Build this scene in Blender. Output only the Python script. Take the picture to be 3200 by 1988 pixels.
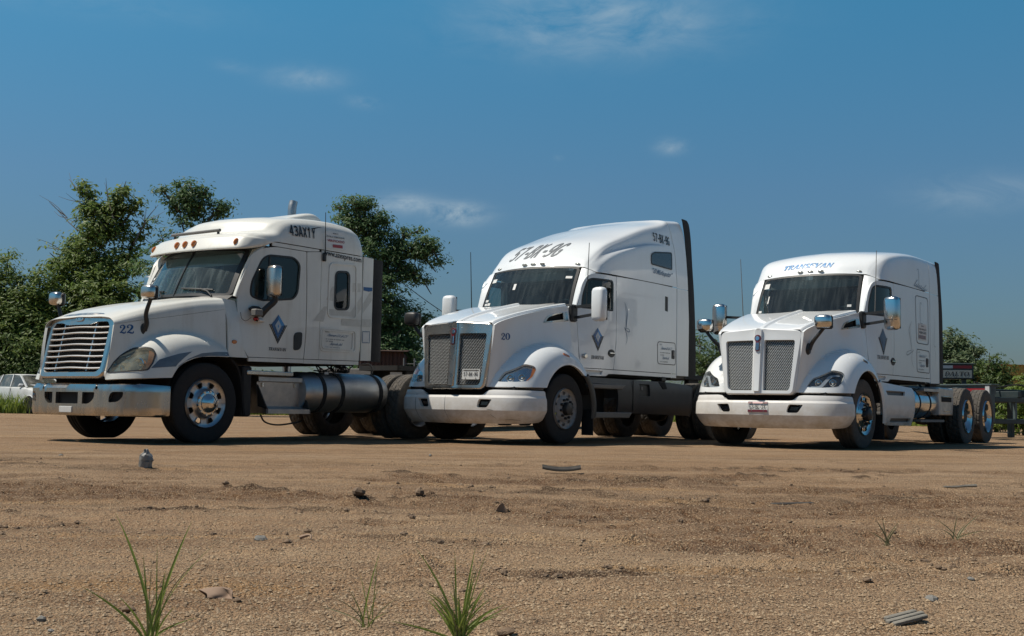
import bpy, math, random
import numpy as np
from mathutils import Vector, Matrix
from mathutils.geometry import delaunay_2d_cdt

for o in list(bpy.data.objects):
    bpy.data.objects.remove(o, do_unlink=True)
scene = bpy.context.scene
COL = scene.collection
rad = math.radians

# ---------------------------------------------------------------- camera, sky, sun, exposure
CAM_H, PITCH, ROLL, LENS = 0.5205, 0.0777, 0.0172, 40.12
cd = bpy.data.cameras.new('camera')
cam = bpy.data.objects.new('camera', cd)
COL.objects.link(cam)
cd.sensor_width = 36.0
cd.lens = LENS
cd.clip_start, cd.clip_end = 0.05, 4000
cam.matrix_world = Matrix.Translation((0, 0, CAM_H)) @ Matrix.Rotation(math.pi / 2 + PITCH, 4, 'X') @ Matrix.Rotation(ROLL, 4, 'Z')
scene.camera = cam

SUN_DIR = Vector((-0.56, -0.01, 1.0)).normalized()        # towards the sun
SUN_EL = math.asin(SUN_DIR.z)
SUN_AZ = math.atan2(SUN_DIR.x, SUN_DIR.y)
world = bpy.data.worlds.new('World')
scene.world = world
world.use_nodes = True
wt = world.node_tree
wt.nodes.clear()


def wn(kind, **kw):
    n = wt.nodes.new(kind)
    for k, v in kw.items():
        setattr(n, k, v)
    return n


def wl(a, b):
    wt.links.new(a, b)


sky = wn('ShaderNodeTexSky', sky_type='NISHITA', sun_disc=False)
sky.sun_elevation = SUN_EL
sky.sun_rotation = SUN_AZ
sky.altitude = 300
sky.air_density = 1.0
sky.dust_density = 1.2
sky.ozone_density = 2.0
bg = wn('ShaderNodeBackground')
bg.inputs['Strength'].default_value = 0.102
wout = wn('ShaderNodeOutputWorld')
wtc = wn('ShaderNodeTexCoord')
# thin clouds: a few soft puffs given by their direction on the sky dome, broken up by noise
CLOUDS = []   # filled below: (azimuth deg, elevation deg, half width deg, half height deg, density)
for cx_, cy_, w_, h_, d_ in ((1860, 60, 420, 110, .5), (1245, 645, 105, 30, .95), (1420, 672, 95, 32, 1.5), (930, 260, 110, 34, .5), (1120, 330, 60, 22, .3),
                             (2095, 455, 50, 24, .55), (3060, 600, 190, 55, .3), (1740, 490, 16, 10, .2), (700, 230, 60, 20, .16), (200, 30, 500, 60, .12)):
    u_, v_ = (cx_ - 1600) / 3566.0, (cy_ - 994) / 3566.0
    CLOUDS.append((math.degrees(math.atan2(u_, 1)), math.degrees(PITCH + math.atan2(-v_, math.hypot(1, u_))), math.degrees(w_ / 3566.0), math.degrees(h_ / 3566.0), d_))


def wmath(op, a, b=None, c=None):
    n = wn('ShaderNodeMath', operation=op)
    for i, v in enumerate((a, b, c)):
        if v is None:
            continue
        if isinstance(v, (int, float)):
            n.inputs[i].default_value = v
        else:
            wl(v, n.inputs[i])
    return n.outputs[0]


sep = wn('ShaderNodeSeparateXYZ')
wl(wtc.outputs['Generated'], sep.inputs[0])
azn = wmath('MULTIPLY', wmath('ARCTAN2', sep.outputs[0], sep.outputs[1]), 57.29578)
eln = wmath('MULTIPLY', wmath('ARCSINE', sep.outputs[2]), 57.29578)
wnoise = wn('ShaderNodeTexNoise')
wnoise.inputs['Scale'].default_value = 16.0
wnoise.inputs['Detail'].default_value = 9.0
wnoise.inputs['Roughness'].default_value = 0.62
wnoise.inputs['Distortion'].default_value = 0.5
wmap = wn('ShaderNodeMapping')
wmap.inputs['Scale'].default_value = (1.0, 1.0, 2.4)
wl(wtc.outputs['Generated'], wmap.inputs[0])
wl(wmap.outputs[0], wnoise.inputs['Vector'])
total = None
for a_, e_, wa_, he_, d_ in CLOUDS:
    dx = wmath('DIVIDE', wmath('SUBTRACT', azn, a_), wa_)
    dy = wmath('DIVIDE', wmath('SUBTRACT', eln, e_), he_)
    r2 = wmath('ADD', wmath('MULTIPLY', dx, dx), wmath('MULTIPLY', dy, dy))
    g = wmath('MULTIPLY', wmath('EXPONENT', wmath('MULTIPLY', r2, -1.3)), d_)
    total = g if total is None else wmath('ADD', total, g)
br = wmath('MULTIPLY', wmath('SUBTRACT', wnoise.outputs['Fac'], 0.34), 3.0)
br = wmath('MINIMUM', wmath('MAXIMUM', br, 0.0), 1.4)
cfac = wmath('MINIMUM', wmath('MULTIPLY', total, br), 0.8)
# the day's colour of the air: greyer and duller towards the horizon, clear azure above
wramp = wn('ShaderNodeValToRGB')
wl(wmath('DIVIDE', eln, 90.0), wramp.inputs['Fac'])
er = wramp.color_ramp.elements
er[0].position, er[0].color = 0.01, (.32, .365, .415, 1)
er[1].position, er[1].color = 0.24, (.32, .93, 1.0, 1)
for p_, c_ in ((.12, (.40, .615, .70, 1)), (.42, (.33, .56, .64, 1)), (.75, (.30, .48, .55, 1))):
    e2 = wramp.color_ramp.elements.new(p_)
    e2.color = c_
hsv = wn('ShaderNodeMixRGB', blend_type='MULTIPLY')
hsv.inputs['Fac'].default_value = 1.0
wl(sky.outputs[0], hsv.inputs['Color1'])
wl(wramp.outputs[0], hsv.inputs['Color2'])
wmix = wn('ShaderNodeMixRGB')
wmix.inputs['Color2'].default_value = (4.3, 5.2, 5.7, 1)
wl(cfac, wmix.inputs['Fac'])
wl(hsv.outputs[0], wmix.inputs['Color1'])
wl(wmix.outputs[0], bg.inputs['Color'])
wl(bg.outputs[0], wout.inputs[0])

sd = bpy.data.lights.new('sun', 'SUN')
sd.energy = 5.0
sd.angle = rad(0.53)
sd.color = (1.0, 0.93, 0.82)
sun = bpy.data.objects.new('sun', sd)
COL.objects.link(sun)
sun.matrix_world = Matrix.Translation((0, 0, 30)) @ SUN_DIR.to_track_quat('Z', 'Y').to_matrix().to_4x4()

vs = scene.view_settings
vs.view_transform = 'Standard'
vs.look = 'None'
vs.exposure = 0.05
vs.gamma = 1.0

# ---------------------------------------------------------------- materials


def rgb(h):
    """sRGB 0-255 triple -> linear rgba"""
    c = [(v / 255.0) for v in h]
    return tuple(((v / 12.92) if v <= 0.04045 else ((v + 0.055) / 1.055) ** 2.4) for v in c) + (1.0,)


MATS = {}


def mat(name, base, rough=0.5, metal=0.0, coat=0.0, spec=0.5, var=0.0, var_scale=3.0, var_col=None, rvar=0.0, bump=0.0, bump_scale=60.0, trans=0.0, stretch=None, emit=None):
    m = bpy.data.materials.new(name)
    m.use_nodes = True
    t = m.node_tree
    b = t.nodes['Principled BSDF']
    b.inputs['Base Color'].default_value = tuple(base) + ((1.0,) if len(base) == 3 else ())
    b.inputs['Roughness'].default_value = rough
    b.inputs['Metallic'].default_value = metal
    b.inputs['Coat Weight'].default_value = coat
    b.inputs['Coat Roughness'].default_value = 0.06
    b.inputs['Specular IOR Level'].default_value = spec
    if trans:
        b.inputs['Transmission Weight'].default_value = trans
    tc = t.nodes.new('ShaderNodeTexCoord')
    src = tc.outputs['Object']
    if stretch:
        mp = t.nodes.new('ShaderNodeMapping')
        mp.inputs['Scale'].default_value = stretch
        t.links.new(src, mp.inputs[0])
        src = mp.outputs[0]
    if var > 0 or rvar > 0:
        n = t.nodes.new('ShaderNodeTexNoise')
        n.inputs['Scale'].default_value = var_scale
        n.inputs['Detail'].default_value = 8.0
        n.inputs['Roughness'].default_value = 0.62
        t.links.new(src, n.inputs['Vector'])
        rmp = t.nodes.new('ShaderNodeMapRange')
        rmp.inputs['From Min'].default_value = 0.35
        rmp.inputs['From Max'].default_value = 0.72
        t.links.new(n.outputs['Fac'], rmp.inputs['Value'])
        if var > 0:
            mx = t.nodes.new('ShaderNodeMixRGB')
            mx.inputs['Color1'].default_value = tuple(base[:3]) + (1,)
            vc = var_col or tuple(c * 0.5 for c in base[:3])
            mx.inputs['Color2'].default_value = tuple(vc[:3]) + (1,)
            ml = t.nodes.new('ShaderNodeMath')
            ml.operation = 'MULTIPLY'
            ml.inputs[1].default_value = var
            t.links.new(rmp.outputs[0], ml.inputs[0])
            t.links.new(ml.outputs[0], mx.inputs['Fac'])
            t.links.new(mx.outputs[0], b.inputs['Base Color'])
        if rvar > 0:
            ma = t.nodes.new('ShaderNodeMath')
            ma.operation = 'MULTIPLY_ADD'
            ma.inputs[1].default_value = rvar
            ma.inputs[2].default_value = rough
            t.links.new(rmp.outputs[0], ma.inputs[0])
            t.links.new(ma.outputs[0], b.inputs['Roughness'])
    if bump > 0:
        n2 = t.nodes.new('ShaderNodeTexNoise')
        n2.inputs['Scale'].default_value = bump_scale
        n2.inputs['Detail'].default_value = 4.0
        t.links.new(src, n2.inputs['Vector'])
        bp = t.nodes.new('ShaderNodeBump')
        bp.inputs['Strength'].default_value = bump
        bp.inputs['Distance'].default_value = 0.01
        t.links.new(n2.outputs['Fac'], bp.inputs['Height'])
        t.links.new(bp.outputs[0], b.inputs['Normal'])
    if emit:
        b.inputs['Emission Color'].default_value = tuple(emit[:3]) + (1,)
        b.inputs['Emission Strength'].default_value = emit[3]
    MATS[name] = m
    return m


def glass_mat(name, tint, refl=0.06, rough=0.02, dust=0.0, dust_col=(.5, .5, .47), streak=(5, 22, 1.2)):
    """thin pane: Fresnel-weighted reflection over tinted see-through, with a film of dust streaks"""
    m = bpy.data.materials.new(name)
    m.use_nodes = True
    t = m.node_tree
    t.nodes.clear()
    out = t.nodes.new('ShaderNodeOutputMaterial')
    tr = t.nodes.new('ShaderNodeBsdfTransparent')
    tr.inputs[0].default_value = tuple(tint) + (1,)
    gl = t.nodes.new('ShaderNodeBsdfGlossy')
    gl.inputs['Roughness'].default_value = rough
    lw = t.nodes.new('ShaderNodeLayerWeight')
    lw.inputs['Blend'].default_value = 0.5
    pw = t.nodes.new('ShaderNodeMath')
    pw.operation = 'POWER'
    pw.inputs[1].default_value = 4.0
    t.links.new(lw.outputs['Facing'], pw.inputs[0])
    ma = t.nodes.new('ShaderNodeMath')
    ma.operation = 'MULTIPLY_ADD'
    ma.inputs[1].default_value = 0.9
    ma.inputs[2].default_value = refl
    t.links.new(pw.outputs[0], ma.inputs[0])
    mx = t.nodes.new('ShaderNodeMixShader')
    t.links.new(ma.outputs[0], mx.inputs[0])
    t.links.new(tr.outputs[0], mx.inputs[1])
    t.links.new(gl.outputs[0], mx.inputs[2])
    last = mx.outputs[0]
    if dust > 0:
        tc = t.nodes.new('ShaderNodeTexCoord')
        mp = t.nodes.new('ShaderNodeMapping')
        mp.inputs['Scale'].default_value = streak
        t.links.new(tc.outputs['Object'], mp.inputs[0])
        n = t.nodes.new('ShaderNodeTexNoise')
        n.inputs['Scale'].default_value = 1.0
        n.inputs['Detail'].default_value = 5.0
        t.links.new(mp.outputs[0], n.inputs['Vector'])
        mr = t.nodes.new('ShaderNodeMapRange')
        mr.inputs['From Min'].default_value = 0.45
        mr.inputs['From Max'].default_value = 0.75
        mr.inputs['To Min'].default_value = dust * 0.3
        mr.inputs['To Max'].default_value = dust
        t.links.new(n.outputs['Fac'], mr.inputs['Value'])
        df = t.nodes.new('ShaderNodeBsdfDiffuse')
        df.inputs[0].default_value = tuple(dust_col) + (1,)
        m2 = t.nodes.new('ShaderNodeMixShader')
        t.links.new(mr.outputs[0], m2.inputs[0])
        t.links.new(last, m2.inputs[1])
        t.links.new(df.outputs[0], m2.inputs[2])
        last = m2.outputs[0]
    t.links.new(last, out.inputs[0])
    MATS[name] = m
    return m


def paint_mat(name, base, dirt=(.42, .36, .27), amount=0.25, rough=0.4, coat=0.9, low=0.0):
    """sprayed body paint: faint blotches, vertical run-off streaks, road dust speckle on the lowest panels"""
    m = bpy.data.materials.new(name)
    m.use_nodes = True
    t = m.node_tree
    b = t.nodes['Principled BSDF']
    b.inputs['Roughness'].default_value = rough
    b.inputs['Coat Weight'].default_value = coat
    b.inputs['Coat Roughness'].default_value = 0.035
    tc = t.nodes.new('ShaderNodeTexCoord')

    def noise(scale, detail, stretch, lo, hi, mul):
        mp = t.nodes.new('ShaderNodeMapping')
        mp.inputs['Scale'].default_value = stretch
        t.links.new(tc.outputs['Object'], mp.inputs[0])
        n = t.nodes.new('ShaderNodeTexNoise')
        n.inputs['Scale'].default_value = scale
        n.inputs['Detail'].default_value = detail
        n.inputs['Roughness'].default_value = 0.65
        t.links.new(mp.outputs[0], n.inputs['Vector'])
        r = t.nodes.new('ShaderNodeMapRange')
        r.inputs['From Min'].default_value = lo
        r.inputs['From Max'].default_value = hi
        r.inputs['To Max'].default_value = mul
        t.links.new(n.outputs['Fac'], r.inputs['Value'])
        return r.outputs[0]
    blot = noise(1.3, 6, (1, 1, 1), 0.42, 0.8, amount)
    strk = noise(1.0, 6, (9, 9, .7), 0.52, 0.85, amount * 1.3)
    spk = noise(42, 3, (1, 1, 1), 0.62, 0.78, amount * 1.6)
    ad = t.nodes.new('ShaderNodeMath')
    ad.operation = 'ADD'
    t.links.new(blot, ad.inputs[0])
    t.links.new(strk, ad.inputs[1])
    ad2 = t.nodes.new('ShaderNodeMath')
    ad2.operation = 'ADD'
    ad2.use_clamp = True
    t.links.new(ad.outputs[0], ad2.inputs[0])
    t.links.new(spk, ad2.inputs[1])
    fac = ad2.outputs[0]
    if low > 0:   # dried mud spatter thrown up on the lowest panels
        sp = t.nodes.new('ShaderNodeSeparateXYZ')
        t.links.new(tc.outputs['Object'], sp.inputs[0])
        r = t.nodes.new('ShaderNodeMapRange')
        r.inputs['From Min'].default_value = 0.75
        r.inputs['From Max'].default_value = 0.28
        t.links.new(sp.outputs[2], r.inputs['Value'])
        nn = noise(5, 7, (1, 1, 1.6), 0.30, 0.62, low)
        mu = t.nodes.new('ShaderNodeMath')
        mu.operation = 'MULTIPLY'
        t.links.new(r.outputs[0], mu.inputs[0])
        t.links.new(nn, mu.inputs[1])
        ad3 = t.nodes.new('ShaderNodeMath')
        ad3.operation = 'ADD'
        ad3.use_clamp = True
        t.links.new(fac, ad3.inputs[0])
        t.links.new(mu.outputs[0], ad3.inputs[1])
        fac = ad3.outputs[0]
    mx = t.nodes.new('ShaderNodeMixRGB')
    mx.inputs['Color1'].default_value = tuple(base) + (1,)
    mx.inputs['Color2'].default_value = tuple(dirt) + (1,)
    t.links.new(fac, mx.inputs['Fac'])
    t.links.new(mx.outputs[0], b.inputs['Base Color'])
    rr = t.nodes.new('ShaderNodeMath')
    rr.operation = 'MULTIPLY_ADD'
    rr.inputs[1].default_value = 0.5
    rr.inputs[2].default_value = rough
    t.links.new(fac, rr.inputs[0])
    t.links.new(rr.outputs[0], b.inputs['Roughness'])
    MATS[name] = m
    return m


paint_mat('white_paint', (.735, .755, .76), amount=0.10, low=.35)
paint_mat('cream_paint', (.69, .68, .625), dirt=(.38, .33, .25), amount=0.26, rough=.36, coat=.4, low=.3)
paint_mat('white_bumper', (.71, .70, .68), dirt=(.40, .33, .24), amount=0.16, rough=.38, coat=.3, low=.75)
mat('chrome', (.62, .575, .52), .20, 1.0, rvar=.2, var=.5, var_scale=5, var_col=(.36, .33, .29))
mat('bumper_chrome', (.58, .55, .515), .18, 1.0, rvar=.22, var=.75, var_scale=3, var_col=(.24, .235, .21), bump=.35, bump_scale=2.2, stretch=(1, 2.2, .35))
mat('bright_chrome', (.64, .62, .59), .13, 1.0, rvar=.08, var_scale=6)
mat('brushed_metal', (.46, .46, .46), .34, 1.0, var=.4, var_scale=7, var_col=(.22, .22, .22), rvar=.2)
mat('tank_metal', (.46, .46, .46), .34, 1.0, var=.5, var_scale=4, var_col=(.28, .27, .25), rvar=.25)
mat('polished_tank', (.62, .63, .65), .10, 1.0, var=.3, var_scale=4, rvar=.15)
mat('wheel_alloy', (.52, .52, .53), .28, 1.0, var=.45, var_scale=9, var_col=(.27, .26, .24), rvar=.25)
mat('wheel_steel', (.30, .29, .28), .6, .0, var=.55, var_scale=12, var_col=(.17, .14, .11))
mat('mesh_metal', (.58, .59, .58), .38, .35)
mat('bar_silver', (.66, .66, .66), .32, .75)
mat('flash_grey', (.13, .14, .155), .35, .4, var=.5, var_scale=9, var_col=(.24, .25, .26))
mat('rubber', (.012, .012, .013), .85, var=.35, var_scale=14, var_col=(.034, .030, .025), bump=.3, bump_scale=120)
mat('dusty_rubber', (.06, .054, .048), .9, var=.6, var_scale=14, var_col=(.13, .11, .085), bump=.3, bump_scale=120)
mat('black_plastic', (.016, .017, .018), .5, var=.3, var_scale=8, var_col=(.04, .04, .038))
mat('black_gap', (.006, .006, .006), .9)
mat('charcoal_plastic', (.019, .020, .024), .45, var=.5, var_scale=5, var_col=(.045, .043, .041))
mat('grey_plastic', (.13, .125, .12), .6, var=.5, var_scale=6, var_col=(.22, .20, .17))
mat('frame_black', (.012, .012, .013), .7, var=.5, var_scale=10, var_col=(.05, .042, .033))
mat('seat_grey', (.14, .145, .15), .9)
mat('dash_grey', (.07, .075, .08), .8)
mat('interior_pale', (.30, .31, .31), .9)
mat('amber_lens', (.55, .16, .02), .18, coat=1.0)
mat('red_lens', (.45, .02, .015), .2, coat=1.0)
mat('clear_lamp', (.42, .42, .38), .2, coat=1.0, metal=.2)
mat('lamp_reflector', (.65, .66, .67), .12, 1.0)
mat('lamp_black', (.012, .012, .014), .25, coat=1.0)
mat('ink_black', (.018, .020, .026), .45)
mat('ink_faded', (.13, .14, .15), .5)
mat('ink_blue', (.012, .075, .22), .4, coat=.4)
mat('ink_light_blue', (.035, .22, .50), .4, coat=.4)
mat('ink_silver', (.40, .43, .47), .35, metal=.3)
mat('ink_grey_blue', (.10, .17, .26), .45)
mat('ink_red', (.30, .035, .045), .5)
mat('ink_pink', (.55, .33, .33), .5)
mat('ink_maroon', (.14, .018, .03), .4, coat=.4)
mat('decal_white', (.66, .66, .64), .5, var=.3, var_scale=9, var_col=(.45, .43, .38))
mat('decal_ghost', (.50, .485, .43), .55, var=.7, var_scale=16, var_col=(.62, .60, .55))
mat('plate_white', (.62, .62, .60), .45, var=.3, var_scale=20, var_col=(.42, .41, .38))
mat('badge_red', (.12, .012, .018), .25, coat=1.0)
mat('badge_chrome', (.6, .6, .62), .18, 1.0)
mat('amber_fog', (.5, .5, .46), .5)
glass_mat('windshield_glass', (.52, .66, .65), refl=.07, dust=.07, dust_col=(.50, .56, .55))
glass_mat('dusty_windshield', (.50, .66, .65), refl=.07, dust=.22, dust_col=(.40, .48, .47))
glass_mat('side_glass', (.36, .44, .44), refl=.07)
glass_mat('lens_glass', (.86, .88, .88), refl=.08, dust=.06)
glass_mat('cloudy_lens', (.74, .72, .60), refl=.07, rough=.08, dust=.55, dust_col=(.42, .40, .30), streak=(7, 7, 7))
glass_mat('car_glass', (.45, .50, .48), refl=.08, dust=.4, dust_col=(.5, .48, .43), streak=(4, 4, 4))

# ---------------------------------------------------------------- mesh helpers
# Vehicles are written in x = towards the rear, y = to the vehicle's left, z = up; FLIP turns that into Blender's right-handed space.
FLIP = False


def empty(name, loc=(0, 0, 0), rz=0.0, label=None, cat=None, group=None):
    o = bpy.data.objects.new(name, None)
    o.location = loc
    o.rotation_euler = (0, 0, rz)
    o.empty_display_size = 0.3
    COL.objects.link(o)
    tag(o, label, cat, group)
    return o


def tag(o, label=None, cat=None, group=None, kind=None):
    for k, v in (('label', label), ('category', cat), ('group', group), ('kind', kind)):
        if v:
            o[k] = v
    return o


def make_mesh(name, V, F, sharp=35):
    V = np.asarray(V, float).reshape(-1, 3)
    F = [tuple(int(i) for i in f) for f in F]
    if FLIP:
        V = V * np.array([1, -1, 1])
        F = [f[::-1] for f in F]
    me = bpy.data.meshes.new(name)
    me.from_pydata(V.tolist(), [], F)
    me.validate()
    if sharp is not None:
        me.polygons.foreach_set('use_smooth', [True] * len(me.polygons))
        try:
            me.set_sharp_from_angle(angle=rad(sharp))
        except Exception:
            pass
    me.update()
    return me


def obj(name, V, F, m, parent=None, sharp=35, label=None, kind=None):
    me = make_mesh(name, V, F, sharp)
    me.materials.append(MATS[m] if isinstance(m, str) else m)
    o = bpy.data.objects.new(name, me)
    COL.objects.link(o)
    if parent is not None:
        o.parent = parent
    if label:
        o['label'] = label
    if kind:
        o['kind'] = kind
    return o


class MB:
    """collects shapes into one mesh"""

    def __init__(s):
        s.V, s.F, s.n = [], [], 0

    def add(s, V, F):
        V = np.asarray(V, float).reshape(-1, 3)
        s.F += [tuple(i + s.n for i in f) for f in F]
        s.V.append(V)
        s.n += len(V)
        return s

    def out(s, name, m, parent=None, **k):
        return obj(name, np.concatenate(s.V), s.F, m, parent, **k)


def crv(P, n, closed=False):
    """Catmull-Rom through P, n samples"""
    P = np.asarray(P, float)
    k = len(P)
    if closed:
        t = np.linspace(0, k, n, endpoint=False)
        i = np.floor(t).astype(int)
        f = (t - i)[:, None]
        p0, p1, p2, p3 = (P[(i + d) % k] for d in (-1, 0, 1, 2))
    else:
        t = np.linspace(0, k - 1, n)
        i = np.minimum(np.floor(t).astype(int), k - 2)
        f = (t - i)[:, None]
        Q = np.vstack([2 * P[0] - P[1], P, 2 * P[-1] - P[-2]])
        p0, p1, p2, p3 = (Q[i + d] for d in (0, 1, 2, 3))
    return 0.5 * ((2 * p1) + (-p0 + p2) * f + (2 * p0 - 5 * p1 + 4 * p2 - p3) * f ** 2 + (-p0 + 3 * p1 - 3 * p2 + p3) * f ** 3)


def cgrid(ctrl, nu, nv):
    C = np.asarray(ctrl, float)
    A = np.stack([crv(C[i], nv) for i in range(C.shape[0])])
    return np.stack([crv(A[:, j], nu) for j in range(nv)], 1)


def gridf(m, n, closed_u=False, closed_v=False, base=0):
    F = []
    for i in range(m if closed_u else m - 1):
        for j in range(n if closed_v else n - 1):
            a, b = i * n + j, i * n + (j + 1) % n
            c, d = ((i + 1) % m) * n + (j + 1) % n, ((i + 1) % m) * n + j
            F.append((base + a, base + b, base + c, base + d))
    return F


def grid_obj(name, G, m, parent=None, thick=0.0, **k):
    """sheet from a (m,n,3) grid; thick > 0 gives it a back and edges"""
    G = np.asarray(G, float)
    a, b = G.shape[:2]
    V, F = G.reshape(-1, 3), gridf(a, b)
    if thick:
        N = grid_normals(G)
        V = np.vstack([V, (G - N * thick).reshape(-1, 3)])
        o = a * b
        F += [tuple(i + o for i in f[::-1]) for f in gridf(a, b)]
        for i in range(a - 1):
            for j in (0, b - 1):
                p, q = i * b + j, (i + 1) * b + j
                F.append((p, q, q + o, p + o) if j == 0 else (q, p, p + o, q + o))
        for j in range(b - 1):
            for i in (0, a - 1):
                p, q = i * b + j, i * b + j + 1
                F.append((q, p, p + o, q + o) if i == 0 else (p, q, q + o, p + o))
    return obj(name, V, F, m, parent, **k)


def grid_normals(G):
    du = np.gradient(G, axis=0)
    dv = np.gradient(G, axis=1)
    N = np.cross(du, dv)
    return N / (np.linalg.norm(N, axis=2, keepdims=True) + 1e-12)


def rounded(P, r, n=5):
    """closed polygon with rounded corners; r a number or one per corner"""
    P = np.asarray(P, float)
    k = len(P)
    out = []
    for i in range(k):
        a, b, c = P[i - 1], P[i], P[(i + 1) % k]
        rr = r[i] if hasattr(r, '__len__') else r
        da, dc = np.linalg.norm(a - b), np.linalg.norm(c - b)
        if rr <= 0:
            out.append(b)
            continue
        d = min(rr, da * .49, dc * .49)
        p, q = b + (a - b) / da * d, b + (c - b) / dc * d
        for t in np.linspace(0, 1, n):
            out.append((1 - t) ** 2 * p + 2 * t * (1 - t) * b + t ** 2 * q)
    return np.array(out)


def resample(P, step, closed=True):
    P = np.asarray(P, float)
    out = []
    k = len(P)
    for i in range(k if closed else k - 1):
        a, b = P[i], P[(i + 1) % k]
        n = max(1, int(math.ceil(np.linalg.norm(b - a) / step)))
        for t in range(n):
            out.append(a + (b - a) * t / n)
    if not closed:
        out.append(P[-1])
    return np.array(out)


def inside(P, poly):
    x, y = P[:, 0], P[:, 1]
    r = np.zeros(len(P), bool)
    k = len(poly)
    for i in range(k):
        x1, y1 = poly[i]
        x2, y2 = poly[(i + 1) % k]
        c = ((y1 > y) != (y2 > y))
        xi = (x2 - x1) * (y - y1) / ((y2 - y1) if y2 != y1 else 1e-12) + x1
        r ^= c & (x < xi)
    return r


def inset(P, d):
    """move a closed counter-clockwise or clockwise outline inwards by d (vertex normals)"""
    P = np.asarray(P, float)
    a = np.roll(P, 1, 0)
    b = np.roll(P, -1, 0)
    t = b - a
    t /= (np.linalg.norm(t, axis=1, keepdims=True) + 1e-12)
    n = np.stack([-t[:, 1], t[:, 0]], 1)
    area = np.sum(P[:, 0] * b[:, 1] - b[:, 0] * P[:, 1])
    return P + n * d * (1 if area > 0 else -1)


def tri2d(outline, holes=(), res=0.05):
    """constrained triangulation of an outline with holes and an inner grid of points"""
    loops = [resample(outline, res)] + [resample(h, res) for h in holes]
    pts, edges = [], []
    for L in loops:
        b = len(pts)
        pts += L.tolist()
        edges += [(b + i, b + (i + 1) % len(L)) for i in range(len(L))]
    lo, hi = np.min(loops[0], 0), np.max(loops[0], 0)
    gx, gy = np.meshgrid(np.arange(lo[0] + res * .5, hi[0], res), np.arange(lo[1] + res * .5, hi[1], res))
    G = np.stack([gx.ravel(), gy.ravel()], 1)
    ok = inside(G, loops[0])
    for h in loops[1:]:
        ok &= ~inside(G, h)
    G = G[ok]
    if len(G):
        B = np.array(pts)
        keep = np.array([np.min(np.sum((B - g) ** 2, 1)) > (res * .45) ** 2 for g in G])
        G = G[keep]
    nb = len(pts)
    pts += G.tolist()
    r = delaunay_2d_cdt([Vector(p) for p in pts], edges, [], 0, 1e-7)
    V = np.array([tuple(v) for v in r[0]])
    T = np.array([f for f in r[2] if len(f) == 3])
    c = V[T].mean(1)
    ok = inside(c, loops[0])
    for h in loops[1:]:
        ok &= ~inside(c, h)
    T = T[ok]
    ar = (V[T[:, 1], 0] - V[T[:, 0], 0]) * (V[T[:, 2], 1] - V[T[:, 0], 1]) - (V[T[:, 1], 1] - V[T[:, 0], 1]) * (V[T[:, 2], 0] - V[T[:, 0], 0])
    T[ar < 0] = T[ar < 0][:, ::-1]
    return V, [tuple(t) for t in T], loops


def surf_normal(surf, u, v, e=1e-3):
    a = surf(u + e, v) - surf(u - e, v)
    b = surf(u, v + e) - surf(u, v - e)
    n = np.cross(a, b)
    return n / (np.linalg.norm(n, axis=1, keepdims=True) + 1e-12)


def panel_geo(surf, outline, holes=(), res=0.05, thick=0.03, lift=0.0, nsign=1, edge=0.0):
    """sheet on surf(u, v) -> xyz cut to outline, with edges returned inwards by thick"""
    V2, T, loops = tri2d(outline, holes, res)
    N = surf_normal(surf, V2[:, 0], V2[:, 1]) * nsign
    V = surf(V2[:, 0], V2[:, 1]) + N * lift
    F = list(T)
    VV = [V]
    n = len(V)
    if thick:
        for L in loops:
            S = surf(L[:, 0], L[:, 1])
            NL = surf_normal(surf, L[:, 0], L[:, 1]) * nsign
            k = len(L)
            VV += [S + NL * lift, S + NL * (lift - thick)]
            for i in range(k):
                j = (i + 1) % k
                F.append((n + i, n + j, n + k + j, n + k + i))
            n += 2 * k
    return np.concatenate(VV), F


def panel(name, surf, outline, m, parent, holes=(), res=0.05, thick=0.03, lift=0.0, nsign=1, sharp=35, **k):
    V, F = panel_geo(surf, outline, holes, res, thick, lift, nsign)
    return obj(name, V, F, m, parent, sharp=sharp, **k)


def ring_strip(surf, outer, inner, lift=0.004, nsign=1):
    """flat band between two outlines with the same number of points"""
    A, B = np.asarray(outer, float), np.asarray(inner, float)
    N1 = surf_normal(surf, A[:, 0], A[:, 1]) * nsign
    N2 = surf_normal(surf, B[:, 0], B[:, 1]) * nsign
    V = np.vstack([surf(A[:, 0], A[:, 1]) + N1 * lift, surf(B[:, 0], B[:, 1]) + N2 * lift])
    k = len(A)
    return V, [(i, (i + 1) % k, k + (i + 1) % k, k + i) for i in range(k)]


def tube_geo(P, r, n=8, caps=True):
    P = np.asarray(P, float)
    k = len(P)
    R = np.full(k, r, float) if not hasattr(r, '__len__') else np.asarray(r, float)
    T = np.gradient(P, axis=0)
    T /= (np.linalg.norm(T, axis=1, keepdims=True) + 1e-12)
    up = np.array([0, 0, 1.0]) if abs(T[0, 2]) < .9 else np.array([1.0, 0, 0])
    a = np.cross(T[0], up)
    a /= np.linalg.norm(a)
    V = []
    for i in range(k):
        a = a - T[i] * np.dot(a, T[i])
        a /= (np.linalg.norm(a) + 1e-12)
        b = np.cross(T[i], a)
        th = np.linspace(0, 2 * np.pi, n, endpoint=False)
        V.append(P[i] + R[i] * (np.cos(th)[:, None] * a + np.sin(th)[:, None] * b))
    V = np.concatenate(V)
    F = gridf(k, n, closed_v=True)
    if caps:
        F += [tuple(range(n))[::-1], tuple(range((k - 1) * n, k * n))]
    return V, F


def tube(name, P, r, m, parent=None, n=8, **k):
    V, F = tube_geo(P, r, n)
    return obj(name, V, F, m, parent, **k)


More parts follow.
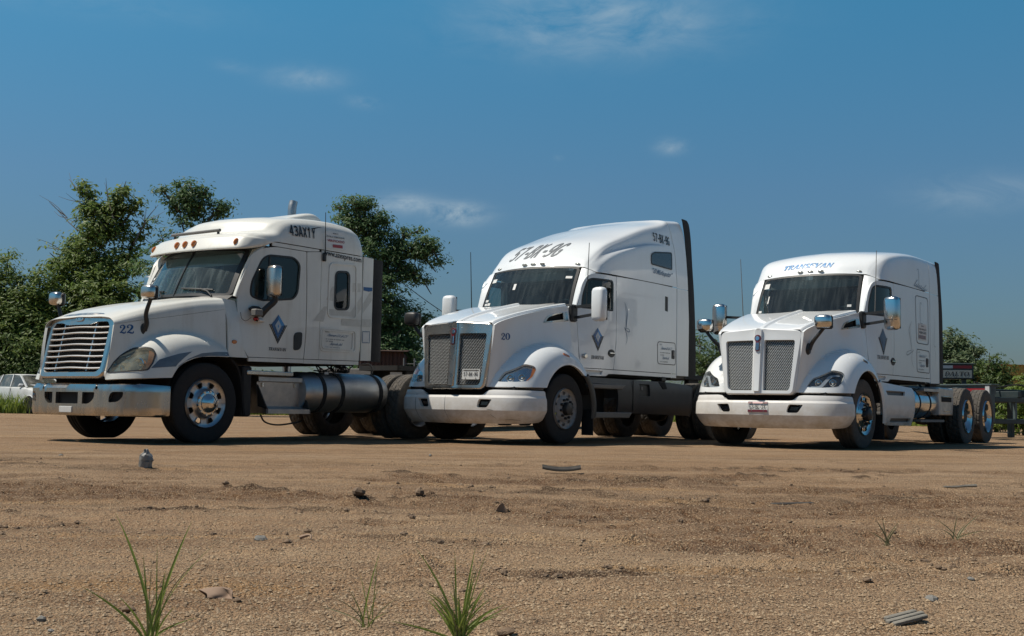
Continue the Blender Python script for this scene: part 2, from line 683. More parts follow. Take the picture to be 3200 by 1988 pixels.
def box_geo(lo, hi, bev=0.0):
    """box with chamfered edges"""
    lo, hi = np.asarray(lo, float), np.asarray(hi, float)
    b = min(bev, *(0.45 * (hi - lo)))
    if b <= 0:
        V = [(x, y, z) for x in (lo[0], hi[0]) for y in (lo[1], hi[1]) for z in (lo[2], hi[2])]
        return np.array(V), [(0, 1, 3, 2), (4, 6, 7, 5), (0, 4, 5, 1), (2, 3, 7, 6), (0, 2, 6, 4), (1, 5, 7, 3)]
    # stack of four rounded rectangles in z
    V, F = [], []
    def rect(d, z):
        x0, x1, y0, y1 = lo[0] + d, hi[0] - d, lo[1] + d, hi[1] - d
        return [(x0 + b, y0, z), (x1 - b, y0, z), (x1, y0 + b, z), (x1, y1 - b, z), (x1 - b, y1, z), (x0 + b, y1, z), (x0, y1 - b, z), (x0, y0 + b, z)]
    V = rect(b, lo[2]) + rect(0, lo[2] + b) + rect(0, hi[2] - b) + rect(b, hi[2])
    V = np.array(V, float)
    F = gridf(4, 8, closed_v=True)
    F += [tuple(range(8))[::-1], tuple(range(24, 32))]
    return V, F


def box(name, lo, hi, m, parent=None, bev=0.01, **k):
    V, F = box_geo(lo, hi, bev)
    return obj(name, V, F, m, parent, **k)


def bar_geo(a, b, w, h, up=(0, 0, 1)):
    """straight bar of rectangular section from a to b"""
    a, b = np.asarray(a, float), np.asarray(b, float)
    t = (b - a) / np.linalg.norm(b - a)
    s = np.cross(t, np.asarray(up, float))
    s /= np.linalg.norm(s)
    u = np.cross(s, t)
    V = [p + s * w * i / 2 + u * h * j / 2 for p in (a, b) for i, j in ((-1, -1), (1, -1), (1, 1), (-1, 1))]
    return np.array(V), [(0, 1, 2, 3)[::-1], (4, 5, 6, 7), (0, 1, 5, 4), (1, 2, 6, 5), (2, 3, 7, 6), (3, 0, 4, 7)]


def lathe_geo(prof, n=48, axis='y', c=(0, 0, 0)):
    """revolve (radius, along-axis) pairs"""
    prof = np.asarray(prof, float)
    th = np.linspace(0, 2 * np.pi, n, endpoint=False)
    k = len(prof)
    V = np.zeros((k, n, 3))
    r, h = prof[:, 0][:, None], prof[:, 1][:, None]
    ca, sa = np.cos(th)[None], np.sin(th)[None]
    if axis == 'y':
        V[..., 0], V[..., 1], V[..., 2] = r * ca, h + 0 * ca, r * sa
    elif axis == 'x':
        V[..., 0], V[..., 1], V[..., 2] = h + 0 * ca, r * ca, r * sa
    else:
        V[..., 0], V[..., 1], V[..., 2] = r * ca, r * sa, h + 0 * ca
    return V.reshape(-1, 3) + np.asarray(c, float), gridf(k, n, closed_v=True)


def prism_geo(outline, f, d0, d1, bev=0.0):
    """closed 2d outline swept between two depths; f(u, v, d) -> xyz arrays; bev rounds the d1 rim"""
    P = np.asarray(outline, float)
    k = len(P)
    rings = [(0.0, d0), (0.0, d1)] if bev <= 0 else [(0.0, d0), (0.0, d1 - np.sign(d1 - d0) * bev), (bev * .3, d1 - np.sign(d1 - d0) * bev * .3), (bev, d1)]
    V, F = [], []
    for ins, d in rings:
        Q = inset(P, ins) if ins else P
        V.append(f(Q[:, 0], Q[:, 1], np.full(k, d)))
    F = gridf(len(rings), k, closed_v=True)
    V2, T, L = tri2d(inset(P, rings[-1][0]) if rings[-1][0] else P, (), 1e9)
    n = len(rings) * k
    V.append(f(V2[:, 0], V2[:, 1], np.full(len(V2), d1)))
    F += [tuple(i + n for i in t) for t in T]
    n += len(V2)
    V2, T, L = tri2d(P, (), 1e9)
    V.append(f(V2[:, 0], V2[:, 1], np.full(len(V2), d0)))
    F += [tuple(i + n for i in t[::-1]) for t in T]
    return np.concatenate(V), F


def sideplane(y):
    return lambda u, v, d: np.stack([u, y + d, v], 1)


def frontplane(x):
    return lambda u, v, d: np.stack([x + d, u, v], 1)


def smax(a, b, k):
    return .5 * (a + b + np.sqrt((a - b) ** 2 + k * k))


def smoothstep(a, b, x):
    t = np.clip((x - a) / (b - a), 0, 1)
    return t * t * (3 - 2 * t)


# ---------------------------------------------------------------- lettering
TXT = {}


def subdiv(VF, n):
    """split every triangle in four, n times, so lettering can follow a curved panel"""
    V, F = VF
    for _ in range(n):
        V = V.tolist()
        mid, G = {}, []
        for f in F:
            f = list(f)
            tris = [(f[0], f[i], f[i + 1]) for i in range(1, len(f) - 1)]
            for t in tris:
                m = []
                for a, b in ((t[0], t[1]), (t[1], t[2]), (t[2], t[0])):
                    k = (min(a, b), max(a, b))
                    if k not in mid:
                        mid[k] = len(V)
                        V.append([(V[a][0] + V[b][0]) / 2, (V[a][1] + V[b][1]) / 2])
                    m.append(mid[k])
                G += [(t[0], m[0], m[2]), (m[0], t[1], m[1]), (m[2], m[1], t[2]), tuple(m)]
        V, F = np.array(V), G
    return V, F


def text2d(body, bold=.02):
    """triangles of a line of built-in lettering scaled to the unit box"""
    if body not in TXT:
        c = bpy.data.curves.new('lettering', 'FONT')
        c.body = body
        c.resolution_u = 3
        c.offset = bold
        o = bpy.data.objects.new('lettering', c)
        COL.objects.link(o)
        bpy.context.view_layer.update()
        me = o.to_mesh()
        V = np.array([v.co[:2] for v in me.vertices])
        F = [tuple(p.vertices) for p in me.polygons]
        o.to_mesh_clear()
        bpy.data.objects.remove(o)
        bpy.data.curves.remove(c)
        V = (V - V.min(0)) / (V.max(0) - V.min(0))
        TXT[body] = (V, F)
    return TXT[body]


def ribbon2d(P, w):
    """pen stroke along P with widths w"""
    P = np.asarray(P, float)
    W = np.full(len(P), w, float) if not hasattr(w, '__len__') else np.asarray(w, float)
    T = np.gradient(P, axis=0)
    T /= (np.linalg.norm(T, axis=1, keepdims=True) + 1e-12)
    N = np.stack([-T[:, 1], T[:, 0]], 1)
    V = np.vstack([P + N * W[:, None] / 2, P - N * W[:, None] / 2])
    k = len(P)
    return V, [(i, i + 1, k + i + 1, k + i) for i in range(k - 1)]


class Ink:
    def __init__(s):
        s.V, s.F, s.n = [], [], 0

    def add(s, V, F):
        s.V.append(np.asarray(V, float))
        s.F += [tuple(i + s.n for i in f) for f in F]
        s.n += len(V)
        return s

    def stroke(s, P, w, smooth=0):
        P = np.asarray(P, float)
        if smooth:
            if hasattr(w, '__len__'):
                w = np.interp(np.linspace(0, 1, smooth), np.linspace(0, 1, len(w)), w)
            P = crv(P, smooth)
        elif not hasattr(w, '__len__'):
            w = np.full(len(P), w)
        elif len(w) != len(P):
            w = np.interp(np.linspace(0, 1, len(P)), np.linspace(0, 1, len(w)), w)
        return s.add(*ribbon2d(P, w))

    def poly(s, P):
        V, T, L = tri2d(P, (), 1e9)
        return s.add(V, T)

    def get(s):
        return np.concatenate(s.V), s.F


def serif_digits(txt):
    """bold old-style numerals drawn with a broad pen, unit height"""
    ink = Ink()
    x = 0.0
    for ch in txt:
        if ch == '2':
            ink.stroke([(x + .10, .70), (x + .14, .86), (x + .32, .96), (x + .52, .86), (x + .54, .66), (x + .40, .44), (x + .20, .22), (x + .07, .08)], [.10, .09, .08, .17, .20, .15, .09, .07], 26)
            th = np.linspace(0, 2 * np.pi, 14, endpoint=False)
            ink.poly(np.stack([x + .15 + .10 * np.cos(th), .70 + .10 * np.sin(th)], 1))
            ink.stroke([(x + .05, .08), (x + .25, .13), (x + .45, .05), (x + .60, .08), (x + .64, .26)], [.09, .17, .17, .12, .04], 16)
            x += .72
        else:
            th = np.linspace(0, 2 * np.pi, 40)
            P = np.stack([x + .32 + .23 * np.cos(th), .48 + .46 * np.sin(th)], 1)
            ink.stroke(P, .07 + .13 * np.abs(np.cos(th)) ** 1.5)
            x += .72
    V, F = ink.get()
    lo, hi = V.min(0), V.max(0)
    return (V - lo) / (hi - lo), F


def serif_word(word, slant=0.25, weight=1.0):
    """thick-and-thin roman capitals with serifs, slanted, in the unit box"""
    G = {
        'T': ([('l', .30, 0, .30, .92, .16), ('l', 0, .96, .60, .96, .07), ('l', .03, .96, .03, .76, .05), ('l', .57, .96, .57, .76, .05), ('l', .16, .03, .44, .03, .05)], .66),
        'R': ([('l', .14, 0, .14, 1, .15), ('c', [(.14, .96), (.42, .95), (.52, .76), (.42, .55), (.16, .52)], [.06, .08, .15, .08, .06]), ('l', .30, .52, .56, .0, .14), ('l', 0, .03, .28, .03, .05), ('l', .48, .03, .66, .03, .05), ('l', 0, .97, .16, .97, .05)], .68),
        'A': ([('l', .08, 0, .32, 1, .06), ('l', .32, 1, .56, 0, .15), ('l', .16, .34, .46, .34, .06), ('l', 0, .03, .18, .03, .05), ('l', .44, .03, .70, .03, .05)], .70),
        'N': ([('l', .10, 0, .10, 1, .06), ('l', .10, .98, .54, .02, .15), ('l', .54, 0, .54, 1, .06), ('l', 0, .03, .20, .03, .05), ('l', .44, .97, .64, .97, .05), ('l', 0, .97, .14, .97, .05)], .70),
        'S': ([('c', [(.46, .76), (.40, .94), (.22, .95), (.10, .80), (.16, .62), (.36, .44), (.44, .24), (.30, .05), (.12, .06), (.04, .26)], [.05, .06, .10, .13, .15, .16, .13, .08, .06, .05])], .56),
        'E': ([('l', .13, 0, .13, 1, .15), ('l', 0, .97, .50, .97, .06), ('l', .10, .52, .40, .52, .06), ('l', 0, .03, .52, .03, .06), ('l', .50, 1, .50, .78, .05), ('l', .52, 0, .52, .24, .05), ('l', .40, .62, .40, .42, .05)], .60),
        'V': ([('l', .08, 1, .32, 0, .15), ('l', .32, 0, .56, 1, .06), ('l', 0, .97, .22, .97, .05), ('l', .44, .97, .66, .97, .05)], .66),
        'D': ([('l', .14, 0, .14, 1, .15), ('c', [(.12, .96), (.44, .92), (.56, .5), (.44, .08), (.12, .04)], [.06, .09, .16, .09, .06])], .68),
        'L': ([('l', .14, 0, .14, 1, .15), ('l', 0, .04, .50, .04, .07), ('l', .50, 0, .50, .28, .05), ('l', 0, .97, .28, .97, .05)], .58),
        'O': ([('c', [(.32, .96), (.10, .80), (.08, .50), (.12, .18), (.32, .04), (.54, .18), (.57, .50), (.54, .82), (.32, .96)], [.07, .14, .17, .14, .07, .14, .17, .14, .07])], .68),
    }
    ink = Ink()
    x = 0.0
    for ch in word:
        st, adv = G[ch]
        for s in st:
            if s[0] == 'l':
                ink.stroke([(x + s[1], s[2]), (x + s[3], s[4])], max(s[5], .07) * weight)
            else:
                ink.stroke([(x + a, b) for a, b in s[1]], [max(q_, .07) * weight for q_ in s[2]], 18)
        x += adv
    V, F = ink.get()
    V[:, 0] += V[:, 1] * slant
    lo, hi = V.min(0), V.max(0)
    return (V - lo) / (hi - lo), F


BLOCK = {
    '5': [('l', [(.50, .92), (.14, .92), (.12, .52)]), ('c', [(.11, .52), (.28, .62), (.46, .54), (.52, .32), (.42, .12), (.24, .07), (.08, .18)])],
    '7': [('l', [(.05, .92), (.54, .92), (.24, .0)])],
    '9': [('c', [(.52, .70), (.42, .92), (.22, .93), (.09, .72), (.18, .48), (.36, .46), (.51, .62)]), ('c', [(.52, .70), (.52, .42), (.44, .16), (.26, .06), (.09, .14)])],
    '6': [('c', [(.08, .30), (.18, .08), (.38, .07), (.51, .28), (.42, .52), (.24, .54), (.09, .38)]), ('c', [(.08, .30), (.08, .58), (.16, .84), (.34, .94), (.51, .86)])],
    '4': [('l', [(.42, 0), (.42, .96), (.06, .30), (.58, .30)])],
    '3': [('c', [(.08, .80), (.26, .93), (.47, .82), (.45, .60), (.24, .52)]), ('c', [(.24, .52), (.48, .44), (.52, .22), (.32, .06), (.07, .18)])],
    '1': [('l', [(.10, .74), (.32, .94), (.32, 0)])],
    '2': [('c', [(.08, .74), (.16, .92), (.38, .94), (.51, .74), (.40, .46), (.20, .24), (.09, .08)]), ('l', [(.06, .08), (.55, .08)])],
    'B': [('l', [(.13, 0), (.13, 1)]), ('c', [(.12, .93), (.38, .92), (.47, .74), (.38, .56), (.12, .53)]), ('c', [(.12, .53), (.42, .50), (.53, .28), (.40, .08), (.12, .07)])],
    'K': [('l', [(.13, 0), (.13, 1)]), ('l', [(.54, 1), (.13, .42)]), ('l', [(.26, .58), (.56, 0)])],
    'G': [('c', [(.51, .78), (.38, .93), (.20, .90), (.08, .66), (.08, .34), (.20, .10), (.38, .07), (.51, .22)]), ('l', [(.51, .12), (.51, .46), (.32, .46)])],
    'A': [('l', [(.04, 0), (.30, .98), (.56, 0)]), ('l', [(.12, .30), (.48, .30)])],
    'X': [('l', [(.05, 0), (.55, 1)]), ('l', [(.05, 1), (.55, 0)])],
    'Y': [('l', [(.05, 1), (.30, .48), (.55, 1)]), ('l', [(.30, .52), (.30, 0)])],
    'L': [('l', [(.13, 1), (.13, .07), (.54, .07)])],
    '-': [('l', [(.10, .44), (.40, .44)])]}


def block_word(word, w=.16):
    """bold condensed sign-writer's capitals in the unit box"""
    ink = Ink()
    x = 0.0
    for ch in word:
        for k, P in BLOCK[ch]:
            P = [(x + a, b) for a, b in P]
            if k == 'c':
                ink.stroke(P, w, 20)
            else:
                for a, b in zip(P[:-1], P[1:]):
                    a, b = np.array(a), np.array(b)
                    e = (b - a) / np.linalg.norm(b - a) * w * .42
                    q = np.array([a - e * (len(P) > 2 and tuple(a) != tuple(P[0])), b + e * (len(P) > 2 and tuple(b) != tuple(P[-1]))])
                    ink.stroke([q[0] * (1 - t) + q[1] * t for t in np.linspace(0, 1, 6)], w)
        x += .50 if ch == '-' else .70
    V, F = ink.get()
    lo, hi = V.min(0), V.max(0)
    return (V - lo) / (hi - lo), F


def script_word(n, seed, up=(0, 3)):
    """running handwriting: joined loops (illegible at this size in the photograph)"""
    rnd = random.Random(seed)
    ink = Ink()
    P = []
    for i in range(n):
        h = (1.0 if i in up else rnd.uniform(.35, .6))
        P += [(i, .05 + rnd.uniform(0, .08)), (i + .45, h), (i + .25, h * .95), (i + .5, .1)]
    ink.stroke(P, [.10, .16] * 20, n * 14)
    V, F = ink.get()
    V[:, 0] += V[:, 1] * .5
    lo, hi = V.min(0), V.max(0)
    return (V - lo) / (hi - lo), F


def decal(name, VF, surf, m, parent, box4, lift=0.004, nsign=1, **k):
    """lay unit-box lettering VF on surf inside the quad box4 = (bl, br, tr, tl)"""
    V, F = VF
    bl, br, tr, tl = (np.asarray(p, float) for p in box4)
    u, v = V[:, 0][:, None], V[:, 1][:, None]
    Q = bl * (1 - u) * (1 - v) + br * u * (1 - v) + tr * u * v + tl * (1 - u) * v
    N = surf_normal(surf, Q[:, 0], Q[:, 1]) * nsign
    return obj(name, surf(Q[:, 0], Q[:, 1]) + N * lift, F, m, parent, sharp=None, **k)


def quadbox(x0, z0, x1, z1, dz=0.0):
    return ((x0, z0), (x1, z0 + dz), (x1, z1 + dz), (x0, z1))
# ================================================================ wheels


def tyre_geo(R=.51, W=.28, rin=.29, n=72, drive=False, dirty=False):
    """tyre of revolution about y, outer face at +y; ribs or blocks cut into the tread; flat where it meets the ground"""
    hw = W / 2
    side = [(rin, hw * .80), (rin + .02, hw * .93), (rin + .06, hw * 1.0), (rin + .12, hw * 1.0), (R - .06, hw * .97), (R - .025, hw * .93), (R - .008, hw * .86)]
    ys = np.linspace(hw * .80, -hw * .80, 21)
    tread = []
    for i, y in enumerate(ys):
        groove = (i in (4, 5, 9, 11, 15, 16)) if not drive else (i in (3, 10, 17))
        tread.append((R - (.012 if groove else 0) - .004 * (y / hw) ** 2, y))
    prof = side + tread + [(r, -y) for r, y in side[::-1]]
    n = 144 if drive else n
    V, F = lathe_geo(prof, n, 'y')
    if drive:
        V = V.reshape(len(prof), n, 3)
        for i in range(len(side), len(side) + len(tread)):
            k = i - len(side)
            for j in range(n):
                ph = (j + (2 if k < 10 else 0) + (k % 10) // 3) % 6
                if ph == 0 and k not in (3, 10, 17):
                    V[i, j, 0] *= (R - .014) / R
                    V[i, j, 2] *= (R - .014) / R
        V = V.reshape(-1, 3)
    return V, F


def disc(name, prof, holes, m, parent, res=.02, r0=.0, r1=.3, rib=.0):
    """pressed wheel disc: depth = prof(r), real hand holes; unrolled about the axle for cutting"""
    K = .24
    rr, dd = np.array(prof)[:, 0], np.array(prof)[:, 1]
    def surf(u, v):
        th = u / K
        return np.stack([v * np.cos(th), np.interp(v, rr, dd), v * np.sin(th)], 1)
    L = 2 * np.pi * K
    out = [(0, r0), (L, r0), (L, r1), (0, r1)]
    hs = []
    for th0, rc, wid, hgt, rd in holes:
        u0 = (th0 % (2 * np.pi)) * K
        hw = wid / 2 * K / rc
        hs.append(rounded([(u0 - hw * .85, rc - hgt / 2), (u0 + hw * .85, rc - hgt / 2), (u0 + hw, rc + hgt / 2), (u0 - hw, rc + hgt / 2)], rd, 4))
    V, F = panel_geo(surf, out, hs, res, .02, 0, 1)
    o = obj(name, V, F, m, parent, sharp=40)
    return o


def make_wheel(truck, name, x, y, side, z, R, rim_r, style, front=True, tyre_mat='rubber', W=.28, drive=False, label=None):
    """wheel > tyre, rim, hub; side = +1 for the truck's left"""
    w = empty(name)
    w.parent = truck
    w.location = (x, -y if FLIP else y, z)
    if label:
        w['label'] = label
    V, F = tyre_geo(R, W, rim_r - .012, drive=drive)
    V = V * np.array([1, side, 1])
    V[:, 2] = np.maximum(V[:, 2], -z + .004)
    obj('tyre', V, F, tyre_mat, w, sharp=30)
    s = side
    h = W / 2
    k = rim_r / .305

    def lz(prof, n=40):
        P = np.array(prof, float)
        P[:, 0] *= k
        P[:, 1] = h + P[:, 1]
        V, F = lathe_geo(P, n, 'y')
        return V * np.array([1, s, 1]), F
    if style == 'alloy':                    # polished steer wheel with eight hand holes and a domed hub cover
        disc_prof = [(0, .03), (.10, .03), (.155, .028), (.168, -.012), (.19, -.03), (.265, -.028), (.285, -.02), (.305, .0)]
        holes = [(2 * np.pi * (i + .5) / 8, .228, .078, .062, .014) for i in range(8)]
        hub = [(.155, .03), (.15, .052), (.145, .056), (.118, .056), (.114, .07), (.11, .072), (.085, .105), (.05, .128), (.0, .135)]
    elif style == 'steel':                  # painted steel disc, ten round holes, open black hub
        disc_prof = [(0, .01), (.10, .01), (.165, .008), (.18, -.004), (.20, -.03), (.255, -.034), (.275, -.03), (.285, -.01), (.305, .0)]
        holes = [(2 * np.pi * (i + .5) / 10, .233, .046, .046, .022) for i in range(10)]
        hub = [(.10, .0), (.098, .05), (.09, .075), (.06, .085), (.0, .085)]
    elif style == 'mirror_alloy':
        disc_prof = [(0, .02), (.10, .02), (.16, .018), (.172, -.015), (.195, -.035), (.262, -.03), (.285, -.022), (.305, .0)]
        holes = [(2 * np.pi * (i + .5) / 8, .228, .07, .058, .014) for i in range(8)]
        hub = [(.105, .01), (.10, .06), (.09, .082), (.05, .10), (.0, .105)]
    else:                                   # outer dual: deep dish
        disc_prof = [(0, -.15), (.10, -.15), (.17, -.155), (.235, -.165), (.255, -.14), (.262, -.03), (.285, -.018), (.305, .0)]
        holes = [(2 * np.pi * (i + .5) / 8, .205, .05, .04, .012) for i in range(8)]
        hub = [(.12, -.15), (.115, -.06), (.10, -.035), (.0, -.03)]
    rm = {'alloy': 'wheel_alloy', 'steel': 'wheel_steel', 'mirror_alloy': 'bright_chrome', 'dual': 'wheel_alloy', 'dual_chrome': 'bright_chrome'}[style]
    hm = {'alloy': 'bright_chrome', 'steel': 'black_plastic', 'mirror_alloy': 'black_plastic', 'dual': 'wheel_steel', 'dual_chrome': 'frame_black'}[style]
    P = [(r * k, h + d) for r, d in disc_prof]
    sv = FLIP
    K = .24
    rr, dd = np.array(P)[:, 0], np.array(P)[:, 1]

    def surf(u, v):
        th = u / K
        return np.stack([v * np.cos(th), s * np.interp(v, rr, dd), v * np.sin(th)], 1)
    L = 2 * np.pi * K
    hs = []
    for th0, rc, wid, hgt, rd in holes:
        u0 = (th0 % (2 * np.pi)) * K
        rc, wid, hgt = rc * k, wid * k, hgt * k
        hw = wid / 2 * K / rc
        hs.append(rounded([(u0 - hw * .8, rc - hgt / 2), (u0 + hw * .8, rc - hgt / 2), (u0 + hw, rc + hgt / 2), (u0 - hw, rc + hgt / 2)], rd, 4))
    V, F = panel_geo(surf, [(0, .03), (L, .03), (L, rim_r), (0, rim_r)], hs, .022, .018, 0, -s)
    rb = MB().add(V, F)
    rb.add(*lz([(.305, .0), (.309, -.008), (.305, -.02), (.283, -.028), (.27, -.12), (.27, -2 * h + .02)]))
    rb.out('rim', rm, w, sharp=40)
    hb = MB().add(*lz(hub, 30))
    lug_h = {'alloy': .062, 'steel': .05, 'mirror_alloy': .06, 'dual': -.10, 'dual_chrome': -.10}[style]
    base = {'alloy': .02, 'steel': .0, 'mirror_alloy': .01, 'dual': -.16, 'dual_chrome': -.16}[style]
    tip = .35 if style == 'steel' else .8
    for i in range(10):
        a = 2 * np.pi * i / 10 + .15
        V, F = lathe_geo([(.019, h + base), (.019, h + lug_h - .012), (.019 * tip, h + lug_h), (0, h + lug_h)], 8, 'y', (.143 * k * math.cos(a), 0, .143 * k * math.sin(a)))
        hb.add(V * np.array([1, s, 1]), F)
    hb.out('hub', hm, w, sharp=40)
    return w


def axle_set(truck, xs, z, R, rim_r, style, tyre_mat='rubber', drive=True):
    for x in xs:
        for s in (1, -1):
            make_wheel(truck, 'dual_wheel', x, s * 1.07, s, z, R, rim_r, style, tyre_mat=tyre_mat, W=.27, drive=drive)
            V, F = tyre_geo(R, .27, rim_r - .012, drive=drive)
            V = V * np.array([1, s, 1])
            V[:, 2] = np.maximum(V[:, 2], -z + .004)
            V += np.array([x, s * .745, z])
            t = obj('inner_tyre', V, F, tyre_mat, truck, sharp=30)
        tb = MB().add(*lathe_geo([(.0, -.62), (.07, -.62), (.075, -.2), (.17, -.12), (.19, 0), (.17, .12), (.075, .2), (.07, .62), (.0, .62)], 16, 'y', (x, 0, z)))
        tb.out('axle', 'frame_black', truck)


def chassis(truck, x0, x1, zt=.98):
    """ladder frame, crossmembers, fifth wheel"""
    for s in (1, -1):
        b = MB()
        b.add(*box_geo((x0, s * .43 - .005, zt - .27), (x1, s * .43 + .005, zt), 0))
        b.add(*box_geo((x0, s * .43 - s * .04 - .04, zt - .27), (x1, s * .43, zt - .262), 0))
        b.add(*box_geo((x0, s * .43 - s * .04 - .04, zt - .008), (x1, s * .43, zt), 0))
        b.out('frame_rail', 'frame_black', truck)
    for x in np.arange(x0 + .5, x1, 1.0):
        box('crossmember', (x - .05, -.42, zt - .22), (x + .05, .42, zt - .05), 'frame_black', truck, .01)
    box('engine_block', (x0 + .3, -.36, .52), (x0 + 1.9, .36, 1.1), 'frame_black', truck, .06)


def fifth_wheel(truck, x, z=1.0):
    b = MB()
    o = rounded([(x - .45, -.45), (x + .25, -.45), (x + .55, -.25), (x + .55, -.07), (x + .1, -.04), (x + .1, .04), (x + .55, .07), (x + .55, .25), (x + .25, .45), (x - .45, .45)], .05, 4)
    b.add(*prism_geo(o, lambda u, v, d: np.stack([u, v, z + d], 1), .08, .16))
    b.add(*box_geo((x - .2, -.4, z - .05), (x + .2, -.3, z + .09), .01))
    b.add(*box_geo((x - .2, .3, z - .05), (x + .2, .4, z + .09), .01))
    b.out('fifth_wheel', 'frame_black', truck)


def mirror_shape(truck, name, c, sx, sy, sz, m, back='black_plastic', yaw=0.0, facing=1, label=None):
    """door mirror shell: rounded tall box, glass on the rear face"""
    n = 20
    th = np.linspace(0, 2 * np.pi, n, endpoint=False)
    G = []
    for t, k in ((0, .55), (.04, .86), (.12, .98), (.5, 1.0), (.88, .98), (.96, .86), (1, .55)):
        e = 2 / 3.6
        px = np.sign(np.cos(th)) * np.abs(np.cos(th)) ** e * sx / 2 * k
        py = np.sign(np.sin(th)) * np.abs(np.sin(th)) ** e * sy / 2 * k
        px = np.where(px > 0, px * .45, px)
        G.append(np.stack([px, py, np.full(n, (t - .5) * sz)], 1))
    G = np.array(G)
    V = G.reshape(-1, 3)
    F = gridf(7, n, closed_v=True) + [tuple(range(n))[::-1], tuple(range(6 * n, 7 * n))]
    ca, sa = math.cos(yaw), math.sin(yaw)
    Rm = np.array([[ca, -sa, 0], [sa, ca, 0], [0, 0, 1]])
    c = np.asarray(c, float)
    o = obj(name, V @ Rm.T + c, F, m, truck, sharp=50, label=label)
    gl = np.array([(sx * .20, -sy * .42, -sz * .45), (sx * .20, sy * .42, -sz * .45), (sx * .20, sy * .42, sz * .45), (sx * .20, -sy * .42, sz * .45)])
    V2, F2 = box_geo((sx * .16, -sy * .46, -sz * .46), (sx * .26, sy * .46, sz * .46), .012)
    obj('mirror_frame', V2 @ Rm.T + c, F2, back, o)
    V3, F3 = box_geo((sx * .255, -sy * .40, -sz * .42), (sx * .268, sy * .40, sz * .42), .0)
    obj('mirror_glass', V3 @ Rm.T + c, F3, 'bright_chrome', o)
    return o


def antenna(truck, base, h, lean=(0, 0), r=.006, m='black_plastic'):
    b = np.asarray(base, float)
    P = np.array([b + np.array([lean[0] * t, lean[1] * t, h * t]) for t in np.linspace(0, 1, 8)])
    tube('antenna', P, np.linspace(r, r * .6, 8), m, truck, 6)


def diamond_logo(truck, surf, c, w, h, tone=1.0, silver='ink_silver', nsign=-1):
    """company emblem: faceted blue diamond above nested chevrons; c = centre of the diamond's left/right corners"""
    cx, cz = c
    def m(P):
        return [(cx + a * w, cz + b * h) for a, b in P]
    def put(name, P, mm, lift):
        V, T, L = tri2d(m(P), (), 1e9)
        N = surf_normal(surf, V[:, 0], V[:, 1]) * nsign
        return obj(name, surf(V[:, 0], V[:, 1]) + N * lift, T, mm, truck, sharp=None)
    put('emblem', [(0, .40), (.34, .06), (0, -.42), (-.34, .06)], 'ink_blue' if tone else 'ink_grey_blue', .004)
    for pts, mm in (([(0, .40), (.34, .06), (.17, .03), (0, .22)], 'ink_light_blue'), ([(0, .40), (-.34, .06), (-.17, .03), (0, .22)], 'ink_blue'),
                    ([(0, .22), (.17, .03), (.04, .0), (0, .08)], silver), ([(0, .22), (-.17, .03), (-.04, .0), (0, .08)], 'ink_silver'),
                    ([(-.17, .03), (0, -.22), (0, -.06), (-.04, .0)], silver), ([(.17, .03), (0, -.22), (0, -.06), (.04, .0)], 'ink_silver'), ([(0, .08), (.04, 0), (0, -.06), (-.04, 0)], 'ink_light_blue')):
        put('emblem_facet', pts, mm if tone else 'ink_grey_blue', .006)
    for k, t in ((.40, .035), (.475, .03)):
        put('emblem_chevron', [(-k, .06), (-k + t * 1.6, .06), (0, -.42 - (k - .40) * 1.05 - .02), (k - t * 1.6, .06), (k, .06), (0, -.50 - (k - .40) * 1.3)], 'ink_black', .005)


def marker_lights(truck, pts, m, w=.07, h=.03, d=.03, normal=(-.8, 0, .6)):
    n = np.asarray(normal, float)
    n /= np.linalg.norm(n)
    for p in pts:
        th = np.linspace(0, 2 * np.pi, 14, endpoint=False)
        b = np.cross(n, (0, 1, 0))
        b /= np.linalg.norm(b)
        a = np.cross(b, n)
        rings = []
        for k, dd in ((1.0, -.01), (1.0, .3), (.8, .75), (.45, .98), (.01, 1.0)):
            rings.append(np.asarray(p) + (np.cos(th) * w / 2 * k)[:, None] * a + (np.sin(th) * h / 2 * k)[:, None] * b + n * d * dd)
        V = np.concatenate(rings)
        obj('marker_light', V, gridf(5, 14, closed_v=True), m, truck)
# ================================================================ the two aerodynamic trucks


def t6_hood_y(x, z):
    t = np.clip((x + 1.08) / 1.45, 0, 1)
    top = .635 + .285 * t ** .8
    mid = .60 + .415 * t ** .72
    low = .535 + .48 * t ** .7
    ze = 1.64 + .36 * t
    w = np.clip((z - .8) / (ze - .8), 0, 1.1)
    return low * (w - .55) * (w - 1) / .55 + mid * w * (w - 1) / (-.2475) + top * w * (w - .55) / .45


def t6_side_y(x, z):
    """left side of hood and wing: wing bulge blended over the hood side"""
    dx, dz = x, z - .50
    rho = np.hypot(dx, dz)
    th = np.degrees(np.arctan2(dz, dx))
    a = np.interp(th, [0, 30, 60, 90, 110, 130, 150, 170, 190], [.80, .81, .86, .93, .98, 1.04, 1.09, 1.11, 1.12])
    yin = np.interp(th, [0, 30, 60, 90, 120, 150, 175], [1.06, 1.05, .99, .92, .76, .58, .50])
    q = np.clip((rho - .64) / (a - .64), 0, 1)
    yf = yin + (1.215 - yin) * np.maximum(1 - q ** 2.3, 0) ** (1 / 2.1) + .012 * smoothstep(.70, .66, rho)
    return smax(t6_hood_y(x, z), yf - .02, .035)


def t6_ze(x):
    return 1.655 + .375 * np.clip((np.asarray(x, float) + 1.085) / 1.43, 0, 1) ** .72


def t6_u(x):
    return np.sqrt(np.maximum(np.asarray(x, float) + 1.098, 0))


def t6_surf(s):
    def f(u, v):
        x = -1.098 + u * np.abs(u)
        return np.stack([x, s * t6_side_y(x, v), v], 1)
    return f


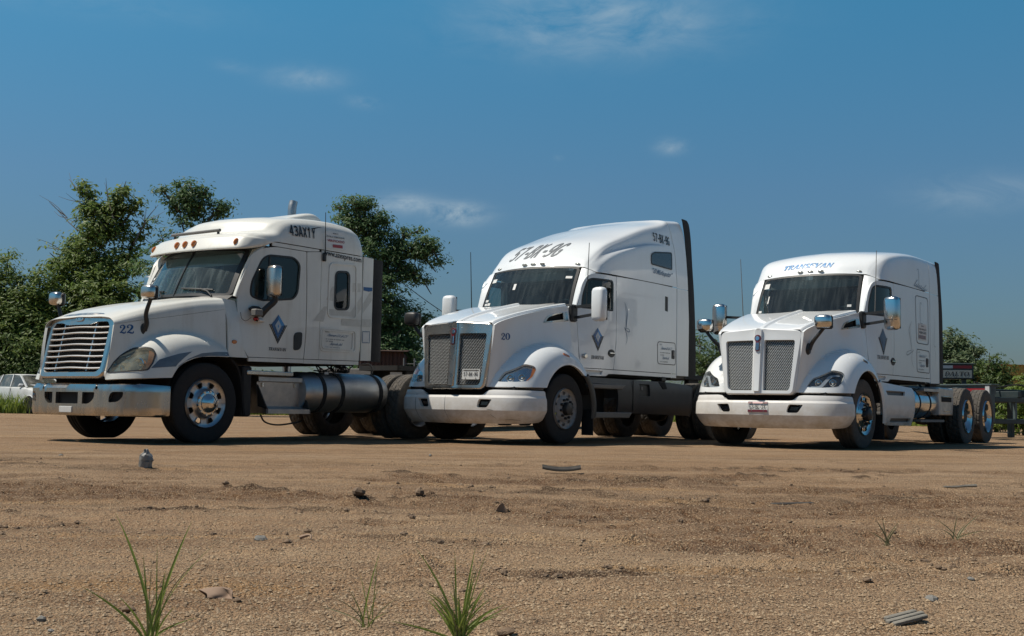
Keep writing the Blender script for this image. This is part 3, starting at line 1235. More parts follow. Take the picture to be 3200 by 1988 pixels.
T6_PLAN = np.array([(-.57, 1.215), (-.75, 1.20), (-.93, 1.115), (-1.06, .93), (-1.13, .68), (-1.175, .36), (-1.19, 0)])
T6_PLAN = np.vstack([T6_PLAN, T6_PLAN[:-1][::-1] * np.array([1, -1])])
_bp = crv(T6_PLAN, 200)
_bl = np.concatenate([[0], np.cumsum(np.linalg.norm(np.diff(_bp, axis=0), axis=1))])
T6_BL = _bl[-1]


def t6_bump(u, v):
    """bumper skin: u along the plan curve from the left end (0) to the right end, v = height"""
    x, y = np.interp(u, _bl, _bp[:, 0]), np.interp(u, _bl, _bp[:, 1])
    e = .01
    tx = np.interp(u + e, _bl, _bp[:, 0]) - np.interp(u - e, _bl, _bp[:, 0])
    ty = np.interp(u + e, _bl, _bp[:, 1]) - np.interp(u - e, _bl, _bp[:, 1])
    l = np.hypot(tx, ty) + 1e-9
    nx, ny = ty / l, -tx / l          # outward
    d = np.interp(v, [.26, .30, .36, .46, .475, .60, .645, .66, .72, .76], [.17, .115, .06, .0, -.004, .0, .006, .022, .03, .05])
    return np.stack([x - nx * d, y - ny * d, v], 1)


def t6_bu(y, left=True):
    """arc parameter of the plan curve at lateral position y"""
    i = np.argmin(np.abs(_bp[:, 1] - y) + 0 * _bl)
    return _bl[i]


def cab_y(x, z):
    """cab and sleeper side"""
    amt = np.interp(z, [1.15, 1.5, 2.0, 2.7], [.075, .10, .165, .165])
    return 1.078 - amt * smoothstep(1.35, .40, x) ** 1.2


def cab_surf(s):
    return lambda u, v: np.stack([u, s * cab_y(u, v), v], 1)


def ws_surf(p):
    """windshield: u across (metres at mid height), v up the slope; p = bottom and top rails"""
    (xb0, xb1, yb, zb0, zb1), (xt0, xt1, yt, zt0, zt1) = p

    def f(u, v):
        ys = yb + (yt - yb) * v
        q = np.abs(u) / .85
        y = u / .85 * ys
        x = (xb0 + (xb1 - xb0) * q ** 2.3) * (1 - v) + (xt0 + (xt1 - xt0) * q ** 2.3) * v
        z = (zb0 + (zb1 - zb0) * q ** 2) * (1 - v) + (zt0 + (zt1 - zt0) * q ** 2) * v
        return np.stack([x - .02 * np.sin(np.pi * np.clip(v, 0, 1)), y, z], 1)
    return f


def both(fn):
    for s in (1, -1):
        fn(s)


def loft_half(st, nu, nv):
    """mirror half stations (outer edge -> centre line) into a full sheet"""
    C = np.array(st, float)
    A = np.stack([crv(C[i], nv) for i in range(len(C))])
    G = np.stack([crv(A[:, j], nu) for j in range(nv)], 1)
    Rr = G[:, ::-1][:, 1:] * np.array([1, -1, 1])
    return np.concatenate([G, Rr], 1)


def script_strokes(truck, surf, P, w, m, nsign=1, n=40):
    ink = Ink().stroke(P, w, n)
    V, F = ink.get()
    N = surf_normal(surf, V[:, 0], V[:, 1]) * nsign
    obj('pinstripe', surf(V[:, 0], V[:, 1]) + N * .004, F, m, truck, sharp=None)


def frame_line(truck, name, surf, outline, w, m, nsign=1, lift=.004):
    o = resample(outline, .05)
    V, F = ring_strip(surf, o, inset(o, w), lift, nsign)
    return obj(name, V, F, m, truck, sharp=None)


def build_t6(cfg):
    global FLIP
    FLIP = True
    hi = cfg['high']
    T = empty('semi_truck', cfg['loc'], cfg['yaw'], cfg['label'], 'truck', 'white semi trucks parked side by side')
    W = 'white_paint'
    xr = cfg['xr']                      # rear of the sleeper body
    # ---------- chassis and wheels
    chassis(T, -.7, 7.0)
    zf = cfg['hub']
    for s in (1, -1):
        make_wheel(T, 'front_wheel', 0, s * (1.125 + .02 - .14), s, zf, cfg['R'], cfg['rim'], cfg['wheel'], tyre_mat=cfg['front_tyre'])
        tb = tube('spindle', [(0, s * .95, zf), (0, s * .3, zf - .05)], .06, 'frame_black', T)
    tube('front_axle', [(0, -.9, zf - .08), (0, -.6, zf - .14), (0, .6, zf - .14), (0, .9, zf - .08)], .06, 'frame_black', T)
    axle_set(T, cfg['axles'], .49, .51, .305, cfg['dual'], cfg['rear_tyre'])
    fifth_wheel(T, cfg['axles'][0] + .66)
    # ---------- hood sides with wheel arches
    arch = [(.635 * math.cos(rad(a)), .50 + .635 * math.sin(rad(a))) for a in np.linspace(151.8, 52, 22)]
    hl = cfg['headlight']
    vent = rounded([(-.20, 1.735), (-.12, 1.845), (.09, 1.905), (.325, 1.935), (.325, 1.80)], [.02, .05, .05, .015, .015])

    def side(s):
        sf = t6_surf(s)
        top = [(x, float(t6_ze(x))) for x in np.linspace(.345, -1.085, 20)]
        out = [(-1.085, .795)] + [(-.57, .795)] + arch + [(.47, .985), (.575, 1.03), (.60, 1.10), (.56, 1.20), (.50, 1.30), (.42, 1.38), (.35, 1.46)] + top
        out = np.array([(t6_u(x), z) for x, z in out])
        holes = [np.array([(t6_u(x), z) for x, z in rounded(hl, .02, 4)])] + [np.array([(t6_u(x), z) for x, z in vent])]
        panel('hood_side', sf, out, W, T, holes, .026, .04, nsign=-s, sharp=50)
        # headlight: housing, lamps, lens
        ho = np.array([(t6_u(x), z) for x, z in rounded(hl, .02, 4)])
        V, F = panel_geo(sf, inset(ho, .003), (), .04, .05, -.05, -s)
        h = obj('headlight', V, F, 'lamp_black' if cfg['dark_lamps'] else 'lamp_reflector', T)
        for (lx, lz_, rr) in cfg['lamps']:
            p = sf(np.array([t6_u(lx)]), np.array([lz_]))[0]
            n = surf_normal(sf, np.array([t6_u(lx)]), np.array([lz_]))[0] * -s
            p = p - n * .05
            d = np.array([-.93, .36 * s, 0.0])
            a = np.cross(d, (0, 0, 1.0))
            rings = []
            th = np.linspace(0, 2 * np.pi, 18, endpoint=False)
            for k, dd in ((1.0, -.02), (1.0, .03), (.82, .033), (.78, .012), (.6, .0), (.45, .02), (.01, .03)):
                rings.append(p + (np.cos(th) * rr * k)[:, None] * a + (np.sin(th) * rr * k)[:, None] * np.array([0, 0, 1.0]) + d * dd)
            obj('lamp', np.concatenate(rings), gridf(7, 18, closed_v=True), 'lamp_reflector', h)
        if cfg['dark_lamps']:
            for path in cfg['drl']:
                ink = Ink().stroke([(t6_u(x), z) for x, z in path], .022, 20)
                V, F = ink.get()
                N = surf_normal(sf, V[:, 0], V[:, 1]) * -s
                obj('light_strip', sf(V[:, 0], V[:, 1]) - N * .02, F, 'ink_silver', h, sharp=None)
        else:
            am = np.array([(t6_u(x), z) for x, z in rounded(cfg['amber'], .012, 3)])
            V, F = panel_geo(sf, am, (), .04, .02, -.018, -s)
            obj('turn_signal', V, F, 'amber_lens', h)
        V, F = panel_geo(sf, inset(ho, .002), (), .035, .012, .003, -s)
        obj('headlight_lens', V, F, 'lens_glass', h)
        # side vent with bright trim
        vo = np.array([(t6_u(x), z) for x, z in vent])
        V, F = panel_geo(sf, vo, (), .05, 0, -.035, -s)
        v = obj('hood_vent', V, F, 'black_gap', T)
        inner = inset(vo, .018)
        inner[:, 0] = np.minimum(inner[:, 0], t6_u(.22))
        V, F = panel_geo(sf, vo, [inner], .05, .02, .006, -s)
        obj('vent_trim', V, F, 'chrome', v)
        # gap line between wing and bumper, inner arch liner
        V, F = [], []
        G = np.array([[(.62 * math.cos(rad(a)), s * y, .50 + .62 * math.sin(rad(a))) for y in (1.17, .9, .6)] for a in np.linspace(165, 20, 20)])
        grid_obj('wheel_arch_liner', G, 'black_gap', T)
        ml = np.array([(-.02, 1.285), (.06, 1.25)])
        V, F = panel_geo(sf, np.array([(t6_u(x), z) for x, z in rounded([(-.10, 1.275), (-.09, 1.305), (.03, 1.275), (.045, 1.245)], .008)]), (), .03, .012, .008, -s)
        obj('side_marker', V, F, 'amber_lens' if not cfg['dark_lamps'] else 'grey_plastic', T)
    both(side)
    # ---------- hood top
    st = []
    for x in (-1.085, -1.03, -.85, -.55, -.2, .1, .345):
        t = (x + 1.085) / 1.43
        ze = float(t6_ze(x))
        ye = float(t6_hood_y(np.array([x]), np.array([ze]))[0])
        dz = .035 + .03 * t
        drop = .0 if x > -1.04 else .0
        zc = 1.705 + .385 * max(t, 0) ** .75
        st.append([(x, ye, ze), (x, ye - .012, ze + .022), (x, ye - .05, ze + .04), (x - .0, ye * .6, ze + (zc - ze) * .62), (x, .10, zc - .012), (x, .055, zc - .004), (x, .035, zc + .014), (x, 0, zc + .018)])
    G = loft_half(st, 36, 30)
    # rear of the hood wraps round the foot of the windshield
    k = np.clip((G[..., 0] + .2) / .545, 0, 1) ** 2
    G[..., 0] += k * .16 * np.clip(np.abs(G[..., 1]) / .9, 0, 1) ** 2 * 0
    hood = grid_obj('hood', G, W, T, -.01, sharp=40)
    # cowl between hood and windshield
    G = np.array([[(.36, y, 2.01 - .05 * (abs(y) / .9) ** 2 + .055 * (1 - (abs(y) / .92) ** 2)) for y in np.linspace(-.90, .90, 15)],
                  [(.50 + .10 * (abs(y) / .93) ** 2, y, 2.055) for y in np.linspace(-.93, .93, 15)]])
    grid_obj('cowl', G, 'black_plastic', T, .02)
    # panel lines on the hood top
    hg = gridsurf(G)
    for P in ([(.04, .055), (.20, .045), (.40, .03)], [(.96, .055), (.80, .045), (.60, .03)], [(.14, .20), (.22, .15), (.36, .135), (.44, .135)], [(.86, .20), (.78, .15), (.64, .135), (.56, .135)], [(.56, .40), (.60, .34), (.66, .34), (.69, .40), (.67, .47)]):
        V, F = Ink().stroke(P, .006, 30).get()
        N = surf_normal(hg, V[:, 0], V[:, 1])
        obj('hood_seam', hg(V[:, 0], V[:, 1]) + N * .003, F, 'ink_faded', hood, sharp=None)
    # ---------- grille: surround with two openings, woven inserts, centre bar and badge
    gm = 'chrome' if cfg['chrome_grille'] else W

    def gx(y, z):
        return -1.075 - .075 * np.clip((1.66 - z) / .9, 0, 1) - .045 * (1 - (np.abs(y) / .63) ** 2) - .022 * np.exp(-(y / .07) ** 2)

    def gf(u, v, d):
        return np.stack([gx(u, v) + d, u, v], 1)
    gsurf = lambda u, v: np.stack([gx(u, v), u, v], 1)
    outer = np.array([(-.50, .755), (-.545, .80), (-.60, 1.25), (-.645, 1.60), (-.638, 1.655), (-.59, 1.695), (-.3, 1.715), (0, 1.735), (.3, 1.715), (.59, 1.695), (.638, 1.655), (.645, 1.60), (.60, 1.25), (.545, .80), (.50, .755)])
    outer = rounded(outer, .03, 4)
    op = lambda s: rounded([(s * .085, .815), (s * .455, .815), (s * .485, .86), (s * .54, 1.52), (s * .525, 1.545), (s * .085, 1.55)], [.02, .03, .03, .02, .02, .02], 4)
    o2 = inset(outer, .022)
    b = MB()
    V2, Tt, L = tri2d(o2, [op(1), op(-1)], .04)
    b.add(gf(V2[:, 0], V2[:, 1], np.zeros(len(V2))), Tt)
    rs = resample(outer, .05)
    rings = [(0, .13), (0, .04), (.004, .018), (.012, .006), (.022, 0)]
    R_ = [gf(*(inset(rs, i).T if i else rs.T), np.full(len(rs), d)) for i, d in rings]
    b.add(np.concatenate(R_), gridf(5, len(rs), closed_v=True))
    for s in (1, -1):
        h = resample(op(s), .05)
        R_ = [gf(*h.T, np.full(len(h), 0.0)), gf(*inset(h, .004).T, np.full(len(h), .012)), gf(*inset(h, .006).T, np.full(len(h), .05))]
        b.add(np.concatenate(R_), gridf(3, len(h), closed_v=True))
    gr = b.out('grille', gm, T, sharp=45)
    for s in (1, -1):
        h = op(s)
        V2, Tt, L = tri2d(inset(h, -.005), (), .1)
        obj('grille_backing', gf(V2[:, 0], V2[:, 1], np.full(len(V2), .055)), Tt, 'black_gap', gr)
        mb = MB()
        hin = inset(h, .012)
        pz, py = .0215, .027
        for i, z in enumerate(np.arange(.82, 1.55, pz)):
            for y in np.arange(.09, .55, py):
                yy = y + (py / 2 if i % 2 else 0)
                if inside(np.array([[s * yy, z]]), hin)[0]:
                    c = np.array([gx(np.array([s * yy]), np.array([z]))[0] + .034, s * yy, z])
                    sl = .55 if i % 2 else .55
                    V = c + np.array([(.006, -.0135, .0065), (.006, -.0075, .0105), (-.006, .0135, -.0065), (-.006, .0075, -.0105)])
                    mb.add(V, [(0, 1, 2, 3)])
        mb.out('grille_mesh', 'mesh_metal', gr, sharp=None, kind='stuff')
    bar = prism_geo(rounded([(-.05, .80), (.05, .80), (.062, 1.70), (0, 1.735), (-.062, 1.70)], .02, 3), gf, .04, -.022, .012)
    obj('grille_bar', *bar, gm, gr)
    # shield badge
    th = np.linspace(rad(-60), rad(240), 22)
    sh = [( .052 * math.cos(a), 1.575 + .052 * math.sin(a)) for a in th] + [(-.034, 1.40), (0, 1.385), (.034, 1.40)]
    bd = obj('badge', *prism_geo(np.array(sh), gf, -.015, -.036, .005), 'badge_red', gr)
    th = np.linspace(0, 2 * np.pi, 16, endpoint=False)
    ring = np.stack([.032 * np.cos(th), 1.575 + .032 * np.sin(th)], 1)
    obj('badge_disc', *prism_geo(ring, gf, -.034, -.040, .002), 'badge_chrome', bd)
    for y in (-.018, 0, .018):
        obj('badge_stripe', *prism_geo(np.array([(y - .005, 1.405), (y + .005, 1.405), (y + .005, 1.51), (y - .005, 1.51)]), gf, -.034, -.039), 'badge_chrome', bd)
    # ---------- bumper
    mid = T6_BL / 2
    ub = lambda y: t6_bu(y)
    fog = lambda s: rounded([(mid - s * .43, .505), (mid - s * .60, .505), (mid - s * .675, .62), (mid - s * .47, .625)], [.045, .03, .012, .03], 5)
    bo = np.array([(.0, .335), (.03, .31), (.12, .30), (.5, .285), (mid, .275), (T6_BL - .5, .285), (T6_BL - .12, .30), (T6_BL - .03, .31), (T6_BL, .335), (T6_BL, .745), (mid + .68, .755), (mid + .60, .745), (mid + .53, .685), (mid + .48, .675), (mid - .48, .675), (mid - .53, .685), (mid - .60, .745), (mid - .68, .755), (0, .745)])
    bo = rounded(bo, .02, 3)
    bumper = panel('bumper', t6_bump, bo, 'white_bumper', T, [fog(1), fog(-1)], .035, .05, nsign=1, sharp=16)
    for s in (1, -1):
        f = fog(s)
        V, F = panel_geo(t6_bump, inset(f, -.01), (), .05, 0, -.06, 1)
        obj('fog_light_recess', V, F, 'black_gap', bumper)
        V, F = panel_geo(t6_bump, inset(f, .035), (), .05, .02, -.04, 1)
        obj('fog_light', V, F, 'lamp_black', bumper)
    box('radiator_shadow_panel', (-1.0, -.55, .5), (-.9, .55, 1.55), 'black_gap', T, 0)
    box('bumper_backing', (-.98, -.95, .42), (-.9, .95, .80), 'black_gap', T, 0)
    for s in (1, -1):
        bar_ = bar_geo((-.93, s * .60, .775), (-.60, s * 1.17, .775), .03, .035)
        obj('bumper_gap_strip', *bar_, 'grey_plastic', T)
    # ---------- windshield and surround
    wsp = ((.425, .585, .85, 2.045, 2.06), (.745, .885, .825, 2.695, 2.665))
    wf = ws_surf(wsp)
    wo = rounded([(-.84, .0), (.84, .0), (.825, .98), (.7, 1.0), (-.7, 1.0), (-.825, .98)], [.04, .04, .07, .02, .02, .07], 6)
    gk = MB()
    V2, Tt, L = tri2d(inset(wo, -.012), [inset(wo, .03)], .06)
    gk.add(wf(V2[:, 0], V2[:, 1]) + np.array([-.004, 0, .002]), Tt)
    V, F = panel_geo(wf, inset(wo, .0), (), .08, 0, 0, 1)
    wsd = obj('windshield', V, F, cfg['ws_mat'], T)
    gk.out('windshield_gasket', 'black_plastic', wsd)
    for s, y0 in ((1, .08), (-1, -.62)):
        P = wf(np.linspace(y0, y0 + .52, 8), np.linspace(.015, .06, 8)) + np.array([-.02, 0, .0])
        wp = tube('wiper', P, .009, 'black_plastic', wsd, 6)
        P = wf(np.array([y0 + .1, y0 + .22, y0 + .30]), np.array([-.03, .01, .035])) + np.array([-.035, 0, .0])
        tube('wiper_arm', P, .012, 'black_plastic', wp, 6)
    P_ = wf(np.array([-.74, -.55, -.55, -.74]), np.array([.05, .05, .16, .16]))
    for (u0, v0, u1, v1) in cfg['stickers']:
        q = decal('windshield_sticker', (np.array([(0, 0), (1, 0), (1, 1), (0, 1.0)]), [(0, 1, 2, 3)]), wf, 'decal_white', wsd, ((u0, v0), (u1, v0), (u1, v1), (u0, v1)), -.006)

    def pillar(s):
        rows = []
        for t in np.linspace(0, 1, 7):
            e = wf(np.array([s * .855]), np.array([t * 1.0]))[0]
            dz = 2.06 + (2.585 - 2.06) * t
            dxx = np.interp(t, [0, .5, .8, 1], [.60, .70, .80, .97])
            d = np.array([dxx, s * cab_y(np.array([dxx]), np.array([dz]))[0], dz])
            m1 = e * .72 + d * .28 + np.array([-.012, s * .035, 0])
            m2 = e * .3 + d * .7 + np.array([-.01, s * .025, 0])
            rows.append([e, m1, m2, d])
        grid_obj('windshield_pillar', cgrid(rows, 16, 12), W, T, .012)
    both(pillar)
    # ---------- cab sides: scuttle panel, door, sleeper
    win = rounded([(.69, 2.03), (.705, 2.22), (.80, 2.455), (.89, 2.495), (1.375, 2.50), (1.41, 2.46), (1.41, 2.03)], [.02, .10, .08, .06, .04, .04, .03], 5)
    door = rounded([(.60, 1.125), (1.435, 1.125), (1.505, 1.50), (1.51, 2.0), (1.50, 2.575), (.93, 2.575), (.80, 2.53), (.70, 2.40), (.62, 2.10), (.585, 1.9), (.57, 1.5)], [.0, .03, .2, .0, .02, .06, .06, .1, .1, .1, .0], 5)

    jl = [(.98, 2.585), (1.5, 2.59), (2.2, 2.60), (2.8, 2.60), (xr - .01, 2.59)]

    def cabside(s):
        sf = cab_surf(s)
        near = s > 0
        # lower scuttle between hood and door
        panel('scuttle_panel', sf, [(.355, 1.40), (.562, 1.16), (.562, 1.5), (.577, 1.9), (.61, 2.07), (.50, 2.06), (.355, 1.99)], W, T, (), .06, .03, nsign=-s)
        d = panel('door', sf, door, W, T, [win], .06, .03, nsign=-s)
        V, F = panel_geo(sf, inset(win, -.004), (), .1, 0, -.012, -s)
        wnd = obj('door_window', V, F, 'side_glass', d)
        wr = resample(win, .05)
        V, F = ring_strip(sf, inset(wr, -.008), inset(wr, .022), .002, -s)
        obj('window_seal', V, F, 'black_plastic', wnd)
        V, F = box_geo((.90, s * .985 - .012, 2.03), (.925, s * .985 + .012, 2.49), 0)
        obj('window_post', V, F, 'black_plastic', wnd)
        th = np.linspace(0, 2 * np.pi, 24, endpoint=False)
        hx, hz = cfg['handle']
        el = np.stack([hx + .105 * np.cos(th), hz + .062 * np.sin(th)], 1)
        hd = panel('door_handle', sf, el, 'black_plastic', d, (), .05, .0, .003, -s)
        V, F = box_geo((hx - .075, s * 1.085, hz - .014), (hx + .085, s * 1.105, hz + .020), .008)
        obj('handle_grip', V, F, 'bright_chrome', hd)
        # sill under the door, with the entry recess
        sill = [(.60, 1.115), (1.43, 1.115), (xr - .01, 1.115), (xr - .01, 1.055), (1.45, 1.055), (1.30, 1.05), (1.22, 1.015), (.66, 1.005)]
        sl = panel('door_sill', sf, sill, W, T, [rounded([(.70, 1.035), (1.10, 1.035), (1.14, 1.09), (.70, 1.095)], .01)], .07, .03, nsign=-s)
        V, F = panel_geo(sf, [(.69, 1.03), (1.15, 1.03), (1.15, 1.1), (.69, 1.1)], (), .1, 0, -.03, -s)
        obj('sill_recess', V, F, 'decal_white', sl)
        # sleeper side
        so = [(1.445, 1.125), (xr - .01, 1.125), (xr - .01, 2.58), (2.8, 2.588), (2.2, 2.588), (1.51, 2.578), (1.52, 2.0), (1.515, 1.5)]
        lug = rounded(cfg['lug'], .07, 6)
        holes = [lug]
        bunk = None
        if cfg.get('bunk') and near:
            bunk = rounded(cfg['bunk'], .10, 6)
            holes.append(bunk)
        if cfg.get('side_vent') and near:
            holes.append(rounded(cfg['side_vent'], .008))
        sleeper = panel('sleeper_side', sf, so, W, T, holes, .08, .03, nsign=-s)
        ld = panel('luggage_door', sf, inset(lug, .008), W, T, (), .1, .02, nsign=-s)
        if near:
            lx, lz_ = cfg['lug_handle']
            V, F = panel_geo(sf, rounded([(lx - .05, lz_ - .075), (lx + .05, lz_ - .075), (lx + .05, lz_ + .075), (lx - .05, lz_ + .075)], .02), (), .1, .01, .006, -s)
            lh = obj('luggage_door_latch', V, F, 'black_plastic', ld)
            V, F = box_geo((lx - .032, s * 1.087, lz_ - .02), (lx + .032, s * 1.096, lz_ + .055), .005)
            obj('latch_plate', V, F, 'grey_plastic', lh)
        if bunk is not None:
            panel('bunk_door', sf, inset(bunk, .010), W, T, (), .1, .02, nsign=-s)
        if cfg.get('side_vent') and near:
            V, F = panel_geo(sf, inset(rounded(cfg['side_vent'], .008), -.012), (), .1, .01, -.01, -s)
            obj('side_vent', V, F, 'black_plastic', T)
        # rear side fairing and its rubber extender
        fo = cfg['fairing']
        panel('side_fairing', sf, fo, W, T, (), .1, .02, nsign=-s)
        ex = cfg['extender']
        A = np.array(ex)
        G = []
        for (x0, x1, z) in A + np.array([0, .07, 0]):
            G.append([(x0, s * 1.075, z), (x0 + (x1 - x0) * .35, s * 1.072, z), (x0 + (x1 - x0) * .7, s * 1.062, z), (x1, s * 1.045, z)])
        grid_obj('fairing_extender', cgrid(G, 20, 8), 'rubber', T, .015)
    both(cabside)
    # dark liner behind the panel gaps
    lin = MB()
    for s in (1, -1):
        lin.add(*box_geo((.42, s * .86 - .006, 1.02), (.80, s * .86 + .006, 1.98), 0))
        lin.add(*box_geo((.80, s * .92 - .006, 1.02), (1.2, s * .92 + .006, 1.98), 0))
        lin.add(*box_geo((1.2, s * .99 - .006, 1.02), (xr - .03, s * .99 + .006, 1.98), 0))
        lin.add(*box_geo((1.47, s * 1.0 - .006, 1.98), (xr - .03, s * 1.0 + .006, 2.62), 0))
    lin.add(*box_geo((.40, -.93, 1.02), (xr - .03, .93, 1.06), 0))
    lin.add(*box_geo((.40, -.86, 1.06), (.43, .86, 1.98), 0))
    lin.out('cab_liner', 'black_gap', T, sharp=None)
    # ---------- cab interior
    box('dashboard', (.50, -.86, 1.72), (.92, .86, 2.02), 'dash_grey', T, .06)
    G = np.array([[(.50 + .05 * (y / .9) ** 2, y, 2.03), (.95, y, 2.04)] for y in np.linspace(-.85, .85, 9)])
    grid_obj('dash_top', G, 'dash_grey', T)
    for y in (.5, -.5):
        b = MB()
        b.add(*box_geo((1.12, y - .25, 1.62), (1.60, y + .25, 1.80), .06))
        b.add(*box_geo((1.50, y - .24, 1.75), (1.66, y + .24, 2.38), .06))
        b.add(*box_geo((1.52, y - .14, 2.36), (1.63, y + .14, 2.52), .04))
        b.out('seat', 'seat_grey', T)
    th = np.linspace(0, 2 * np.pi, 25)
    tube('steering_wheel', np.stack([1.02 - .10 * np.sin(th), .5 + .22 * np.cos(th), 2.0 + .19 * np.sin(th)], 1), .016, 'black_plastic', T, 6)
    box('sleeper_curtain', (2.0, -.97, 1.1), (2.03, .98, 2.65), 'seat_grey', T, 0)
    box('headliner', (.98, -.9, 2.60), (2.0, .9, 2.63), 'seat_grey', T, 0)
    V, F = box_geo((.93, -.75, 2.50), (.96, .75, 2.64), .01)
    obj('sun_visor', V, F, 'seat_grey', T)
    # ---------- roof
    G = loft_half(cfg['roof'], 44, 40)
    grid_obj('roof', G, W, T, -.01, sharp=50)
    Gr = loft_half([cfg['roof_rear'][0], cfg['roof_rear'][1]], 6, 40)
    grid_obj('roof_fairing', Gr, W, T, -.01, sharp=50)
    # rear wall
    box('sleeper_rear_wall', (xr - .04, -1.0, 1.05), (xr - .02, 1.0, cfg['wall_top']), 'white_paint', T, 0)
    tube('exhaust_stack', [(xr + .25, -.75, .9), (xr + .25, -.75, cfg['stack'])], .07, 'brushed_metal', T, 14)
    # marker lights on the brow
    for i, y in enumerate(cfg['markers']):
        pass
    marker_lights(T, cfg['markers'], 'clear_lamp' if not cfg['dark_lamps'] else 'clear_lamp', .10, .035, .028)
    # ---------- chassis side skirts, steps, tanks
    cfg['lower'](T)
    for s in (1, -1):     # rear splash guard of the front wheel
        m_ = cfg['guard']
        G = [[(.63 * math.cos(rad(a)) + ox, s * y, .50 + .63 * math.sin(rad(a)) + oz) for (y, ox, oz) in ((1.19, .0, 0), (1.205, .05, .0), (1.19, .13, .03), (1.10, .16, .04))] for a in np.linspace(50, -12, 10)]
        grid_obj('splash_guard', cgrid(G, 14, 8), m_, T, .012)
    box('mud_flap', (.66, 1.0, .12), (.68, 1.2, .5), 'rubber', T, .004)
    # ---------- mirrors
    mm = cfg['mirror_mat']
    for s in (1, -1):
        c = np.array(cfg['mirror_c']) * np.array([1, s, 1])
        if cfg['mirror_both'] or s > 0:
            mo = mirror_shape(T, 'door_mirror', c, .19, .235, .50, mm, yaw=s * .12)
            if cfg['mirror_split']:
                V, F = box_geo((-.097, -.095, -.105), (.02, .095, -.095), 0)
                obj('mirror_split_line', V + c, F, 'black_plastic', mo)
            for z0, z1 in ((2.02, 2.05), (1.86, 1.91)):
                obj('mirror_arm', *bar_geo((.50, s * .95, z0 + .0), (.52, s * 1.33, z1), .035, .04), 'black_plastic', mo)
            obj('mirror_bracket', *box_geo((.40, s * .94 - .03, 1.80), (.56, s * .94 + .045, 2.06), .02), 'black_plastic', mo)
    cfg['extras'](T, wf, gf, gsurf)
    FLIP = False
    return T
# ================================================================ truck 20 (high roof) and truck 63 (mid roof)
T6_HEAD = [(-1.03, .866), (-.99, .944), (-.951, 1.004), (-.88, 1.057), (-.776, 1.122), (-.70, 1.095), (-.692, 1.05), (-.775, .945), (-.85, .88), (-.97, .866)]


def gridsurf(G):
    """bilinear lookup on a grid: u across 0..1 (left edge to right edge), v along 0..1"""
    G = np.asarray(G)
    m, n = G.shape[:2]

    def f(u, v):
        a = np.clip(v, 0, 1) * (m - 1)
        b = np.clip(u, 0, 1) * (n - 1)
        i, j = np.minimum(a.astype(int), m - 2), np.minimum(b.astype(int), n - 2)
        s, t = (a - i)[:, None], (b - j)[:, None]
        return (G[i, j] * (1 - s) * (1 - t) + G[i + 1, j] * s * (1 - t) + G[i, j + 1] * (1 - s) * t + G[i + 1, j + 1] * s * t)
    return f


def slanted(VF, k):
    V, F = VF
    V = V.copy()
    V[:, 0] += V[:, 1] * k
    V[:, 0] = (V[:, 0] - V[:, 0].min()) / (V[:, 0].max() - V[:, 0].min())
    return V, F


def side_of(G):
    """left flank of a roof grid as a sheet over (x, z)"""
    P = np.asarray(G)[:, :np.asarray(G).shape[1] // 2].reshape(-1, 3)

    def f(u, v):
        out = np.empty((len(u), 3))
        for i in range(len(u)):
            d = (P[:, 0] - u[i]) ** 2 + (P[:, 2] - v[i]) ** 2
            k = np.argpartition(d, 7)[:7]
            A = np.stack([np.ones(7), P[k, 0] - u[i], P[k, 2] - v[i]], 1)
            w = 1 / (d[k] + 1e-4)
            c = np.linalg.lstsq(A * w[:, None], P[k, 1] * w, rcond=None)[0]
            out[i] = (u[i], c[0], v[i])
        return out
    return f


RECT = (np.array([(0, 0), (1, 0), (1, 1), (0, 1.0)]), [(0, 1, 2, 3)])


def owner_panel(T, sf, x0, x1, z0, z1, ns, ink='ink_faded'):
    """the owner's small print on the luggage door"""
    w, h = x1 - x0, z1 - z0
    def q(a, b, c, d):
        return quadbox(x0 + w * a, z0 + h * b, x0 + w * c, z0 + h * d)
    decal('small_print', text2d('R.F.C.'), sf, ink, T, q(.06, .86, .20, .93), .010, ns)
    decal('small_print', slanted(text2d('Transevan S.A. de C.V.'), .16), sf, 'ink_grey_blue', T, q(.10, .66, .86, .80), .010, ns)
    decal('small_print', text2d('-- - ----- -- ------- ---'), sf, ink, T, q(.08, .50, .70, .53), .010, ns)
    decal('small_print', text2d('C.P. 49300'), sf, ink, T, q(.08, .37, .32, .43), .010, ns)
    decal('small_print', slanted(text2d('Sayula Jal.'), .2), sf, 'ink_grey_blue', T, q(.22, .18, .66, .34), .010, ns)
    decal('small_print', text2d('NTE. 1461200004034'), sf, ink, T, q(.08, .06, .56, .11), .010, ns)


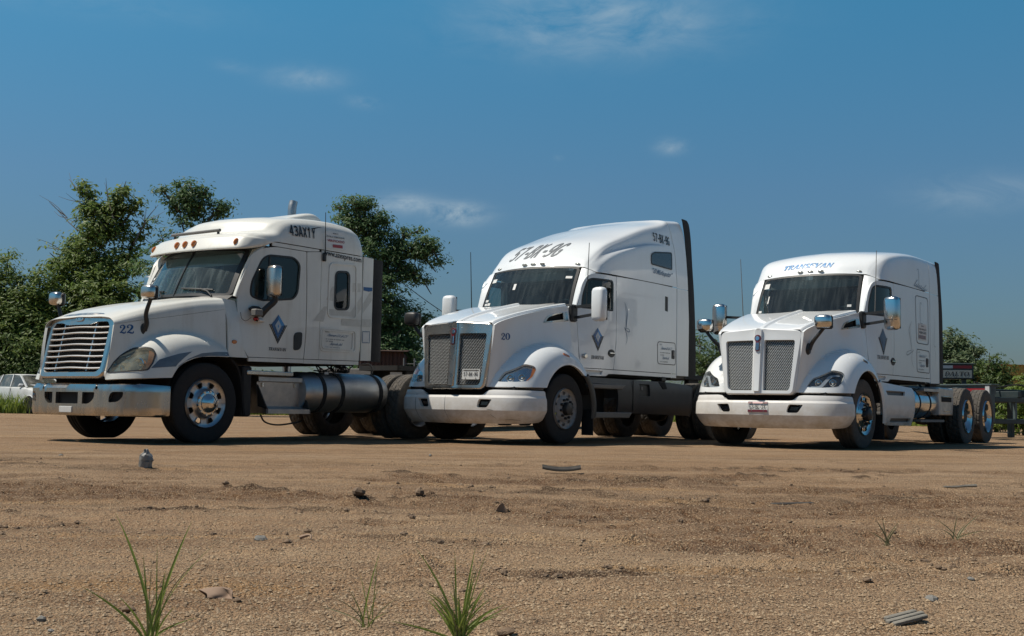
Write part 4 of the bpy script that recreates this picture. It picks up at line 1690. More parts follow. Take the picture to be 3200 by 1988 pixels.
def plate(T, name, f, y0, y1, z0, z1, txt, red=False):
    """number plate on the front plane function f(u, v, depth)"""
    o = rounded([(y0, z0), (y1, z0), (y1, z1), (y0, z1)], .008, 3)
    p = obj(name, *prism_geo(o, f, .004, -.012), 'plate_white', T)
    sf = lambda u, v: f(u, v, np.full(len(u), -.012))
    w, h = y1 - y0, z1 - z0
    decal('plate_lettering', block_word(txt, .14), sf, 'ink_black', p, quadbox(y0 + w * .09, z0 + h * .30, y1 - w * .09, z0 + h * .70), .003, -1)
    if red:
        decal('plate_band', RECT, sf, 'ink_maroon', p, quadbox(y0 + w * .01, z0 + h * .02, y1 - w * .01, z0 + h * .24), .002, -1)
        decal('plate_band', RECT, sf, 'ink_pink', p, quadbox(y0 + w * .25, z0 + h * .82, y1 - w * .25, z0 + h * .96), .002, -1)
        decal('plate_band', RECT, sf, 'ink_maroon', p, quadbox(y0 + w * .02, z0 + h * .82, y0 + w * .24, z0 + h * .96), .002, -1)
        decal('plate_band', RECT, sf, 'ink_maroon', p, quadbox(y1 - w * .24, z0 + h * .82, y1 - w * .02, z0 + h * .96), .002, -1)
    else:
        decal('plate_band', RECT, sf, 'grey_plastic', p, quadbox(y0 + w * .05, z0 + h * .80, y1 - w * .05, z0 + h * .93), .002, -1)
    for y in (y0 + w * .2, y1 - w * .2):
        for z in (z0 + h * .12, z1 - h * .1):
            V, F = prism_geo(np.stack([y + .007 * np.cos(np.linspace(0, 6.28, 8, endpoint=False)), z + .007 * np.sin(np.linspace(0, 6.28, 8, endpoint=False))], 1), f, -.012, -.018)
            obj('plate_screw', V, F, 'grey_plastic', p)
    return p


def hood_mirror(T, base, c, s, m, sx=.17, sy=.25, sz=.19):
    """convex mirror on a bent black arm"""
    b = np.asarray(base, float)
    c = np.asarray(c, float)
    n = 18
    th = np.linspace(0, 2 * np.pi, n, endpoint=False)
    G = []
    for t, k in ((0, .5), (.06, .82), (.2, .97), (.5, 1.0), (.8, .97), (.94, .82), (1, .5)):
        e = 2 / 3.2
        px = np.sign(np.cos(th)) * np.abs(np.cos(th)) ** e * sx / 2 * k
        py = np.sign(np.sin(th)) * np.abs(np.sin(th)) ** e * sy / 2 * k
        px = np.where(px > 0, px * .5, px)
        G.append(np.stack([px, py, np.full(n, (t - .5) * sz)], 1))
    V = np.array(G).reshape(-1, 3) + c
    o = obj('hood_mirror', V, gridf(7, n, closed_v=True) + [tuple(range(n))[::-1], tuple(range(6 * n, 7 * n))], m, T, sharp=60)
    V, F = box_geo(c + (.02, -sy * .49, -sz * .55), c + (.075, sy * .49, sz * .46), .02)
    obj('mirror_back', V, F, 'black_plastic', o)
    V, F = box_geo(c + (.074, -sy * .40, -sz * .36), c + (.079, sy * .40, sz * .36), 0)
    obj('mirror_glass', V, F, 'bright_chrome', o)
    P = crv([b + (0, s * .03, -.03), b + (-.0, s * .07, .06), b * .45 + c * .55 + (.0, s * .0, -.06), c + (.03, 0, -sz * .45)], 14)
    tube('mirror_arm', P, np.linspace(.034, .024, 14), 'black_plastic', o, 8)
    th = np.linspace(0, 2 * np.pi, 16, endpoint=False)
    G = [np.stack([b[0] + .055 * k * np.cos(th), np.full(16, b[1] + s * d), b[2] - .02 + .085 * k * np.sin(th)], 1) for k, d in ((1.1, -.03), (1.05, .015), (.8, .04), (.02, .045))]
    obj('mirror_foot', np.concatenate(G), gridf(4, 16, closed_v=True), 'black_plastic', o)
    return o


def t6_head_station():
    return [(.985, 1.034, 2.60), (.96, 1.008, 2.612), (.938, .968, 2.63), (.918, .92, 2.652), (.903, .87, 2.672), (.888, .80, 2.682), (.80, .45, 2.702), (.747, 0, 2.712)]


ROOF_HIGH = [t6_head_station(),
             [(1.10, 1.056, 2.60), (1.09, 1.043, 2.65), (1.075, 1.018, 2.70), (1.055, .97, 2.755), (1.04, .92, 2.80), (1.01, .82, 2.838), (.93, .45, 2.875), (.88, 0, 2.89)],
             [(1.40, 1.078, 2.60), (1.40, 1.078, 2.70), (1.39, 1.065, 2.86), (1.38, .995, 2.945), (1.36, .965, 3.02), (1.34, .87, 3.08), (1.28, .45, 3.125), (1.24, 0, 3.14)],
             [(1.90, 1.078, 2.60), (1.90, 1.08, 2.75), (1.9, 1.072, 3.02), (1.9, 1.01, 3.095), (1.9, .985, 3.21), (1.9, .88, 3.295), (1.88, .45, 3.345), (1.86, 0, 3.36)],
             [(2.50, 1.078, 2.60), (2.5, 1.08, 2.80), (2.5, 1.074, 3.16), (2.5, 1.03, 3.225), (2.5, 1.005, 3.40), (2.5, .895, 3.50), (2.5, .45, 3.545), (2.5, 0, 3.56)],
             [(3.05, 1.078, 2.60), (3.05, 1.08, 2.82), (3.05, 1.076, 3.20), (3.05, 1.06, 3.30), (3.05, 1.025, 3.53), (3.05, .91, 3.64), (3.05, .45, 3.69), (3.05, 0, 3.70)],
             [(3.50, 1.078, 2.60), (3.47, 1.08, 2.82), (3.40, 1.076, 3.20), (3.35, 1.062, 3.36), (3.28, 1.03, 3.60), (3.25, .92, 3.72), (3.25, .45, 3.755), (3.25, 0, 3.765)]]
ROOF_HIGH_REAR = [[(3.515, 1.078, 2.585), (3.485, 1.08, 2.82), (3.415, 1.076, 3.20), (3.365, 1.062, 3.36), (3.295, 1.03, 3.60), (3.265, .92, 3.72), (3.265, .45, 3.755), (3.265, 0, 3.765)],
                  [(3.905, 1.078, 2.585), (3.88, 1.078, 2.82), (3.82, 1.074, 3.22), (3.79, 1.06, 3.42), (3.74, 1.03, 3.64), (3.68, .93, 3.765), (3.68, .45, 3.80), (3.68, 0, 3.81)]]

ROOF_MID = [t6_head_station(),
            [(1.10, 1.056, 2.60), (1.09, 1.046, 2.65), (1.075, 1.026, 2.71), (1.055, .985, 2.775), (1.04, .93, 2.825), (1.01, .82, 2.86), (.93, .45, 2.895), (.88, 0, 2.91)],
            [(1.34, 1.078, 2.60), (1.34, 1.078, 2.68), (1.33, 1.072, 2.80), (1.32, 1.05, 2.91), (1.31, 1.0, 2.975), (1.29, .86, 3.02), (1.24, .45, 3.06), (1.20, 0, 3.075)],
            [(1.85, 1.078, 2.60), (1.85, 1.08, 2.72), (1.85, 1.076, 2.92), (1.85, 1.06, 3.03), (1.85, 1.01, 3.085), (1.85, .87, 3.125), (1.84, .45, 3.165), (1.82, 0, 3.18)],
            [(2.45, 1.078, 2.60), (2.45, 1.08, 2.74), (2.45, 1.077, 2.97), (2.45, 1.065, 3.085), (2.45, 1.02, 3.14), (2.45, .88, 3.18), (2.45, .45, 3.22), (2.45, 0, 3.235)],
            [(2.9, 1.078, 2.60), (2.9, 1.08, 2.74), (2.9, 1.077, 2.98), (2.9, 1.066, 3.10), (2.9, 1.02, 3.155), (2.9, .88, 3.19), (2.9, .45, 3.225), (2.9, 0, 3.235)],
            [(3.33, 1.078, 2.60), (3.32, 1.08, 2.74), (3.30, 1.077, 2.98), (3.28, 1.066, 3.10), (3.26, 1.02, 3.155), (3.25, .89, 3.18), (3.25, .45, 3.21), (3.25, 0, 3.22)]]
ROOF_MID_REAR = [[(3.345, 1.078, 2.585), (3.335, 1.08, 2.74), (3.315, 1.077, 2.98), (3.295, 1.066, 3.10), (3.275, 1.02, 3.155), (3.265, .89, 3.18), (3.265, .45, 3.21), (3.265, 0, 3.22)],
                 [(3.81, 1.078, 2.585), (3.79, 1.078, 2.74), (3.75, 1.074, 2.98), (3.73, 1.06, 3.10), (3.70, 1.01, 3.155), (3.68, .91, 3.175), (3.68, .45, 3.195), (3.68, 0, 3.20)]]


def lower_20(T):
    """charcoal chassis skirts with two entry steps a side"""
    for s in (1, -1):
        sf = lambda u, v, s=s: np.stack([u, s * (1.105 - .05 * np.clip((.62 - v) / .24, 0, 1) ** 2 - .03 * smoothstep(.86, .98, v) - .22 * smoothstep(3.95, 4.30, u) ** 2), v], 1)
        out = [(1.55, .47), (2.03, .45), (3.82, .42), (4.26, .385), (4.27, .70), (4.20, .83), (4.08, .90), (3.85, .945), (3.07, .975), (2.0, .98), (.74, .985), (.75, .90), (1.50, .89), (1.55, .72)]
        sk = panel('side_skirt', sf, rounded(out, .02, 3), 'charcoal_plastic', T, [rounded([(2.22, .72), (2.55, .73), (2.55, .92), (2.22, .92)], .01, 3)], .07, .03, nsign=-s, sharp=40)
        V, F = panel_geo(sf, [(2.2, .70), (2.57, .70), (2.57, .94), (2.2, .94)], (), .2, 0, -.03, -s)
        r = obj('skirt_pocket', V, F, 'black_plastic', sk)
        obj('pocket_latch', *box_geo((2.27, s * 1.075, .82), (2.33, s * 1.10, .88), .008), 'grey_plastic', sk)
        P = rounded([(2.86, .97), (3.10, .97), (3.12, .86), (2.98, .85)], .02, 3)
        V, F = panel_geo(sf, P, (), .1, .01, .004, -s)
        obj('skirt_cutout', V, F, 'black_gap', sk)
        V, F = box_geo((1.99, s * 1.108 - .004, .48), (2.01, s * 1.108 + .002, .97), 0)
        obj('skirt_seam', V, F, 'black_gap', sk)
        for z0, z1, a, b in ((.82, .89, .76, 1.74), (.375, .465, .83, 1.95)):
            o = rounded([(a, z0), (b - .10, z0), (b, z1), (a, z1)], .012, 3)
            obj('entry_step', *prism_geo(o, lambda u, v, d, s=s: np.stack([u, s * (.92 + d), v], 1), 0, .21, .015), 'grey_plastic', T)
        V, F = box_geo((.72, s * .80 - .01, .42), (1.6, s * .80 + .01, .98), 0)
        obj('step_well', V, F, 'black_gap', T)
        obj('skirt_hinge', *box_geo((2.98, s * 1.03, .985), (3.12, s * 1.09, 1.06), .01), 'black_plastic', T)


def lower_63(T):
    """white step fairing, polished tank, bright steps and rear quarter box"""
    for s in (1, -1):
        sf = lambda u, v, s=s: np.stack([u, s * (1.165 - .07 * np.clip((.62 - v) / .28, 0, 1) ** 2 - .05 * smoothstep(.80, .98, v) - .14 * smoothstep(2.15, 2.50, u) ** 2), v], 1)
        out = [(.70, .36), (1.15, .335), (2.30, .325), (2.44, .36), (2.47, .60), (2.37, .82), (2.22, .935), (1.05, .985), (.74, 1.0), (.80, .70)]
        st1 = rounded([(.93, .80), (1.72, .80), (1.80, .87), (.90, .87)], .02, 3)
        st2 = rounded([(1.15, .38), (2.1, .38), (2.1, .445), (1.15, .445)], .02, 3)
        sk = panel('step_fairing', sf, rounded(out, .05, 4), 'white_bumper', T, [st1, st2], .06, .03, nsign=-s, sharp=40)
        for o in (st1, st2):
            V, F = panel_geo(sf, inset(o, -.01), (), .2, 0, -.05, -s)
            obj('step_recess', V, F, 'grey_plastic', sk)
        tk = MB().add(*lathe_geo([(0, 2.45), (.16, 2.46), (.25, 2.49), (.265, 2.53), (.265, 3.92), (.25, 3.96), (.16, 3.99), (0, 4.0)], 40, 'x', (0, s * .84, .70)))
        tank = tk.out('fuel_tank', 'polished_tank', T)
        for x in (2.70, 3.25, 3.75):
            obj('tank_strap', *lathe_geo([(.264, x - .025), (.272, x - .025), (.272, x + .025), (.264, x + .025)], 40, 'x', (0, s * .84, .70)), 'frame_black', tank)
        obj('tank_step', *prism_geo(rounded([(2.78, .90), (3.72, .90), (3.72, .945), (2.78, .945)], .006, 2), lambda u, v, d, s=s: np.stack([u, s * (.92 + d), v], 1), 0, .22), 'brushed_metal', T)
        obj('tank_step', *prism_geo(rounded([(2.66, .385), (3.95, .385), (3.95, .425), (2.66, .425)], .006, 2), lambda u, v, d, s=s: np.stack([u, s * (.88 + d), v], 1), 0, .24), 'grey_plastic', T)
        bo = rounded([(3.65, .50), (4.47, .50), (4.53, .90), (4.49, .97), (3.65, .985)], [.01, .01, .04, .05, .01], 5)
        qb = obj('quarter_box', *prism_geo(bo, lambda u, v, d, s=s: np.stack([u, s * (.55 + d), v], 1), 0, .57, .02), 'bright_chrome' if 0 else 'brushed_metal', T)
        V, F = box_geo((3.80, s * 1.122 - .004, .735), (4.36, s * 1.122 + .004, .815), .0)
        obj('box_slot', V, F, 'black_gap', qb)
        V, F = box_geo((3.80, s * 1.13 - .01, .815), (4.38, s * 1.13 + .012, .832), .004)
        obj('box_lip', V, F, 'bright_chrome', qb)
        V, F = box_geo((3.92, s * 1.125 - .01, .565), (4.30, s * 1.125 + .006, .580), .003)
        obj('box_lip', V, F, 'bright_chrome', qb)


def extras_20(T, wf, gf, gsurf):
    sf, hs = cab_surf(1), t6_surf(1)
    G = loft_half(ROOF_HIGH, 44, 40)
    rs = gridsurf(G)
    decal('roof_number', subdiv(block_word('57-BK-9G', .15), 1), rs, 'ink_faded', T, ((.600, .140), (.452, .150), (.432, .335), (.585, .325)), .006, 1)
    rside = side_of(loft_half(ROOF_HIGH, 90, 60))
    decal('roof_number', block_word('57-BK-9G', .16), rside, 'ink_black', T, ((2.74, 3.295), (3.24, 3.27), (3.24, 3.43), (2.73, 3.45)), .008, -1)
    decal('nickname', subdiv(slanted(text2d('" El Muñequito"'), .12), 1), rside, 'ink_grey_blue', T, ((2.62, 2.73), (3.32, 2.71), (3.33, 2.82), (2.63, 2.84)), .010, -1)
    uw = rounded([(2.60, 2.90), (3.30, 2.88), (3.29, 3.16), (2.70, 3.10), (2.59, 3.05)], [.03, .03, .04, .03, .03], 5)
    V, F = panel_geo(rside, uw, (), .1, .012, .008, -1)
    w = obj('sleeper_window', V, F, 'lamp_black', T)
    o = resample(uw, .05)
    V, F = ring_strip(rside, inset(o, -.012), inset(o, .010), .010, -1)
    obj('window_seal', V, F, 'black_plastic', w)
    diamond_logo(T, sf, (1.01, 1.60), .30, .36)
    decal('company_name', serif_word('TRANSEVAN', .2, 1.2), sf, 'ink_black', T, quadbox(.85, 1.262, 1.165, 1.318), .004, -1)
    owner_panel(T, sf, 2.87, 3.42, 1.28, 1.63, -1)
    frame_line(T, 'luggage_door_outline', sf, rounded([(2.835, 1.265), (3.465, 1.265), (3.455, 1.65), (2.825, 1.64)], .07, 6), .012, 'ink_black', -1, .005)
    for P in ([(1.755, 2.20), (1.83, 2.10), (1.85, 2.03), (1.83, 1.90), (1.80, 1.76), (1.775, 1.79)], [(1.76, 2.18), (1.805, 2.05), (1.805, 1.9), (1.795, 1.77)], [(1.75, 1.805), (1.80, 1.76), (1.88, 1.735), (1.92, 1.75), (1.87, 1.785), (1.80, 1.78)], [(1.75, 1.80), (1.80, 1.74), (1.835, 1.67), (1.84, 1.60), (1.80, 1.53)]):
        script_strokes(T, sf, P, [.004, .014, .004], 'ink_grey_blue', -1)
    q = np.array([(-.955, 1.452), (-.806, 1.459), (-.807, 1.56), (-.962, 1.551)])
    b4 = tuple((float(t6_u(x)), z) for x, z in q)
    decal('fleet_number', serif_digits('20'), hs, 'ink_blue', T, b4, .004, -1)
    plate(T, 'number_plate', gf, .185, .475, .895, 1.04, '57-BK-9G')
    hood_mirror(T, (-.93, -.66, 1.44), (-1.0, -.93, 1.80), -1, 'black_plastic')
    antenna(T, (.62, 1.09, 2.02), .98, (.03, .02), .009)
    antenna(T, (.62, -1.09, 2.02), .98, (-.02, -.03), .009)
    th = np.linspace(0, 2 * np.pi, 16, endpoint=False)
    V, F = prism_geo(np.stack([.69 + .05 * np.cos(th), 1.30 + .035 * np.sin(th)], 1), sideplane(1.02), 0, .035, .01)
    obj('side_reflector', V, F, 'chrome', T)
    # scuffs and hairline joints on the bumper
    for (u0, z0, u1, z1, w_) in ((T6_BL / 2 + .10, .28, T6_BL / 2 + .12, .67, .006), (T6_BL / 2 - .62, .655, T6_BL / 2 - .74, .66, .010), (T6_BL / 2 - .60, .475, T6_BL / 2 - .70, .47, .008), (T6_BL / 2 - .86, .345, T6_BL / 2 - 1.10, .335, .008), (T6_BL / 2 - .64, .42, T6_BL / 2 - .72, .36, .005), (T6_BL / 2 + .70, .29, T6_BL / 2 + .73, .70, .012)):
        ink = Ink().stroke([(u0, z0), ((u0 + u1) / 2 + .01, (z0 + z1) / 2 + .004), (u1, z1)], [w_ * .4, w_, w_ * .5], 12)
        V, F = ink.get()
        N = surf_normal(t6_bump, V[:, 0], V[:, 1])
        obj('bumper_scuff', t6_bump(V[:, 0], V[:, 1]) + N * .003, F, 'ink_faded', T, sharp=None)


def extras_63(T, wf, gf, gsurf):
    sf, hs = cab_surf(1), t6_surf(1)
    G = loft_half(ROOF_MID, 44, 40)
    rs = gridsurf(G)
    decal('roof_lettering', subdiv(serif_word('TRANSEVAN', .25, 1.35), 1), rs, 'ink_light_blue', T, ((.578, .088), (.445, .088), (.445, .152), (.578, .152)), .006, 1)
    rside = side_of(loft_half(ROOF_MID, 90, 60))
    decal('nickname', slanted(script_word(9, 4, (0, 6)), .2), rside, 'ink_grey_blue', T, ((2.48, 2.63), (3.18, 2.58), (3.20, 2.70), (2.50, 2.78)), .006, -1)
    diamond_logo(T, sf, (1.06, 1.665), .30, .42, 0)
    decal('company_name', serif_word('TRANSEVAN', .1, 1.2), sf, 'ink_faded', T, quadbox(.86, 1.352, 1.26, 1.412), .004, -1)
    owner_panel(T, sf, 2.66, 3.2, 1.23, 1.58, -1)
    frame_line(T, 'luggage_door_outline', sf, rounded([(2.62, 1.21), (3.29, 1.205), (3.285, 1.59), (2.61, 1.60)], .07, 6), .012, 'ink_black', -1, .005)
    frame_line(T, 'bunk_door_outline', sf, rounded([(2.61, 1.69), (3.25, 1.685), (3.235, 2.49), (2.56, 2.49)], .10, 6), .012, 'ink_black', -1, .005)
    x0, x1, z0, z1 = 2.71, 3.14, 1.755, 2.03
    st = decal('inspection_sticker', RECT, sf, 'decal_white', T, quadbox(x0, z0, x1, z1), .004, -1)
    decal('sticker_print', text2d('DOBLE REMOLQUE'), sf, 'ink_faded', st, quadbox(x0 + .02, z0 + .165, x1 - .02, z0 + .195), .006, -1)
    decal('sticker_print', text2d('VERIFICADO'), sf, 'ink_faded', st, quadbox(x0 + .03, z0 + .105, x1 - .02, z0 + .145), .006, -1)
    decal('sticker_print', text2d('MEXICO'), sf, 'ink_faded', st, quadbox(x0 + .15, z0 + .225, x1 - .15, z0 + .245), .006, -1)
    decal('sticker_band', RECT, sf, 'ink_maroon', st, quadbox(x0 + .02, z0 + .02, x1 - .05, z0 + .08), .006, -1)
    for P, w in (([(2.36, 2.03), (2.24, 1.90), (2.27, 1.78), (2.36, 1.57)], .012), ([(2.34, 1.99), (2.30, 1.85), (2.34, 1.70), (2.37, 1.57)], .006), ([(2.46, 1.57), (2.36, 1.53), (2.14, 1.47), (2.13, 1.52), (2.40, 1.57)], .010), ([(2.44, 1.57), (2.36, 1.47), (2.37, 1.36), (2.46, 1.27)], .008),
                 ([(2.90, 2.36), (2.82, 2.36), (2.82, 2.05), (2.92, 2.04)], .012), ([(2.66, 2.92), (2.74, 2.92), (2.76, 2.70), (2.70, 2.69)], .010), ([(3.55, 2.22), (3.60, 2.05), (3.56, 1.85), (3.55, 1.70), (3.64, 1.68), (3.66, 1.72)], .008), ([(3.53, 1.72), (3.62, 1.55), (3.58, 1.35)], .006)):
        script_strokes(T, sf if P[0][1] < 2.6 else rside, P, [w * .4, w, w * .4], 'ink_faded', -1, 24)
    bf = lambda u, v, d: t6_bump(T6_BL / 2 - u, v) + np.stack([d, 0 * d, 0 * d], 1)
    plate(T, 'number_plate', bf, -.145, .165, .505, .66, '63-BL-2Y', True)
    for s in (1, -1):
        hood_mirror(T, (-.955, s * .665, 1.44), (-1.02, s * .93, 1.80), s, 'bright_chrome')
    antenna(T, (.62, 1.09, 2.02), .98, (.03, .02), .008, 'grey_plastic')
    antenna(T, (.62, -1.09, 2.02), .98, (-.04, -.03), .008, 'grey_plastic')
    # hairline inspection covers on the hood top
    tube('air_hose', crv([(3.45, .7, 1.2), (3.7, .8, 1.0), (3.9, .7, .98), (4.3, .4, 1.0)], 16), .02, 'black_plastic', T, 6)
    # pale smudge panels on the right wing
    V, F = panel_geo(t6_surf(-1), np.array([(t6_u(x), z) for x, z in rounded([(-.99, 1.13), (-.94, 1.16), (-.93, 1.27), (-.96, 1.30)], .02, 4)]), (), .05, 0, .004, 1)
    obj('wing_patch', V, F, 'grey_plastic', T)


MARK5 = [(.772, 0.0, 2.75), (.778, .17, 2.75), (.778, -.17, 2.75), (.905, .74, 2.722), (.905, -.74, 2.722)]
CFG20 = dict(high=True, loc=(-.1363, 17.1457, 0), yaw=.93928, label='white semi truck with tall sleeper roof and chrome grille surround, numbered 20', xr=3.50, hub=.505, R=.505, rim=.292, wheel='steel', front_tyre='rubber', axles=(4.8, 6.12), dual='dual', rear_tyre='dusty_rubber',
             headlight=T6_HEAD, dark_lamps=False, lamps=[(-.957, .938, .055), (-.873, .952, .05)], amber=[(-.87, .875), (-.80, .945), (-.715, 1.085), (-.70, 1.09), (-.695, 1.05), (-.775, .945), (-.85, .88)], chrome_grille=True, ws_mat='windshield_glass',
             stickers=[(-.80, .70, -.70, .80), (-.80, .08, -.74, .14), (-.73, .08, -.66, .15), (-.80, .18, -.73, .24), (.66, .70, .76, .76), (-.24, .45, -.19, .60)], handle=(1.37, 1.37), lug=[(2.835, 1.265), (3.465, 1.265), (3.455, 1.65), (2.825, 1.64)], lug_handle=(3.37, 1.445), side_vent=[(3.08, 2.165), (3.19, 2.155), (3.19, 2.405), (3.08, 2.41)],
             fairing=[(3.515, 1.095), (3.93, 1.095), (3.945, 2.05), (3.905, 2.575), (3.515, 2.575)], extender=[(3.94, 4.20, 1.08), (3.955, 4.20, 1.6), (3.955, 4.17, 2.1), (3.915, 4.12, 2.6), (3.87, 4.06, 3.0), (3.80, 4.0, 3.45), (3.72, 3.93, 3.72), (3.68, 3.85, 3.80)],
             roof=ROOF_HIGH, roof_rear=ROOF_HIGH_REAR, wall_top=3.5, stack=3.2, markers=MARK5, lower=lower_20, guard='black_plastic', mirror_mat='white_paint', mirror_both=True, mirror_split=False, mirror_c=(.47, 1.42, 2.045), extras=extras_20)
CFG63 = dict(CFG20, high=False, loc=(4.2801, 17.4722, 0), yaw=.9219, label='white semi truck with low rounded roof, white grille surround and chrome mirrors', xr=3.34, hub=.50, R=.515, rim=.311, wheel='mirror_alloy', front_tyre='dusty_rubber', axles=(5.06, 6.38), dual='dual_chrome', rear_tyre='dusty_rubber', dark_lamps=True,
             lamps=[(-.956, .955, .05), (-.86, .957, .05)], drl=[[(-1.021, .879), (-.976, .886), (-.916, .961), (-.839, 1.038), (-.752, 1.046)]], chrome_grille=False, ws_mat='windshield_glass', stickers=[(-.80, .72, -.70, .86), (-.80, .06, -.74, .12), (-.66, .30, -.64, .50), (.68, .14, .74, .20)], handle=(1.45, 1.335),
             lug=[(2.62, 1.21), (3.29, 1.205), (3.285, 1.59), (2.61, 1.60)], bunk=[(2.61, 1.69), (3.25, 1.685), (3.235, 2.49), (2.56, 2.49)], side_vent=None, lug_handle=(3.16, 1.385), fairing=[(3.355, 1.04), (3.835, 1.05), (3.845, 1.7), (3.84, 2.3), (3.815, 2.575), (3.355, 2.575)],
             extender=[(3.845, 4.09, 1.05), (3.855, 4.10, 1.4), (3.855, 4.10, 1.9), (3.84, 4.08, 2.3), (3.81, 4.03, 2.6), (3.75, 3.97, 2.95), (3.70, 3.93, 3.14), (3.68, 3.90, 3.17)], roof=ROOF_MID, roof_rear=ROOF_MID_REAR, wall_top=3.1, stack=2.6, lower=lower_63, guard='white_bumper', mirror_mat='bright_chrome', mirror_split=True, mirror_c=(.44, 1.42, 2.01), extras=extras_63)
truck20 = build_t6(CFG20)
truck63 = build_t6(CFG63)
# ================================================================ truck 22 (conventional, chrome bumper)


def c1_hood_y(x, z):
    t = np.clip((x + 1.15) / 1.5, 0, 1)
    top = .70 + .345 * t ** .85
    low = .69 + .43 * t ** .62
    zt = 1.44 + .30 * t
    w = np.clip((z - .8) / (zt - .8), 0, 1.15)
    return low + (top - low) * w + .035 * w * (1 - w)


def c1_side_y(x, z):
    rho = np.hypot(x, z - .50)
    th = np.degrees(np.arctan2(z - .50, x))
    a = np.interp(th, [0, 30, 60, 90, 110, 130, 150, 165, 190], [.70, .72, .78, .86, .95, 1.06, 1.16, 1.195, 1.21])
    yin = np.interp(th, [0, 30, 60, 90, 120, 150, 175], [1.10, 1.10, 1.06, .95, .80, .66, .58])
    q = np.clip((rho - .58) / (a - .58), 0, 1)
    yf = yin + (1.20 - yin) * np.maximum(1 - q ** 2.4, 0) ** (1 / 2.0)
    return smax(c1_hood_y(x, z), yf - .015, .03)
def c1_u(x):
    return np.sqrt(np.maximum(np.asarray(x, float) + 1.205, 0))


def c1_surf(s):
    def f(u, v):
        x = -1.205 + u * np.abs(u)
        return np.stack([x, s * c1_side_y(x, v), v], 1)
    return f


def c1_seam(x):
    return np.interp(x, [-1.10, -1.056, -.729, -.408, -.073, .335], [1.436, 1.448, 1.521, 1.578, 1.645, 1.724])


C1_PLAN = np.array([(-.585, 1.205), (-.76, 1.165), (-.93, 1.085), (-1.06, .985), (-1.13, .84), (-1.18, .55), (-1.21, .25), (-1.215, 0)])
C1_PLAN = np.vstack([C1_PLAN, C1_PLAN[:-1][::-1] * np.array([1, -1])])
_cp = crv(C1_PLAN, 200)
_cl = np.concatenate([[0], np.cumsum(np.linalg.norm(np.diff(_cp, axis=0), axis=1))])
C1_BL = _cl[-1]


def c1_bump(u, v):
    x, y = np.interp(u, _cl, _cp[:, 0]), np.interp(u, _cl, _cp[:, 1])
    e = .02
    tx = np.interp(u + e, _cl, _cp[:, 0]) - np.interp(u - e, _cl, _cp[:, 0])
    ty = np.interp(u + e, _cl, _cp[:, 1]) - np.interp(u - e, _cl, _cp[:, 1])
    l = np.hypot(tx, ty) + 1e-9
    d = np.interp(v, [.32, .345, .38, .66, .695, .715, .722], [.03, .006, .0, .0, .008, .022, .05])
    return np.stack([x - ty / l * d, y + tx / l * d, v], 1)


def c1_bu(y):
    return float(_cl[np.argmin(np.abs(_cp[:, 1] - y))])


def side1(s):
    return lambda u, v: np.stack([u, s * (1.12 - np.interp(v, [1.2, 1.5, 1.95, 2.7], [.03, .06, .16, .16]) * smoothstep(1.15, .45, u) ** 1.1), v], 1)


